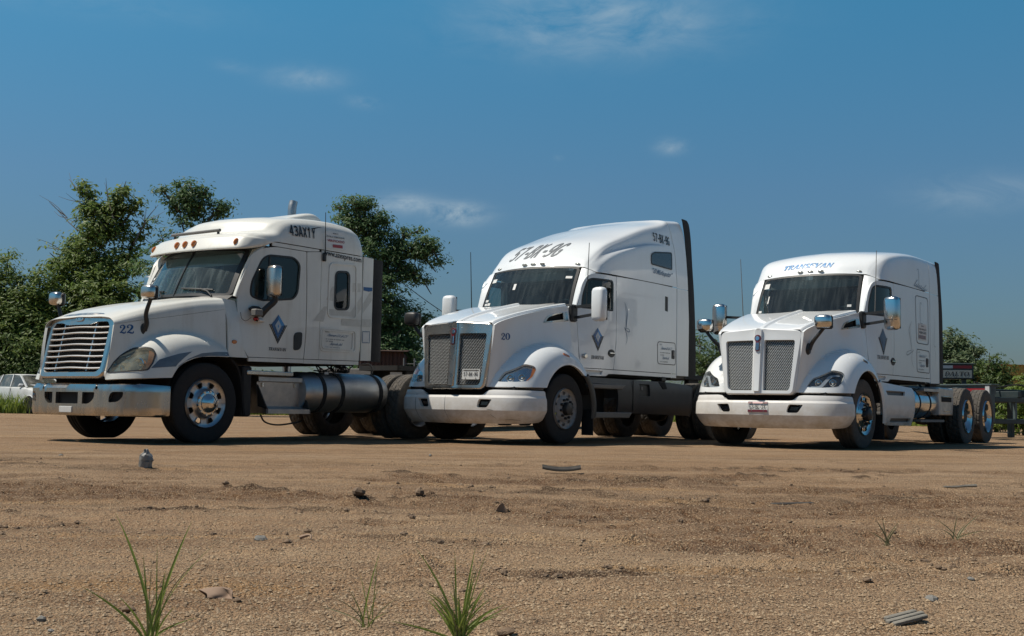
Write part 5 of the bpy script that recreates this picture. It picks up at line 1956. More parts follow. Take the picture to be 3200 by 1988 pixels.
ROOF22 = [
    [(1.00, 1.10, 2.655), (.92, 1.07, 2.62), (.80, 1.03, 2.59), (.69, .985, 2.57), (.61, .90, 2.562), (.53, .65, 2.56), (.475, .35, 2.558), (.455, 0, 2.558)],
    [(1.02, 1.115, 2.672), (.93, 1.09, 2.645), (.80, 1.05, 2.62), (.685, .998, 2.60), (.605, .905, 2.592), (.53, .655, 2.592), (.475, .35, 2.592), (.455, 0, 2.592)],
    [(1.06, 1.123, 2.69), (.97, 1.105, 2.695), (.86, 1.06, 2.71), (.755, .998, 2.72), (.685, .90, 2.725), (.62, .65, 2.73), (.57, .35, 2.732), (.55, 0, 2.735)],
    [(1.075, 1.124, 2.70), (.99, 1.106, 2.72), (.885, 1.058, 2.738), (.79, .992, 2.745), (.72, .892, 2.75), (.66, .645, 2.757), (.61, .35, 2.76), (.59, 0, 2.762)],
    [(1.13, 1.125, 2.708), (1.07, 1.11, 2.76), (.97, 1.07, 2.785), (.88, 1.0, 2.795), (.80, .90, 2.80), (.74, .65, 2.805), (.69, .35, 2.81), (.66, 0, 2.812)],
    [(1.22, 1.125, 2.708), (1.19, 1.115, 2.785), (1.14, 1.075, 2.835), (1.07, .985, 2.85), (.99, .86, 2.85), (.90, .6, 2.85), (.83, .35, 2.85), (.80, 0, 2.85)],
    [(1.30, 1.125, 2.708), (1.29, 1.12, 2.80), (1.27, 1.085, 2.91), (1.24, 1.02, 2.975), (1.18, .91, 3.005), (1.05, .6, 3.015), (.96, .35, 3.02), (.92, 0, 3.02)],
    [(1.45, 1.125, 2.708), (1.45, 1.123, 2.82), (1.45, 1.10, 2.96), (1.43, 1.045, 3.035), (1.40, .94, 3.075), (1.27, .6, 3.10), (1.20, .35, 3.105), (1.17, 0, 3.11)],
    [(1.80, 1.125, 2.708), (1.80, 1.123, 2.83), (1.80, 1.105, 2.99), (1.80, 1.05, 3.075), (1.80, .95, 3.125), (1.76, .6, 3.165), (1.74, .35, 3.175), (1.73, 0, 3.18)],
    [(2.25, 1.125, 2.708), (2.25, 1.123, 2.83), (2.25, 1.105, 3.0), (2.25, 1.05, 3.09), (2.25, .95, 3.145), (2.25, .6, 3.185), (2.25, .35, 3.20), (2.25, 0, 3.205)],
    [(2.62, 1.125, 2.708), (2.62, 1.123, 2.83), (2.61, 1.10, 2.99), (2.60, 1.045, 3.075), (2.59, .945, 3.125), (2.58, .6, 3.165), (2.58, .35, 3.18), (2.58, 0, 3.185)],
    [(2.76, 1.122, 2.708), (2.75, 1.118, 2.83), (2.745, 1.085, 2.98), (2.735, 1.03, 3.045), (2.725, .93, 3.09), (2.72, .6, 3.13), (2.72, .35, 3.14), (2.72, 0, 3.145)],
    [(2.83, 1.115, 2.708), (2.825, 1.10, 2.83), (2.815, 1.06, 2.95), (2.81, 1.0, 3.0), (2.805, .90, 3.03), (2.80, .6, 3.06), (2.80, .35, 3.07), (2.80, 0, 3.075)]]


def build_22():
    global FLIP
    FLIP = True
    W = 'cream_paint'
    T = empty('semi_truck', (-4.7911, 15.1563, 0), .94645, 'older cream-white semi truck with wide chrome bumper and barred grille, numbered 22', 'truck', 'white semi trucks parked side by side')
    chassis(T, -.75, 6.3, .95)
    for s in (1, -1):
        make_wheel(T, 'front_wheel', 0, s * (1.148 - .135), s, .50, .515, .314, 'alloy', tyre_mat='rubber')
        tube('spindle', [(0, s * .95, .5), (0, s * .3, .45)], .06, 'frame_black', T)
    tube('front_axle', [(0, -.9, .42), (0, -.6, .36), (0, .6, .36), (0, .9, .42)], .06, 'frame_black', T)
    axle_set(T, (4.10, 5.42), .49, .51, .305, 'dual', 'dusty_rubber')
    fifth_wheel(T, 4.9)
    # ---------- hood sides
    hl = [(-1.145, .85), (-1.087, .972), (-1.017, 1.057), (-.883, 1.150), (-.80, 1.168), (-.745, 1.155), (-.737, 1.087), (-.787, .985), (-.852, .893), (-1.027, .872)]
    arch = [(-.55, .815), (-.525, .86), (-.473, .931), (-.40, .985), (-.349, 1.012), (-.222, 1.060), (-.11, 1.082), (0, 1.090), (.15, 1.098), (.345, 1.104)]

    def U(P):
        return np.array([(float(c1_u(x)), z) for x, z in P])

    def side(s):
        sf = c1_surf(s)
        top = [(x, float(c1_seam(x)) - .004) for x in np.linspace(.345, -1.09, 18)]
        out = [(-1.16, .765), (-1.10, .775), (-.56, .805)] + arch + top + [(-1.12, 1.2)]
        h = rounded(hl, .02, 4)
        panel('hood_side', sf, U(out), W, T, [U(h)], .026, .04, nsign=-s, sharp=50)
        ho = U(h)
        V, F = panel_geo(sf, inset(ho, .003), (), .04, .06, -.06, -s)
        hd = obj('headlight', V, F, 'lamp_reflector', T)
        for lx, lz_, rr in ((-1.032, .943, .062), (-.908, .985, .075)):
            p = sf(np.array([float(c1_u(lx))]), np.array([lz_]))[0]
            n = surf_normal(sf, np.array([float(c1_u(lx))]), np.array([lz_]))[0] * -s
            p = p - n * .06
            d = np.array([-.95, .3 * s, 0.0])
            a = np.cross(d, (0, 0, 1.0))
            th = np.linspace(0, 2 * np.pi, 20, endpoint=False)
            rings = [p + (np.cos(th) * rr * k)[:, None] * a + (np.sin(th) * rr * k)[:, None] * np.array([0, 0, 1.0]) + d * dd for k, dd in ((1.0, -.02), (1.0, .035), (.9, .038), (.85, .02), (.5, -.005), (.3, .01), (.01, .015))]
            obj('lamp', np.concatenate(rings), gridf(7, 20, closed_v=True), 'lamp_reflector', hd)
        V, F = panel_geo(sf, U(rounded([(-.775, 1.145), (-.748, 1.15), (-.742, 1.087), (-.792, .985), (-.855, .897), (-.90, .897), (-.835, 1.0)], .01, 3)), (), .04, .02, -.012, -s)
        obj('turn_signal', V, F, 'amber_lens', hd)
        V, F = panel_geo(sf, inset(ho, .002), (), .035, .015, .004, -s)
        obj('headlight_lens', V, F, 'cloudy_lens', hd)
        o = resample(ho, .03)
        V, F = ring_strip(sf, inset(o, -.010), inset(o, .004), .005, -s)
        obj('headlight_seal', V, F, 'black_plastic', hd)
        # chrome-film flashes over the arch
        for P in ([(-.815, .913), (-.706, 1.022), (-.45, 1.105), (-.262, 1.141), (-.36, 1.075), (-.47, .985), (-.505, .945)],
                  [(-.478, .945), (-.324, 1.045), (-.118, 1.126), (.12, 1.155), (.338, 1.162), (.338, 1.112), (-.01, 1.097), (-.222, 1.068), (-.36, 1.018), (-.46, .945)]):
            V, F = panel_geo(sf, U(P), (), .04, 0, .003, -s)
            obj('trim_flash', V, F, 'flash_grey', T)
        G = np.array([[(x, s * y, z - .012) for y in (1.16, .9, .6)] for x, z in ([(-.60, .60)] + arch + [(.42, 1.08)])])
        grid_obj('wheel_arch_liner', G, 'black_gap', T)
        # cowl corner between hood and door
        cs = lambda u, v, s=s: np.stack([u, s * (1.07 + .05 * smoothstep(1.75, 1.2, v) - .12 * smoothstep(1.55, 1.9, v)), v], 1)
        panel('cowl_panel', cs, rounded([(.36, 1.105), (.69, 1.105), (.598, 1.25), (.552, 1.5), (.592, 1.86), (.36, 1.875)], [0, 0, .1, .1, .03, .03], 4), W, T, (), .05, .03, nsign=-s)
        th = np.linspace(0, 2 * np.pi, 16, endpoint=False)
        V, F = prism_geo(np.stack([.455 + .038 * np.cos(th), 1.305 + .026 * np.sin(th)], 1), lambda u, v, d, s=s: np.stack([u, s * (1.118 + d), v], 1), -.01, .018, .008)
        obj('side_marker', V, F, 'amber_lens', T)
        V, F = panel_geo(sf, U([(-1.09, .79), (-.6, .82), (-.6, .845), (-1.09, .82)]), (), .05, 0, -.03, -s)
        # splash guard and step-side black panels
        G = [[(x, s * y, z) for y in (1.13, 1.11, .8)] for x, z in ((.40, 1.08), (.53, .95), (.60, .72), (.63, .5), (.66, .34))]
        grid_obj('splash_guard', cgrid(G, 12, 4), 'rubber', T, .012)
        V, F = box_geo((.64, s * .95 - .16, .33), (.80, s * .95 + .15, 1.0), .02)
        obj('step_support', V, F, 'frame_black', T)
    both(side)
    # ---------- hood top
    st = []
    for x in (-1.09, -1.03, -.75, -.4, 0.0, .345):
        zs = float(c1_seam(x))
        ys = float(c1_side_y(np.array([x]), np.array([zs]))[0])
        h1, h2 = np.interp(x, [-1.09, -.75, -.4, 0, .345], [.055, .09, .115, .12, .10]), np.interp(x, [-1.09, -.75, -.4, 0, .345], [.088, .135, .165, .17, .148])
        zc = float(np.interp(x, [-1.09, -1.03, -.75, -.4, 0, .345], [1.555, 1.59, 1.69, 1.775, 1.85, 1.915]))
        st.append([(x, ys, zs), (x, ys - .010, zs + h1 * .5), (x, ys - .04, zs + h1), (x, ys - .11, zs + h2), (x, ys * .62, zs + h2 + (zc - zs - h2) * .6), (x, .25, zc - .008), (x, 0, zc)])
    G = loft_half(st, 34, 28)
    grid_obj('hood', G, W, T, -.01, sharp=40)
    cw = np.array([[(.35, y, 1.90 - .10 * (abs(y) / .95) ** 3) for y in np.linspace(-.95, .95, 13)], [(.34 + .2 * (abs(y) / .93) ** 2.3, y, 1.935) for y in np.linspace(-.95, .95, 13)]])
    grid_obj('cowl', cw, 'black_plastic', T, .02)
    # ---------- grille
    def gx(y, z):
        return -1.03 - .15 * np.clip((1.52 - z) / .72, -.2, 1.05) - .045 * (1 - (np.abs(y) / .7) ** 2)

    def gf(u, v, d):
        return np.stack([gx(u, v) + d, u, v], 1)
    outer = rounded([(-.60, .775), (-.67, .82), (-.70, 1.35), (-.705, 1.47), (-.66, 1.545), (-.35, 1.60), (0, 1.61), (.35, 1.60), (.66, 1.545), (.705, 1.47), (.70, 1.35), (.67, .82), (.60, .775)], [.04, .06, .1, .06, .08, .1, .1, .1, .08, .06, .1, .06, .04], 4)
    hole = rounded([(-.54, .855), (-.605, .91), (-.605, 1.42), (-.56, 1.485), (-.36, 1.485), (-.27, 1.455), (.27, 1.455), (.36, 1.485), (.56, 1.485), (.605, 1.42), (.605, .91), (.54, .855)], .05, 5)
    b = MB()
    o2 = inset(outer, .03)
    V2, Tt, L = tri2d(o2, [hole], .04)
    b.add(gf(V2[:, 0], V2[:, 1], np.zeros(len(V2))), Tt)
    rs = resample(outer, .05)
    R_ = [gf(*(inset(rs, i).T if i else rs.T), np.full(len(rs), d)) for i, d in ((0, .13), (0, .05), (.006, .022), (.016, .007), (.03, 0))]
    b.add(np.concatenate(R_), gridf(5, len(rs), closed_v=True))
    h = resample(hole, .05)
    R_ = [gf(*h.T, np.full(len(h), 0.0)), gf(*inset(h, .006).T, np.full(len(h), .012)), gf(*inset(h, .010).T, np.full(len(h), .07))]
    b.add(np.concatenate(R_), gridf(3, len(h), closed_v=True))
    gr = b.out('grille', 'chrome', T, sharp=45)
    V2, Tt, L = tri2d(inset(hole, -.01), (), .1)
    obj('grille_backing', gf(V2[:, 0], V2[:, 1], np.full(len(V2), .10)), Tt, 'black_gap', gr)
    for z in (1.418, 1.346, 1.274, 1.201, 1.128, 1.055, .982, .908):
        y = np.linspace(-.60, .60, 25)
        w = .010 * np.cos(y * 7.0) * .5
        prof = []
        for a in np.linspace(0, 2 * np.pi, 8, endpoint=False):
            prof.append(gf(y, z + w + .013 * np.sin(a), .022 + .022 * np.cos(a) + 0 * y))
        Gb = np.array(prof)
        obj('grille_bar', Gb.reshape(-1, 3), gridf(8, 25, closed_u=True), 'bar_silver', gr)
    for y0 in (-.33, .33):
        z = np.linspace(.87, 1.47, 9)
        Gb = np.array([gf(np.full(9, y0 + dy), z, np.full(9, d)) for dy, d in ((-.010, .05), (-.010, .02), (.010, .02), (.010, .05))])
        obj('grille_upright', Gb.reshape(-1, 3), gridf(4, 9, closed_u=True), 'brushed_metal', gr)
    th = np.linspace(0, 2 * np.pi, 24, endpoint=False)
    ov = np.stack([.085 * np.sign(np.cos(th)) * np.abs(np.cos(th)) ** .7, 1.525 + .030 * np.sign(np.sin(th)) * np.abs(np.sin(th)) ** .8], 1)
    bd = obj('badge', *prism_geo(ov, gf, .005, -.012, .006), 'chrome', gr)
    for dy in (-.04, .04):
        V, F = prism_geo(np.stack([dy + .006 * np.cos(th[::3]), 1.53 + .006 * np.sin(th[::3])], 1), gf, -.012, -.016)
        obj('badge_stud', V, F, 'ink_black', bd)
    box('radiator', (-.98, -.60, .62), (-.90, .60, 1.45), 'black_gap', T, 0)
    # ---------- chrome bumper
    mid = C1_BL / 2
    q = lambda y: mid - y
    b2 = rounded([(q(.235), .47), (q(-.235), .47), (q(-.235), .612), (q(.235), .612)], .008, 3)
    b13 = lambda s: rounded([(q(s * .315), .47), (q(s * .44), .47), (q(s * .525), .54), (q(s * .53), .612), (q(s * .315), .612)], [.008, .06, .05, .02, .008], 5)
    b4 = lambda s: rounded([(q(s * .77), .49), (q(s * .91), .50), (q(s * .97), .56), (q(s * .975), .62), (q(s * .81), .618), (q(s * .77), .56)], [.02, .05, .04, .02, .03, .04], 5)
    bolt = lambda s: np.stack([q(s * .56) + .022 * np.cos(th), .665 + .022 * np.sin(th)], 1)
    bo = rounded([(0, .335), (.35, .33), (mid, .325), (C1_BL - .35, .33), (C1_BL, .335), (C1_BL, .70), (C1_BL - .4, .72), (mid, .722), (.4, .72), (0, .70)], .01, 3)
    bp = panel('bumper', c1_bump, bo, 'bumper_chrome', T, [b2, b13(1), b13(-1), b4(1), b4(-1), bolt(1), bolt(-1)], .045, .045, nsign=1, sharp=30)
    G = np.array([c1_bump(np.linspace(.05, C1_BL - .05, 40), np.full(40, z)) + np.array([dx, 0, 0]) for z, dx in ((.40, .05), (.66, .05), (.70, .09))])
    grid_obj('bumper_backing', G, 'black_gap', bp)
    for s in (1, -1):
        V, F = box_geo((-1.15, s * .275 - .032, .47), (-1.10, s * .275 + .032, .62), 0)
    pb = prism_geo(rounded([(-.13, .36), (.13, .36), (.13, .435), (-.13, .435)], .01, 3), lambda u, v, d: c1_bump(mid - u, v) + np.stack([d, 0 * d, 0 * d], 1), .01, -.012, .004)
    obj('plate_bracket', *pb, 'decal_white', bp)
    tube('tow_bar', [(-1.13, -.35, .56), (-1.13, .35, .56)], .012, 'grey_plastic', bp, 6)
    # ---------- windshield
    wf0 = ws_surf(((.335, .535, .93, 1.945, 1.925), (.67, .87, .90, 2.60, 2.585)))
    wf = wf0
    wo = rounded([(-.84, .0), (.84, .0), (.835, .98), (.6, 1.0), (-.6, 1.0), (-.835, .98)], [.10, .10, .06, .02, .02, .06], 6)
    V, F = panel_geo(wf, wo, (), .08, 0, 0, 1)
    wsd = obj('windshield', V, F, 'dusty_windshield', T)
    V2, Tt, L = tri2d(inset(wo, -.02), [inset(wo, .035)], .06)
    obj('windshield_gasket', wf(V2[:, 0], V2[:, 1]) + np.array([-.004, 0, .002]), Tt, 'black_plastic', wsd)
    P = wf(np.zeros(8), np.linspace(0, 1, 8)) + np.array([-.004, 0, 0])
    tube('windshield_divider', P, .013, 'black_plastic', wsd, 6)
    for y0 in (.12, -.72):
        P = wf(np.linspace(y0, y0 + .50, 8), np.linspace(.15, .11, 8)) + np.array([-.022, 0, 0])
        wp = tube('wiper', P, .011, 'black_plastic', wsd, 6)
        P = wf(np.array([y0 + .52, y0 + .44, y0 + .33]), np.array([-.02, .08, .13])) + np.array([-.035, 0, 0])
        tube('wiper_arm', P, .013, 'black_plastic', wp, 6)
    for (u0, v0, u1, v1) in ((-.80, .45, -.72, .50), (-.80, .36, -.74, .40)):
        decal('windshield_sticker', RECT, wf, 'decal_white', wsd, ((u0, v0), (u1, v0), (u1, v1), (u0, v1)), -.006)

    def pillar(s):
        rows = []
        for t in np.linspace(0, 1, 7):
            e = wf(np.array([s * .868]), np.array([t]))[0]
            dz = np.interp(t, [0, .5, .85, 1], [1.90, 2.28, 2.53, 2.62])
            dx = np.interp(t, [0, .5, .85, 1], [.585, .70, .82, .95])
            d = np.array([dx, s * side1(1)(np.array([dx]), np.array([dz]))[0, 1], dz])
            m1 = e * .7 + d * .3 + np.array([-.014, s * .03, 0])
            m2 = e * .3 + d * .7 + np.array([-.012, s * .03, 0])
            rows.append([e, m1, m2, d])
        grid_obj('windshield_pillar', cgrid(rows, 16, 12), W, T, .012)
    both(pillar)
    # ---------- cab side
    win = rounded([(.765, 2.02), (.78, 2.14), (.91, 2.45), (1.0, 2.515), (1.46, 2.535), (1.585, 2.45), (1.575, 2.30), (1.555, 2.04), (1.47, 1.945), (.92, 1.88), (.775, 1.93)], [.05, .06, .10, .06, .09, .09, .05, .09, .08, .09, .06], 5)
    door = rounded([(.715, 1.12), (1.695, 1.135), (1.72, 1.5), (1.715, 2.0), (1.69, 2.635), (1.10, 2.635), (.88, 2.585), (.76, 2.49), (.64, 2.22), (.60, 1.96), (.56, 1.52), (.605, 1.27)], [.02, .03, .1, .0, .02, .08, .08, .08, .1, .06, .1, .1], 5)

    def cabside(s):
        sf = side1(s)
        near = s > 0
        d = panel('door', sf, door, W, T, [win], .06, .03, nsign=-s)
        V, F = panel_geo(sf, inset(win, -.004), (), .1, 0, -.012, -s)
        wnd = obj('door_window', V, F, 'side_glass', d)
        wr = resample(win, .05)
        V, F = ring_strip(sf, inset(wr, -.006), inset(wr, .020), .003, -s)
        obj('window_seal', V, F, 'black_plastic', wnd)
        V, F = box_geo((1.02, s * 1.10 - .010, 1.90), (1.045, s * 1.10 + .008, 2.52), 0)
        obj('window_post', V, F, 'black_plastic', wnd)
        hd = rounded([(1.50, 1.245), (1.60, 1.255), (1.645, 1.32), (1.65, 1.49), (1.62, 1.505), (1.53, 1.495), (1.495, 1.45)], [.03, .05, .05, .02, .02, .03, .03], 4)
        ob = panel('door_handle', sf, hd, 'black_plastic', d, (), .06, .015, .012, -s)
        # belt above the door, rear cab and sleeper side
        panel('roof_rail', sf, [(.98, 2.645), (2.82, 2.645), (2.82, 2.70), (1.0, 2.70)] if 0 else [(1.06, 2.645), (1.72, 2.645), (1.94, 2.672), (1.94, 2.696), (1.06, 2.696)], W, T, (), .07, .03, nsign=-s)
        panel('cab_rear_panel', sf, [(1.705, 1.135), (1.985, 1.142), (1.985, 2.66), (1.95, 2.665), (1.73, 2.638), (1.705, 2.63), (1.732, 2.0), (1.735, 1.5)], W, T, (), .07, .03, nsign=-s)
        vent = rounded([(2.27, 1.875), (2.565, 1.895), (2.56, 2.44), (2.275, 2.42)], .085, 7)
        sl = panel('sleeper_side', sf, [(1.991, 1.142), (2.805, 1.155), (2.845, 1.7), (2.825, 2.696), (1.991, 2.696)], W, T, [vent], .08, .03, nsign=-s)
        V, F = panel_geo(sf, vent, (), .1, 0, -.014, -s)
        sw = obj('sleeper_window', V, F, 'side_glass', T)
        vr = resample(vent, .04)
        V, F = ring_strip(sf, inset(vr, -.016), inset(vr, .014), .005, -s)
        obj('window_seal', V, F, 'black_plastic', sw)
        for P, r in (([(2.13, 1.745), (2.735, 1.755), (2.71, 2.57), (2.14, 2.535)], .09), ([(2.0, 1.26), (2.735, 1.265), (2.73, 1.60), (2.0, 1.60)], .08), ([(2.035, 1.30), (2.67, 1.295), (2.68, 1.575), (2.03, 1.575)], .05)):
            o = rounded(P, r, 6)
            V, F = panel_geo(sf, o, [inset(resample(o, .04), .022)], .06, .014, .012, -s)
            obj('pressed_frame', V, F, W, sl)
        # sill strips
        panel('door_sill', sf, [(.72, 1.062), (1.70, 1.075), (1.70, 1.128), (.72, 1.112)], W, T, (), .08, .03, nsign=-s)
        panel('sleeper_sill', sf, [(1.706, 1.072), (2.80, 1.095), (2.80, 1.147), (1.706, 1.128)], W, T, (), .08, .03, nsign=-s)
        # side fairing + black rear edge
        ff = lambda u, v, s=s: np.stack([u, s * (1.13 + .02 * smoothstep(2.83, 3.03, u) + 0 * v), v], 1)
        fa = panel('side_fairing', ff, [(2.835, 1.16), (3.03, 1.165), (3.035, 2.69), (2.845, 2.70)], W, T, (), .1, .02, nsign=-s)
        G = [[(3.04, s * 1.152, z), (3.12, s * 1.158, z), (3.20, s * 1.150, z), (3.27, s * 1.125, z)] for z in (1.15, 1.7, 2.2, 2.68)]
        grid_obj('fairing_extender', cgrid(G, 8, 8), 'rubber', T, .015)
        # mirror
        c = np.array([.955, s * 1.31, 2.14])
        mo = mirror_shape(T, 'door_mirror', c, .19, .22, .42, 'chrome', yaw=s * .1)
        P = crv([c + (.02, -s * .02, -.19), c + (.03, -s * .03, -.26), c + (-.05, -s * .09, -.36), c + (-.10, -s * .16, -.46)], 10)
        tube('mirror_arm', P, np.linspace(.040, .050, 10), 'black_plastic', mo, 10)
        obj('mirror_bracket', *box_geo((.72, s * 1.10 - .06, 1.72), (.90, s * 1.10 + .06, 1.80), .03), 'black_plastic', mo)
        if near:
            cmx = obj('side_camera', *box_geo((.70, 1.13, 1.66), (.83, 1.24, 1.755), .012), 'grey_plastic', T)
            obj('beacon_lens', *box_geo((.715, 1.14, 1.595), (.80, 1.22, 1.655), .03), 'red_lens', cmx)
            obj('beacon_base', *box_geo((.79, 1.14, 1.58), (.90, 1.20, 1.64), .02), 'decal_white', cmx)
            tube('camera_cable', crv([(.70, 1.15, 1.64), (.62, 1.14, 1.59), (.56, 1.125, 1.62), (.545, 1.115, 1.70)], 12), .004, 'black_plastic', cmx, 5)
        # hood mirror
        hood_mirror(T, (-.726, s * .80, 1.416), (-.79, s * .98, 1.85), s, 'chrome', .15, .21, .17)
        antenna(T, (2.03, s * 1.15, 2.62), .62, (-.02, 0), .008)
        obj('antenna_mount', *box_geo((1.99, s * 1.12, 2.54), (2.06, s * 1.16, 2.66), .02), 'black_plastic', T)
    both(cabside)
    lin = MB()
    for s in (1, -1):
        lin.add(*box_geo((.45, s * .89 - .006, 1.08), (.95, s * .89 + .006, 1.86), 0))
        lin.add(*box_geo((.95, s * 1.02 - .006, 1.08), (2.80, s * 1.02 + .006, 1.86), 0))
        lin.add(*box_geo((1.62, s * 1.05 - .006, 1.86), (2.20, s * 1.05 + .006, 2.72), 0))
    for s in (1, -1):
        lin.add(*box_geo((1.04, s * 1.085 - .012, 2.60), (2.80, s * 1.085 + .012, 2.76), 0))
    lin.add(*box_geo((.42, -1.0, 1.08), (2.80, 1.0, 1.10), 0))
    lin.add(*box_geo((.40, -.89, 1.1), (.43, .89, 1.86), 0))
    lin.add(*box_geo((2.795, -1.08, 1.1), (2.815, 1.08, 2.72), 0))
    lin.out('cab_liner', 'black_gap', T, sharp=None)
    box('dashboard', (.46, -.90, 1.66), (.90, .90, 1.90), 'dash_grey', T, .06)
    for y in (.55, -.55):
        b = MB()
        b.add(*box_geo((1.15, y - .25, 1.55), (1.62, y + .25, 1.72), .06))
        b.add(*box_geo((1.50, y - .24, 1.68), (1.66, y + .24, 2.30), .06))
        b.add(*box_geo((1.52, y - .14, 2.28), (1.63, y + .14, 2.44), .04))
        b.out('seat', 'seat_grey', T)
    t2 = np.linspace(0, 2 * np.pi, 25)
    tube('steering_wheel', np.stack([1.0 - .10 * np.sin(t2), .55 + .22 * np.cos(t2), 1.93 + .19 * np.sin(t2)], 1), .016, 'black_plastic', T, 6)
    box('sleeper_curtain', (2.0, -1.0, 1.1), (2.03, 1.0, 2.65), 'interior_pale', T, 0)
    V, F = box_geo((.76, -.85, 2.38), (.80, .85, 2.53), .01)
    obj('sun_visor', V, F, 'interior_pale', T)
    box('headliner', (.92, -1.0, 2.62), (2.0, 1.0, 2.65), 'interior_pale', T, 0)
    # ---------- roof cap with visor, hump, light bar
    Gr = loft_half(ROOF22, 90, 60)
    grid_obj('roof', loft_half(ROOF22, 60, 40), W, T, -.012, sharp=50)
    hp = []
    for x, w, h in ((1.85, .38, 0.0), (2.0, .46, .05), (2.3, .52, .135), (2.5, .52, .14), (2.75, .46, .06), (2.92, .34, -.05)):
        zr = float(np.interp(x, [1.7, 1.73, 2.25, 2.58, 2.72, 2.80, 2.95], [3.165, 3.175, 3.20, 3.18, 3.14, 3.07, 3.0]))
        hp.append([(x, w, zr - .03), (x, w - .02, zr + h * .7), (x, w - .10, zr + h * .97), (x, w * .4, zr + h), (x, 0, zr + h)])
    grid_obj('roof_vent_hump', loft_half(hp, 24, 20), 'cream_paint', T, -.01, sharp=50)
    lb = tube('light_bar', [(.60, y, 2.835) for y in np.linspace(-.62, .38, 6)] if 0 else [(.70, y, 2.86) for y in np.linspace(-.56, .46, 6)], .022, 'grey_plastic', T, 10)
    for y in (-.5, .42):
        obj('light_bar_foot', *box_geo((.69, y - .015, 2.78), (.72, y + .015, 2.86), .004), 'black_plastic', lb)
    marker_lights(T, [(.495, 0, 2.66), (.50, .18, 2.66), (.50, -.18, 2.66), (.645, .87, 2.66), (.645, -.87, 2.66)], 'amber_lens', .055, .11, .045, (-.82, 0, .57))
    # ---------- exhaust stack
    tube('exhaust_stack', crv([(3.28, -.9, 1.0), (3.28, -.9, 2.5), (3.28, -.9, 3.55), (3.31, -.9, 3.79)], 16), .068, 'brushed_metal', T, 16)
    # ---------- tanks, steps, lines
    for s in (1, -1):
        tk = MB().add(*lathe_geo([(0, 1.735), (.18, 1.745), (.265, 1.775), (.285, 1.82), (.285, 3.42), (.265, 3.47), (.18, 3.50), (0, 3.51)], 44, 'x', (0, s * .85, .68)))
        tank = tk.out('fuel_tank', 'tank_metal', T)
        for x in (2.12, 2.49, 3.30):
            obj('tank_strap', *lathe_geo([(.284, x - .035), (.293, x - .035), (.293, x + .035), (.284, x + .035)], 44, 'x', (0, s * .85, .68)), 'rubber', tank)
        obj('tank_cap', *lathe_geo([(0, 0), (.045, 0), (.045, .035), (.03, .05), (0, .05)], 16, 'z', (2.30, s * .95, .94)), 'brushed_metal', tank)
        pf = [(.68, .88), (1.03, .88), (1.045, .865), (1.045, .81), (1.0, .80), (.985, .47), (1.16, .435), (1.16, .375), (.68, .375)]
        sb = obj('battery_box', *prism_geo(np.array([(s * y, z) for y, z in pf]), lambda u, v, d: np.stack([.96 + d + (.86 - v) * .12, u, v], 1), 0, .80), 'brushed_metal', T)
        for x in (.965, 1.745):
            V, F = prism_geo(np.array([(s * .98, .80), (s * 1.16, .44), (s * 1.16, .37), (s * .70, .37), (s * .70, .86)]), lambda u, v, d, x=x: np.stack([x + d + (.86 - v) * .12, u, v], 1), 0, .02)
            obj('step_end_plate', V, F, 'frame_black', sb)
        for x in (1.05, 1.64):
            obj('box_latch', *box_geo((x, s * 1.0 - .01, .73), (x + .025, s * 1.0 + .02, .79), .004), 'bright_chrome', sb)
        obj('upper_step', *prism_geo(rounded([(.70, .885), (1.53, .885), (1.53, .945), (.70, .945)], .02, 3), lambda u, v, d, s=s: np.stack([u, s * (.86 + d), v], 1), 0, .25, .01), 'chrome', T)
    tube('air_hose', crv([(1.05, 1.0, .36), (1.12, 1.02, .26), (1.35, 1.02, .22), (1.75, .95, .25), (2.0, .8, .27)], 24), .012, 'black_plastic', T, 6)
    rnd = random.Random(5)
    for i in range(14):
        x = 2.3 + rnd.random() * .75
        P = crv([(x, .62 + rnd.random() * .2, 1.1), (x + rnd.uniform(-.1, .1), .75, .98 + rnd.random() * .06), (x + rnd.uniform(-.15, .15), .7, 1.0)], 10)
        tube('hose', P, .010, 'frame_black', T, 5)
    t2 = np.linspace(0, 12 * np.pi, 90)
    tube('coiled_air_line', np.stack([2.72 + t2 * .006, .72 + .045 * np.cos(t2), 1.03 + .045 * np.sin(t2)], 1), .009, 'frame_black', T, 5)
    tube('air_line', crv([(3.0, .9, 1.10), (3.2, .95, 1.13), (3.35, .9, 1.05), (3.42, .8, .97)], 14), .012, 'grey_plastic', T, 6)
    obj('deck_plate', *box_geo((3.05, -.5, .96), (3.6, .5, .985), .004), 'brushed_metal', T)
    # ---------- lettering and decals
    sf, rsd = side1(1), side_of(Gr)
    decal('roof_number', block_word('43AX1Y', .17), rsd, 'ink_black', T, ((1.36, 2.82), (1.85, 2.835), (1.845, 2.995), (1.35, 2.98)), .012, -1)
    decal('web_address', text2d('www.azexpres.com', .015), sf, 'ink_black', T, ((2.03, 2.605), (2.80, 2.585), (2.80, 2.66), (2.03, 2.69)), .005, -1)
    st_ = decal('inspection_sticker', RECT, rsd, 'decal_white', T, ((2.05, 2.735), (2.46, 2.75), (2.44, 3.005), (2.045, 2.985)), .006, -1)
    decal('sticker_print', text2d('MEXICO'), rsd, 'ink_faded', st_, ((2.20, 2.955), (2.31, 2.958), (2.31, 2.975), (2.20, 2.972)), .009, -1)
    decal('sticker_print', text2d('DOBLE REMOLQUE'), rsd, 'ink_faded', st_, ((2.07, 2.895), (2.43, 2.905), (2.43, 2.930), (2.07, 2.920)), .009, -1)
    decal('sticker_print', text2d('VERIFICADO'), rsd, 'ink_red', st_, ((2.08, 2.835), (2.43, 2.845), (2.43, 2.878), (2.08, 2.868)), .009, -1)
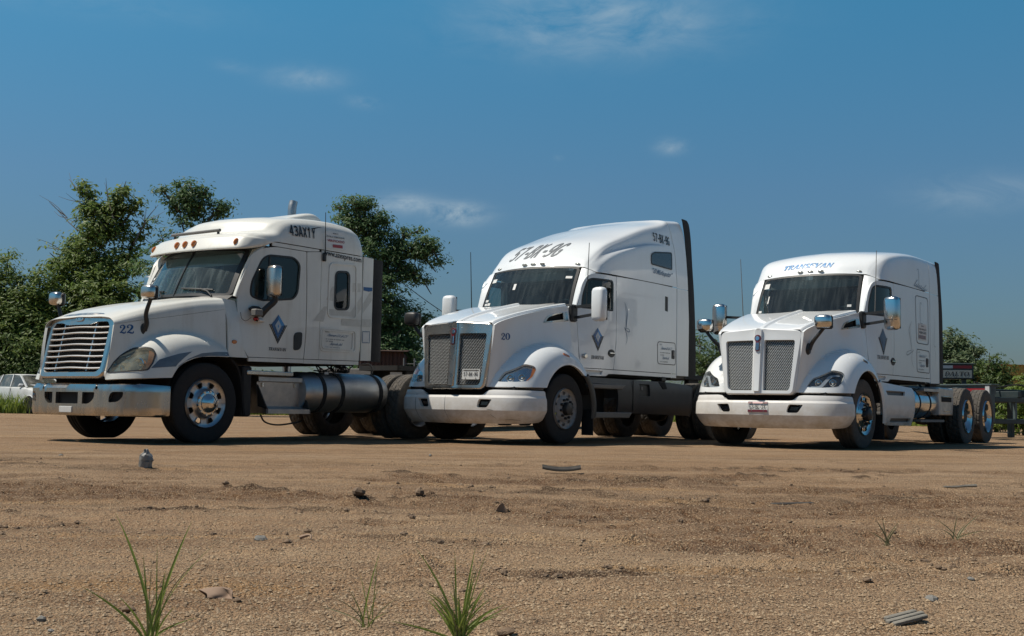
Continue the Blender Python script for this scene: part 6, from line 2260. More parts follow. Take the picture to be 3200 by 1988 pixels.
    decal('sticker_band', RECT, rsd, 'ink_red', st_, ((2.19, 2.76), (2.39, 2.768), (2.388, 2.812), (2.19, 2.804)), .009, -1)
    diamond_logo(T, sf, (1.205, 1.555), .34, .40)
    decal('company_name', serif_word('TRANSEVAN', .2, 1.2), sf, 'ink_black', T, quadbox(1.05, 1.222, 1.365, 1.268), .004, -1)
    owner_panel(T, sf, 2.06, 2.66, 1.30, 1.57, -1)
    hs = c1_surf(1)
    b4_ = tuple((float(c1_u(x)), z) for x, z in ((-1.027, 1.326), (-.858, 1.335), (-.861, 1.45), (-1.026, 1.435)))
    decal('fleet_number', serif_digits('22'), hs, 'ink_blue', T, b4_, .004, -1)
    def ghost(P, m='decal_ghost', lf=.003, f=sf):
        V, F = panel_geo(f, P, (), .2, 0, lf, -1)
        obj('removed_lettering', V, F, m, T, sharp=None)
    fs = lambda u, v: np.stack([u, 1.13 + .02 * smoothstep(2.83, 3.03, u), v], 1)
    ghost([(1.86, 1.68), (2.06, 1.68), (2.125, 1.90), (2.06, 1.90)])
    ghost([(2.10, 2.00), (2.25, 1.99), (2.25, 2.20), (2.21, 2.20)])
    ghost([(2.15, 1.78), (2.72, 1.80), (2.70, 1.86), (2.15, 1.875)], lf=.0035)
    ghost([(2.63, 2.16), (2.80, 2.17), (2.80, 2.30), (2.64, 2.29)])
    ghost([(2.42, 1.65), (2.83, 1.66), (2.83, 1.76), (2.42, 1.755)], lf=.004)
    ghost([(2.84, 1.66), (3.01, 1.665), (3.01, 1.78), (2.84, 1.775)], f=fs)
    ghost([(2.55, 1.80), (2.83, 2.12), (2.83, 1.93), (2.70, 1.79)], lf=.0045)
    ghost([(2.85, 2.0), (3.02, 2.24), (3.02, 2.06), (2.85, 1.86)], f=fs)
    ghost([(2.85, 2.20), (2.95, 2.19), (3.02, 2.205), (3.02, 2.255), (2.85, 2.25)], 'ink_blue', .006, fs)
    pb_ = panel('permit_sticker', fs, [(2.85, 1.42), (2.995, 1.425), (2.995, 1.60), (2.85, 1.595)], 'decal_white', T, (), .2, 0, .004, -1)
    frame_line(T, 'permit_sticker_border', fs, [(2.85, 1.42), (2.995, 1.425), (2.995, 1.60), (2.85, 1.595)], .012, 'ink_grey_blue', -1, .006)
    FLIP = False
    return T


truck22 = build_22()
# ================================================================ ground
FPX = 3566.0


def ray_px(px, py):
    u, v = px - 1600.0, py - 994.0
    c, s = math.cos(ROLL), math.sin(ROLL)
    u, v = u * c + v * s, -u * s + v * c
    return np.array([u / FPX, math.cos(PITCH) + v / FPX * math.sin(PITCH), math.sin(PITCH) - v / FPX * math.cos(PITCH)])


def at_px(px, py, dist):
    """point at distance dist down the lot that the photograph shows at (px, py)"""
    d = ray_px(px, py)
    return np.array([0, 0, CAM_H]) + d * (dist / d[1])


def ground_px(px, py):
    d = ray_px(px, py)
    return np.array([0, 0, CAM_H]) + d * (-CAM_H / d[2])


_rng = np.random.RandomState(11)
_perm = _rng.permutation(512)
_grad = _rng.uniform(-1, 1, (512, 2))


def pnoise(x, y, seed=0):
    xi, yi = np.floor(x).astype(int), np.floor(y).astype(int)
    xf, yf = x - xi, y - yi
    u, v = xf * xf * xf * (xf * (xf * 6 - 15) + 10), yf * yf * yf * (yf * (yf * 6 - 15) + 10)

    def g(ix, iy, dx, dy):
        h = _perm[(_perm[(ix + seed * 17) % 512] + iy) % 512]
        return _grad[h, 0] * dx + _grad[h, 1] * dy
    a, b = g(xi, yi, xf, yf), g(xi + 1, yi, xf - 1, yf)
    c, d = g(xi, yi + 1, xf, yf - 1), g(xi + 1, yi + 1, xf - 1, yf - 1)
    return (a * (1 - u) + b * u) * (1 - v) + (c * (1 - u) + d * u) * v


def fbm(x, y, o=4, seed=0):
    t, a = 0, 1.0
    for i in range(o):
        t = t + a * pnoise(x * 2 ** i, y * 2 ** i, seed + i)
        a *= .5
    return t


def rut_mask(x, y):
    """bands of churned soil running across the lot where vehicles have passed"""
    m = 0
    for y0, w, sl, ph in ((6.15, .34, .10, 0), (5.35, .22, -.05, 2), (7.3, .45, .02, 4), (8.6, .4, -.04, 5), (10.2, .5, .08, 1), (4.35, .14, -.08, 3), (3.6, .10, .05, 6)):
        c = y0 + sl * x + .22 * np.sin(x * .9 + ph) + .10 * np.sin(x * 2.3 + ph * 2)
        m = m + np.exp(-((y - c) / w) ** 2) * np.clip(.30 + 1.9 * pnoise(x * .55 + ph * 7, y * .2, 3), 0, 1)
    return np.clip(m, 0, 1.2)


RIDGES = []
for x0_, y0_, x1_, y1_, h_ in ((1150, 1490, 1440, 1493, .040), (690, 1522, 900, 1545, .035), (900, 1548, 1180, 1562, .030), (300, 1606, 660, 1600, .040), (1080, 1572, 1370, 1560, .045), (-60, 1590, 180, 1622, .030), (1620, 1530, 1900, 1536, .030), (1870, 1502, 2150, 1494, .025), (2290, 1490, 2440, 1492, .040), (2570, 1502, 2800, 1496, .030),
                               (1030, 1655, 1140, 1652, .022), (1170, 1746, 1250, 1746, .016), (1480, 1742, 1540, 1746, .016), (2300, 1678, 2600, 1686, .020), (1880, 1662, 1960, 1672, .020), (420, 1475, 700, 1478, .020), (2050, 1560, 2250, 1556, .025), (2700, 1600, 3150, 1610, .022), (2400, 1440, 2900, 1447, .020), (100, 1500, 420, 1512, .020), (860, 1790, 1010, 1800, .012), (560, 1900, 640, 1908, .012)):
    a_, b_ = ground_px(x0_, y0_), ground_px(x1_, y1_)
    RIDGES.append((a_[0], a_[1], b_[0], b_[1], h_))


def ridge_mask(x, y):
    """short ragged windrows of soil pushed up beside wheel tracks"""
    m = np.zeros_like(x)
    jit = .16 * pnoise(x * 1.6, y * 1.6, 51) + .06 * pnoise(x * 6, y * 6, 52)
    rag = np.clip(.55 + 1.5 * fbm(x * 4.5, y * 6.5, 3, 53), 0, 1.5)
    for x0, y0, x1, y1, h in RIDGES:
        t = (x - x0) / (x1 - x0)
        c = y0 + (y1 - y0) * t + jit * min(1.0, h / .03)
        w = .06 + h * 1.6
        m = np.maximum(m, np.exp(-((y - c) / w) ** 2) * smoothstep(-.12, .12, t) * smoothstep(1.12, .88, t) * rag * h / .04)
    return m


def damp_mask(x, y):
    """broad patches of darker, looser soil across the middle of the lot"""
    n = fbm(x * .32 + 3.1, y * .95 + 1.7, 4, 41)
    zone = np.exp(-((y - 6.9 - .05 * x) / 2.0) ** 2)
    return np.clip(smoothstep(-.12, .30, n + .35 * (zone - .55)), 0, 1) * (.30 + .70 * smoothstep(3.2, 4.8, y)) * smoothstep(12.5, 9.0, y)


def ground_h(x, y):
    near = np.exp(-np.maximum(y - 10.5, 0) / 2.2)
    h = .030 * fbm(x * .30, y * .35, 3, 1) + .022 * fbm(x * .9, y * 1.6, 3, 2)
    h = h * (.25 + .75 * near)
    r = rut_mask(x, y)
    h += near * r * (.050 * np.clip(fbm(x * 4.0, y * 9.0, 4, 5), -.3, 1) - .014)
    lum = np.clip(fbm(x * 2.6, y * 3.4, 4, 7) - .30, 0, 1)
    h += near * .060 * lum
    dm = damp_mask(x, y)
    h += .042 * ridge_mask(x, y)
    h += near * dm * .045 * np.clip(fbm(x * 2.2, y * 4.2, 4, 17), -.25, .6)
    crack = np.abs(fbm(x * 1.7, y * 5.0, 3, 19))
    h -= near * dm * .028 * smoothstep(.07, .0, crack)
    h += near * .010 * fbm(x * 1.1, y * 7.0, 3, 14)
    h += near * .006 * fbm(x * 9, y * 9, 3, 9)
    # packed, lightly ribbed wheel tracks further up
    h += .010 * np.sin(y * 3.1 + .6 * np.sin(x * .5)) * pnoise(x * .4, y * .5, 12) * (1 - near)
    return h - .012 * (1 - near)


def ground_z(x, y):
    return float(ground_h(np.array([x], float), np.array([y], float))[0])


def ground_mat():
    m = bpy.data.materials.new('dirt')
    m.use_nodes = True
    t = m.node_tree
    b = t.nodes['Principled BSDF']
    b.inputs['Roughness'].default_value = .95
    b.inputs['Specular IOR Level'].default_value = .15
    tc = t.nodes.new('ShaderNodeTexCoord')
    P = tc.outputs['Object']

    def noise(scale, detail=6, rough=.6, stretch=None):
        n = t.nodes.new('ShaderNodeTexNoise')
        n.inputs['Scale'].default_value = scale
        n.inputs['Detail'].default_value = detail
        n.inputs['Roughness'].default_value = rough
        src = P
        if stretch:
            mp = t.nodes.new('ShaderNodeMapping')
            mp.inputs['Scale'].default_value = stretch
            t.links.new(P, mp.inputs[0])
            src = mp.outputs[0]
        t.links.new(src, n.inputs['Vector'])
        return n.outputs['Fac']

    def ramp(v, a, bb, lo=0.0, hi=1.0):
        r = t.nodes.new('ShaderNodeMapRange')
        r.inputs['From Min'].default_value = a
        r.inputs['From Max'].default_value = bb
        r.inputs['To Min'].default_value = lo
        r.inputs['To Max'].default_value = hi
        t.links.new(v, r.inputs['Value'])
        return r.outputs[0]

    def mix(f, a, bb, mode='MIX'):
        x = t.nodes.new('ShaderNodeMixRGB')
        x.blend_type = mode
        for i, v in (('Fac', f), ('Color1', a), ('Color2', bb)):
            if isinstance(v, tuple):
                x.inputs[i].default_value = v + (1,)
            elif isinstance(v, (int, float)):
                x.inputs[i].default_value = v
            else:
                t.links.new(v, x.inputs[i])
        return x.outputs[0]
    c = mix(ramp(noise(.35, 5), .38, .62), (.315, .190, .104), (.390, .262, .158))
    c = mix(ramp(noise(1.0, 7, .65, (.5, 2.2, 1)), .46, .68, 0, .8), c, (.185, .105, .056))
    c = mix(ramp(noise(.8, 6, .6, (.6, 2.6, 1)), .54, .72, 0, .6), c, (.37, .205, .078))
    c = mix(ramp(noise(1.0, 7, .7, (.22, 3.4, 1)), .52, .66, 0, .55), c, (.17, .108, .068))
    c = mix(ramp(noise(1.3, 7, .7, (.25, 4.2, 1)), .56, .70, 0, .5), c, (.43, .30, .18))
    c = mix(ramp(noise(3.3, 7), .55, .75, 0, .5), c, (.16, .105, .072))
    c = mix(ramp(noise(2.1, 7), .56, .74, 0, .55), c, (.42, .30, .19))
    ad = t.nodes.new('ShaderNodeAttribute')
    ad.attribute_name = 'damp'
    c = mix(ramp(ad.outputs['Fac'], .10, 1.0, 0, .92), c, (.128, .066, .034))
    at = t.nodes.new('ShaderNodeAttribute')
    at.attribute_name = 'rut'
    c = mix(ramp(at.outputs['Fac'], .12, .7, 0, .92), c, (.070, .038, .021))  # dark rut soil, with the shadows of ruts and ridges painted into the colour
    vo = t.nodes.new('ShaderNodeTexVoronoi')
    vo.inputs['Scale'].default_value = 150
    vo.inputs['Randomness'].default_value = 1.0
    t.links.new(P, vo.inputs['Vector'])
    sx = t.nodes.new('ShaderNodeSeparateXYZ')
    t.links.new(vo.outputs['Color'], sx.inputs[0])
    c = mix(ramp(sx.outputs[0], .55, 1.0, 0, .55), c, (.50, .375, .24))
    c = mix(ramp(sx.outputs[1], .62, 1.0, 0, .75), c, (.10, .068, .045))
    t.links.new(c, b.inputs['Base Color'])
    h1 = ramp(vo.outputs['Distance'], 0, .8, 1, 0)
    hn = noise(60, 6, .7)
    v2 = t.nodes.new('ShaderNodeTexVoronoi')
    v2.inputs['Scale'].default_value = 62
    t.links.new(P, v2.inputs['Vector'])
    h2 = ramp(v2.outputs['Distance'], 0, .7, 1, 0)
    a1 = t.nodes.new('ShaderNodeMath')
    a1.operation = 'MULTIPLY_ADD'
    a1.inputs[1].default_value = .55
    t.links.new(h1, a1.inputs[0])
    t.links.new(hn, a1.inputs[2])
    a2 = t.nodes.new('ShaderNodeMath')
    a2.operation = 'MULTIPLY_ADD'
    a2.inputs[1].default_value = .6
    t.links.new(h2, a2.inputs[0])
    t.links.new(a1.outputs[0], a2.inputs[2])
    n4 = noise(14, 6, .7)
    a3 = t.nodes.new('ShaderNodeMath')
    a3.operation = 'MULTIPLY_ADD'
    a3.inputs[1].default_value = 1.6
    t.links.new(n4, a3.inputs[0])
    t.links.new(a2.outputs[0], a3.inputs[2])
    bp = t.nodes.new('ShaderNodeBump')
    bp.inputs['Strength'].default_value = .85
    bp.inputs['Distance'].default_value = .020
    t.links.new(a3.outputs[0], bp.inputs['Height'])
    t.links.new(bp.outputs[0], b.inputs['Normal'])
    MATS['dirt'] = m
    return m


ground_mat()
NR, NC = 560, 460
rr_ = 1.2 * (75 / 1.2) ** np.linspace(0, 1, NR)
th_ = np.radians(np.linspace(-40, 40, NC))
R2, T2 = np.meshgrid(rr_, th_, indexing='ij')
gx_, gy_ = R2 * np.sin(T2), R2 * np.cos(T2)
edge = smoothstep(0, .06, np.minimum(np.linspace(0, 1, NC)[None], 1 - np.linspace(0, 1, NC)[None])) * smoothstep(1.0, .93, np.linspace(0, 1, NR))[:, None]
gz_ = ground_h(gx_.ravel(), gy_.ravel()).reshape(NR, NC) * edge
GV = np.stack([gx_, gy_, gz_], 2).reshape(-1, 3)
GF = [f[::-1] for f in gridf(NR, NC)]
# outer apron of the same sheet, reaching the horizon
n0 = len(GV)
ring = list(range(0, NC)) + [i * NC + NC - 1 for i in range(1, NR)] + [(NR - 1) * NC + j for j in range(NC - 2, -1, -1)] + [i * NC for i in range(NR - 2, 0, -1)]
P_ = GV[ring]
cen = np.array([0, 30, 0.0])
far_ = P_ - cen
far_ /= np.linalg.norm(far_[:, :2], axis=1, keepdims=True)
GV2 = cen + far_ * 1500
GV2[:, 2] = -.02
GV = np.vstack([GV, GV2])
k_ = len(ring)
GF += [(ring[i], ring[(i + 1) % k_], n0 + (i + 1) % k_, n0 + i) for i in range(k_)]
ground = obj('ground', GV, GF, 'dirt', None, sharp=None)
ground.data.polygons.foreach_set('use_smooth', [True] * len(ground.data.polygons))
ra = ground.data.attributes.new('rut', 'FLOAT', 'POINT')
rag = smoothstep(-.05, .22, fbm(gx_ * 2.2, gy_ * 6.5, 4, 21)) * .75 + .25 * smoothstep(-.2, .3, fbm(gx_ * 9, gy_ * 14, 3, 25))
rv = np.concatenate([(rut_mask(gx_, gy_) * np.exp(-np.maximum(gy_ - 11.5, 0) / 2.5) * rag * 1.35 + 1.0 * smoothstep(.22, .75, ridge_mask(gx_, gy_))).ravel(), np.zeros(k_)])  # ruts and ridges: dark soil tone plus painted-in shadow
ra.data.foreach_set('value', rv.astype(np.float32))
rd = ground.data.attributes.new('damp', 'FLOAT', 'POINT')
cr_ = smoothstep(.085, .0, np.abs(fbm(gx_ * 1.7, gy_ * 5.0, 3, 19)))  # cracks: colour darkened along the grooves that ground_h sinks
rd.data.foreach_set('value', np.concatenate([(damp_mask(gx_, gy_) * (.55 + .45 * smoothstep(-.2, .3, fbm(gx_ * 2.5, gy_ * 7, 3, 43)) + .8 * cr_)).ravel(), np.zeros(k_)]).astype(np.float32))
tag(ground, None, None, None, 'structure')

# pebbles: too many to count
mat('pebble', (.40, .29, .18), .9, var=.9, var_scale=9, var_col=(.16, .105, .065))
mat('grey_stone', (.20, .19, .17), .9, var=.7, var_scale=20, var_col=(.09, .085, .08), bump=.5, bump_scale=40)
mat('brown_stone', (.20, .135, .085), .95, var=.7, var_scale=30, var_col=(.09, .062, .042), bump=.6, bump_scale=50)
ICO = None


def lump(seed, sub=1):
    """irregular stone of unit size"""
    r = np.random.RandomState(seed)
    V, F = lathe_geo([(0, -1), (.75, -.55), (1, .0), (.75, .55), (0, 1)], 7, 'z')
    V = V * (1 + r.uniform(-.22, .22, (len(V), 1)))
    return V * r.uniform(.6, 1.0, 3), F


def scatter_stones(n, y0, y1, smin, smax, seed, power=1.0, mask=None):
    r = np.random.RandomState(seed)
    proto = [lump(seed + i) for i in range(6)]
    octa = (np.array([(1, 0, 0), (0, 1, 0), (-1, 0, 0), (0, -1, 0), (0, 0, 1), (0, 0, -1.0)]), [(0, 1, 4), (1, 2, 4), (2, 3, 4), (3, 0, 4), (1, 0, 5), (2, 1, 5), (3, 2, 5), (0, 3, 5)])
    VV, FF, k = [], [], 0
    ys = y0 * (y1 / y0) ** (r.uniform(0, 1, n) ** power)
    xs = ys * np.tan(np.radians(r.uniform(-27, 27, n)))
    if mask is not None:
        ok = r.uniform(0, 1, n) < mask(xs, ys)
        xs, ys = xs[ok], ys[ok]
    zs = ground_h(xs, ys)
    ss = smin * (smax / smin) ** (r.uniform(0, 1, len(xs)) ** 2.6)
    for x, y, z, s in zip(xs, ys, zs, ss):
        V, F = octa if s < .010 else proto[r.randint(6)]
        a = r.uniform(0, 6.28)
        M = np.array([[math.cos(a), -math.sin(a), 0], [math.sin(a), math.cos(a), 0], [0, 0, 1]])
        W = (V * (s * r.uniform(.7, 1.3, 3)) * (1, 1, .7)) @ M.T + (x, y, z + s * .25)
        VV.append(W)
        FF += [tuple(i + k for i in f) for f in F]
        k += len(W)
    return np.concatenate(VV), FF


V, F = scatter_stones(60000, 2.35, 9, .0018, .0075, 3, 2.0)
tag(obj('pebbles', V, F, 'pebble', None, sharp=None), 'fine pale pebbles strewn over the dirt lot', 'gravel', None, 'stuff')
V, F = scatter_stones(60000, 2.6, 12, .004, .020, 5, 1.0, lambda x, y: np.clip(rut_mask(x, y) * 1.3 * (pnoise(x * 2.2, y * 4, 31) > .12) * (.35 + ridge_mask(x, y)) + .0012, 0, 1))
tag(obj('soil_clods', V, F, 'brown_stone', None, sharp=None), 'crumbled brown soil clods lying along the churned ruts', 'soil', None, 'stuff')
# ================================================================ trees and plants


def leaf_mat(name, a, b, trans=.35):
    m = bpy.data.materials.new(name)
    m.use_nodes = True
    t = m.node_tree
    t.nodes.clear()
    out = t.nodes.new('ShaderNodeOutputMaterial')
    gi = t.nodes.new('ShaderNodeNewGeometry')
    mx = t.nodes.new('ShaderNodeMixRGB')
    mx.inputs['Color1'].default_value = a + (1,)
    mx.inputs['Color2'].default_value = b + (1,)
    t.links.new(gi.outputs['Random Per Island'], mx.inputs['Fac'])
    df = t.nodes.new('ShaderNodeBsdfPrincipled')
    df.inputs['Roughness'].default_value = .5
    df.inputs['Specular IOR Level'].default_value = .35
    tr = t.nodes.new('ShaderNodeBsdfTranslucent')
    ms = t.nodes.new('ShaderNodeMixShader')
    ms.inputs[0].default_value = trans
    t.links.new(mx.outputs[0], df.inputs['Base Color'])
    t.links.new(mx.outputs[0], tr.inputs[0])
    t.links.new(df.outputs[0], ms.inputs[1])
    t.links.new(tr.outputs[0], ms.inputs[2])
    t.links.new(ms.outputs[0], out.inputs[0])
    MATS[name] = m


leaf_mat('leaf_dark', (0.055, 0.1, 0.03), (0.13, 0.18, 0.05), .5)
leaf_mat('leaf_mid', (.095, .16, .036), (.225, .285, .08), .5)
leaf_mat('leaf_blue', (.055, .12, .048), (.145, .22, .08), .5)
leaf_mat('leaf_bright', (0.12, 0.19, 0.03), (0.22, 0.29, 0.06), .5)
leaf_mat('leaf_pale', (0.09, 0.14, 0.065), (0.2, 0.25, 0.13), .5)
leaf_mat('grass_green', (.15, .22, .035), (.27, .32, .075), .4)
leaf_mat('grass_dry', (.20, .19, .08), (.26, .24, .12), .3)
mat('bark', (.085, .065, .048), .95, var=.7, var_scale=9, var_col=(.16, .135, .11), bump=.8, bump_scale=25)
mat('dead_twig', (.17, .15, .135), .95)


def leaves_geo(C, N, size, r, fold=.25):
    """pointed folded leaves: C centres, N facing directions; two quads each"""
    n = len(C)
    a = r.normal(size=(n, 3))
    a -= N * np.sum(a * N, 1, keepdims=True)
    a /= np.linalg.norm(a, axis=1, keepdims=True) + 1e-9
    b = np.cross(N, a)
    L = size * r.uniform(.6, 1.35, (n, 1))
    Wd = L * r.uniform(.30, .44, (n, 1))
    p0, p3 = C - a * L * .5, C + a * L * .5
    p1, p2 = C + b * Wd * .5 - a * L * .06 + N * L * fold * .25, C - b * Wd * .5 - a * L * .06 + N * L * fold * .25
    V = np.stack([p0, p1, p3, p2], 1).reshape(-1, 3)
    F = [(4 * i, 4 * i + 1, 4 * i + 2) for i in range(n)] + [(4 * i, 4 * i + 2, 4 * i + 3) for i in range(n)]
    return V, F


def plume_points(path, rad_, n, r, clump=.35, nclump=None):
    """leaf centres gathered in small sprays along a limb"""
    P = crv(path, 40)
    R = np.interp(np.linspace(0, 1, 40), np.linspace(0, 1, len(rad_)), rad_)
    nclump = nclump or max(6, int(n / 42))
    w = R ** 1.6 + 1e-4
    k = r.choice(40, nclump, p=w / w.sum())
    d = r.normal(size=(nclump, 3))
    d /= np.linalg.norm(d, axis=1, keepdims=True)
    c = P[k] + d * (R[k] * r.uniform(.25, 1.0, nclump) ** .6)[:, None]
    j = r.randint(0, nclump, n)
    cs = clump * r.uniform(.6, 1.3, nclump)
    e = r.normal(size=(n, 3)) * (1, 1, .55)
    C = c[j] + e * (cs[j] * .45)[:, None]
    N = e * .35 + d[j] * .45 + np.array([0, 0, .75]) + r.normal(size=(n, 3)) * .45
    N /= np.linalg.norm(N, axis=1, keepdims=True)
    return C, N, c


def make_tree(name, label, group, base, plumes, leaf, size, seed, trunk_r=.16, twigs=(), density=1.0, clump=.35, cat='tree', limbs=True):
    """tapered trunk and limbs under a crown of sprays; plumes = (tip, [radii], leaves, sag)"""
    r = np.random.RandomState(seed)
    base = np.asarray(base, float)
    t = empty(name, base, 0, label, cat, group)
    wood = MB()
    top = np.mean([np.asarray(p[0]) for p in plumes], 0)
    fork = base + (top - base) * np.array([.35, .35, .30])
    wood.add(*tube_geo(crv([base - (0, 0, .3), base + (fork - base) * .5 + r.normal(size=3) * (.08, .08, 0), fork], 9) - base, np.linspace(trunk_r, trunk_r * .7, 9), 8))
    CC, NN = [], []
    for tip, rads, n, sag, *st in plumes:
        tip = np.asarray(tip, float)
        root = np.asarray(st[0], float) if st else fork
        mid = root * .5 + tip * .5 + np.array([0, 0, sag]) + r.normal(size=3) * (.18 if not st else .06)
        path = [root, mid, tip]
        if limbs:
            wood.add(*tube_geo(crv(path, 12) - base, np.linspace(trunk_r * .4, .012, 12), 6))
        C, N, c = plume_points(path, np.asarray(rads) * 1.12, int(n * density * 1.3), r, clump * 1.12)
        CC.append(C - base)
        NN.append(N)
        pc = crv(path, 20)
        if limbs:
            for q in c[r.choice(len(c), min(len(c), 16), False)]:
                i = np.argmin(np.sum((pc - q) ** 2, 1))
                i = max(0, i - 2)
                wood.add(*tube_geo(np.array([pc[i], (pc[i] + q) / 2 + r.normal(size=3) * .05, q]) - base, [.028, .016, .006], 4, False))
    V, F = leaves_geo(np.concatenate(CC), np.concatenate(NN), size, r)
    obj('crown', V, F, leaf, t, sharp=None)
    wood.out('trunk', 'bark', t)
    for P, rr in twigs:
        tube('bare_twig', np.asarray(P, float) - base, np.linspace(rr, rr * .25, len(P)), 'dead_twig', t, 5)
    return t


def A(px, py, Y):
    return at_px(px, py, Y)


def dead_branch(Y, seed, root, tip, n=5):
    r = np.random.RandomState(seed)
    a, b = A(*root, Y), A(*tip, Y + .6)
    out = [(crv([a, (a + b) / 2 + r.normal(size=3) * .12, b], 8), .035)]
    for i in range(n):
        t = r.uniform(.3, .85)
        p = a + (b - a) * t
        q = p + (b - a) * r.uniform(.18, .34) + r.normal(size=3) * np.array([.45, .45, .3])
        out.append((crv([p, (p + q) / 2 + r.normal(size=3) * .05, q], 6), .018))
    return out


# left: the tall tree with twin spires and dead twigs
Y = 47.0
gb = lambda px, Y: np.array([at_px(px, 1200, Y)[0], Y, 0.0])
tw = []
for k, (a, b) in enumerate((((300, 760), (165, 640)), ((290, 800), (120, 770)), ((330, 720), (215, 560)), ((360, 700), (330, 590)), ((420, 760), (495, 640)), ((430, 800), (540, 720)), ((280, 860), (90, 880)))):
    tw += dead_branch(Y - .5, 40 + k, a, b, 6)
make_tree('tall_tree', 'tall green tree with two leafy spires and bare twigs behind truck 22', 'trees behind the lot', gb(330, Y),
          [(A(285, 700, Y), [1.6, 1.15, .7], 3200, .3), (A(266, 572, Y), [.5, .42, .34, .16], 1000, .05, A(300, 730, Y)), (A(394, 566, Y), [.40, .32, .26, .12], 620, .1, A(345, 720, Y)), (A(436, 626, Y + .2), [.36, .30, .22, .10], 520, .12, A(350, 740, Y)), (A(330, 640, Y + .2), [.5, .4, .3], 500, .1, A(310, 740, Y)), (A(205, 745, Y), [.5, .4, .25, .10], 500, .1, A(260, 830, Y)), (A(155, 790, Y), [.5, .4, .25, .10], 450, .1, A(220, 880, Y)), (A(455, 700, Y), [.5, .4, .25, .10], 450, .1, A(400, 830, Y)), (A(300, 690, Y - .6), [1.5, 1.3, .8], 3200, 0), (A(205, 800, Y - .4), [1.6, 1.3, .7], 3000, 0), (A(400, 800, Y - .8), [1.6, 1.3, .8], 3000, 0), (A(300, 930, Y - 1.4), [1.8, 1.6, 1.4], 3800, -.3), (A(170, 960, Y - 1), [1.8, 1.5, 1.1], 3000, -.3), (A(440, 930, Y - 1), [1.6, 1.5, 1.1], 2600, -.3)],
          'leaf_mid', .23, 1, .2, tw, 1.25, .42)
make_tree('spreading_tree', 'dark feathery tree rising right behind the visor of truck 22', 'trees behind the lot', gb(600, 44.0),
          [(A(560, 640, 44), [1.2, .9, .6], 2400, .4), (A(640, 640, 44.5), [1.3, 1.0, .6], 2400, .4), (A(700, 680, 44.5), [1.1, .8, .5], 1800, .3), (A(500, 590, 44), [.40, .34, .26, .12], 600, .2, A(560, 660, 44)), (A(545, 566, 44), [.40, .32, .24, .10], 600, .2, A(580, 650, 44)), (A(592, 570, 44), [.45, .35, .26, .12], 650, .15, A(600, 650, 44)), (A(650, 592, 44), [.45, .36, .26, .12], 650, .2, A(620, 660, 44)), (A(712, 642, 44), [.45, .36, .26, .12], 600, .2, A(650, 690, 44)), (A(500, 720, 43.5), [1.3, 1.1, .6], 2700, 0), (A(470, 820, 43.3), [1.4, 1.1, .8], 2600, -.2), (A(600, 720, 43.6), [1.5, 1.3, .9], 3000, 0), (A(540, 870, 43), [1.6, 1.4, 1.2], 2800, -.3), (A(660, 800, 44), [1.6, 1.3, 1.0], 2400, 0)],
          'leaf_blue', .17, 2, .18, (), .9, .36)
make_tree('bushy_tree', 'broad bushy tree at the left edge beside the white car', 'trees behind the lot', gb(40, 45.0),
          [(A(25, 810, 45), [1.3, 1.1, .55], 2600, .2), (A(-60, 820, 45), [1.4, 1.2, .8], 2600, .2), (A(130, 860, 45.3), [1.2, 1.0, .6], 2200, 0), (A(60, 950, 44.5), [1.5, 1.3, 1.0], 3000, 0), (A(-20, 1000, 44.3), [1.6, 1.4, 1.2], 3000, -.2), (A(150, 1010, 44.6), [1.4, 1.3, 1.1], 2600, -.2), (A(230, 1080, 44.8), [1.4, 1.2, 1.0], 2200, -.3), (A(100, 905, 45.5), [1.3, 1.2, .9], 2400, 0), (A(170, 900, 46), [1.3, 1.2, .9], 2400, 0), (A(110, 1060, 44), [1.4, 1.4, 1.2], 2600, -.3)],
          'leaf_mid', .20, 3, .16, (), 1.3, .48)
make_tree('understorey_shrub', 'low dark shrub under the trees left of truck 22', 'shrubs behind the lot', gb(90, 43.6),
          [(A(40, 1075, 43.6), [.8, .9, .7], 2200, 0), (A(110, 1085, 43.8), [.8, .9, .7], 2200, 0), (A(-30, 1090, 43.4), [.8, .9, .7], 1800, 0), (A(180, 1095, 43.9), [.8, .9, .7], 1600, 0)], 'leaf_dark', .17, 4, .06, (), 1.0, .36, 'shrub')
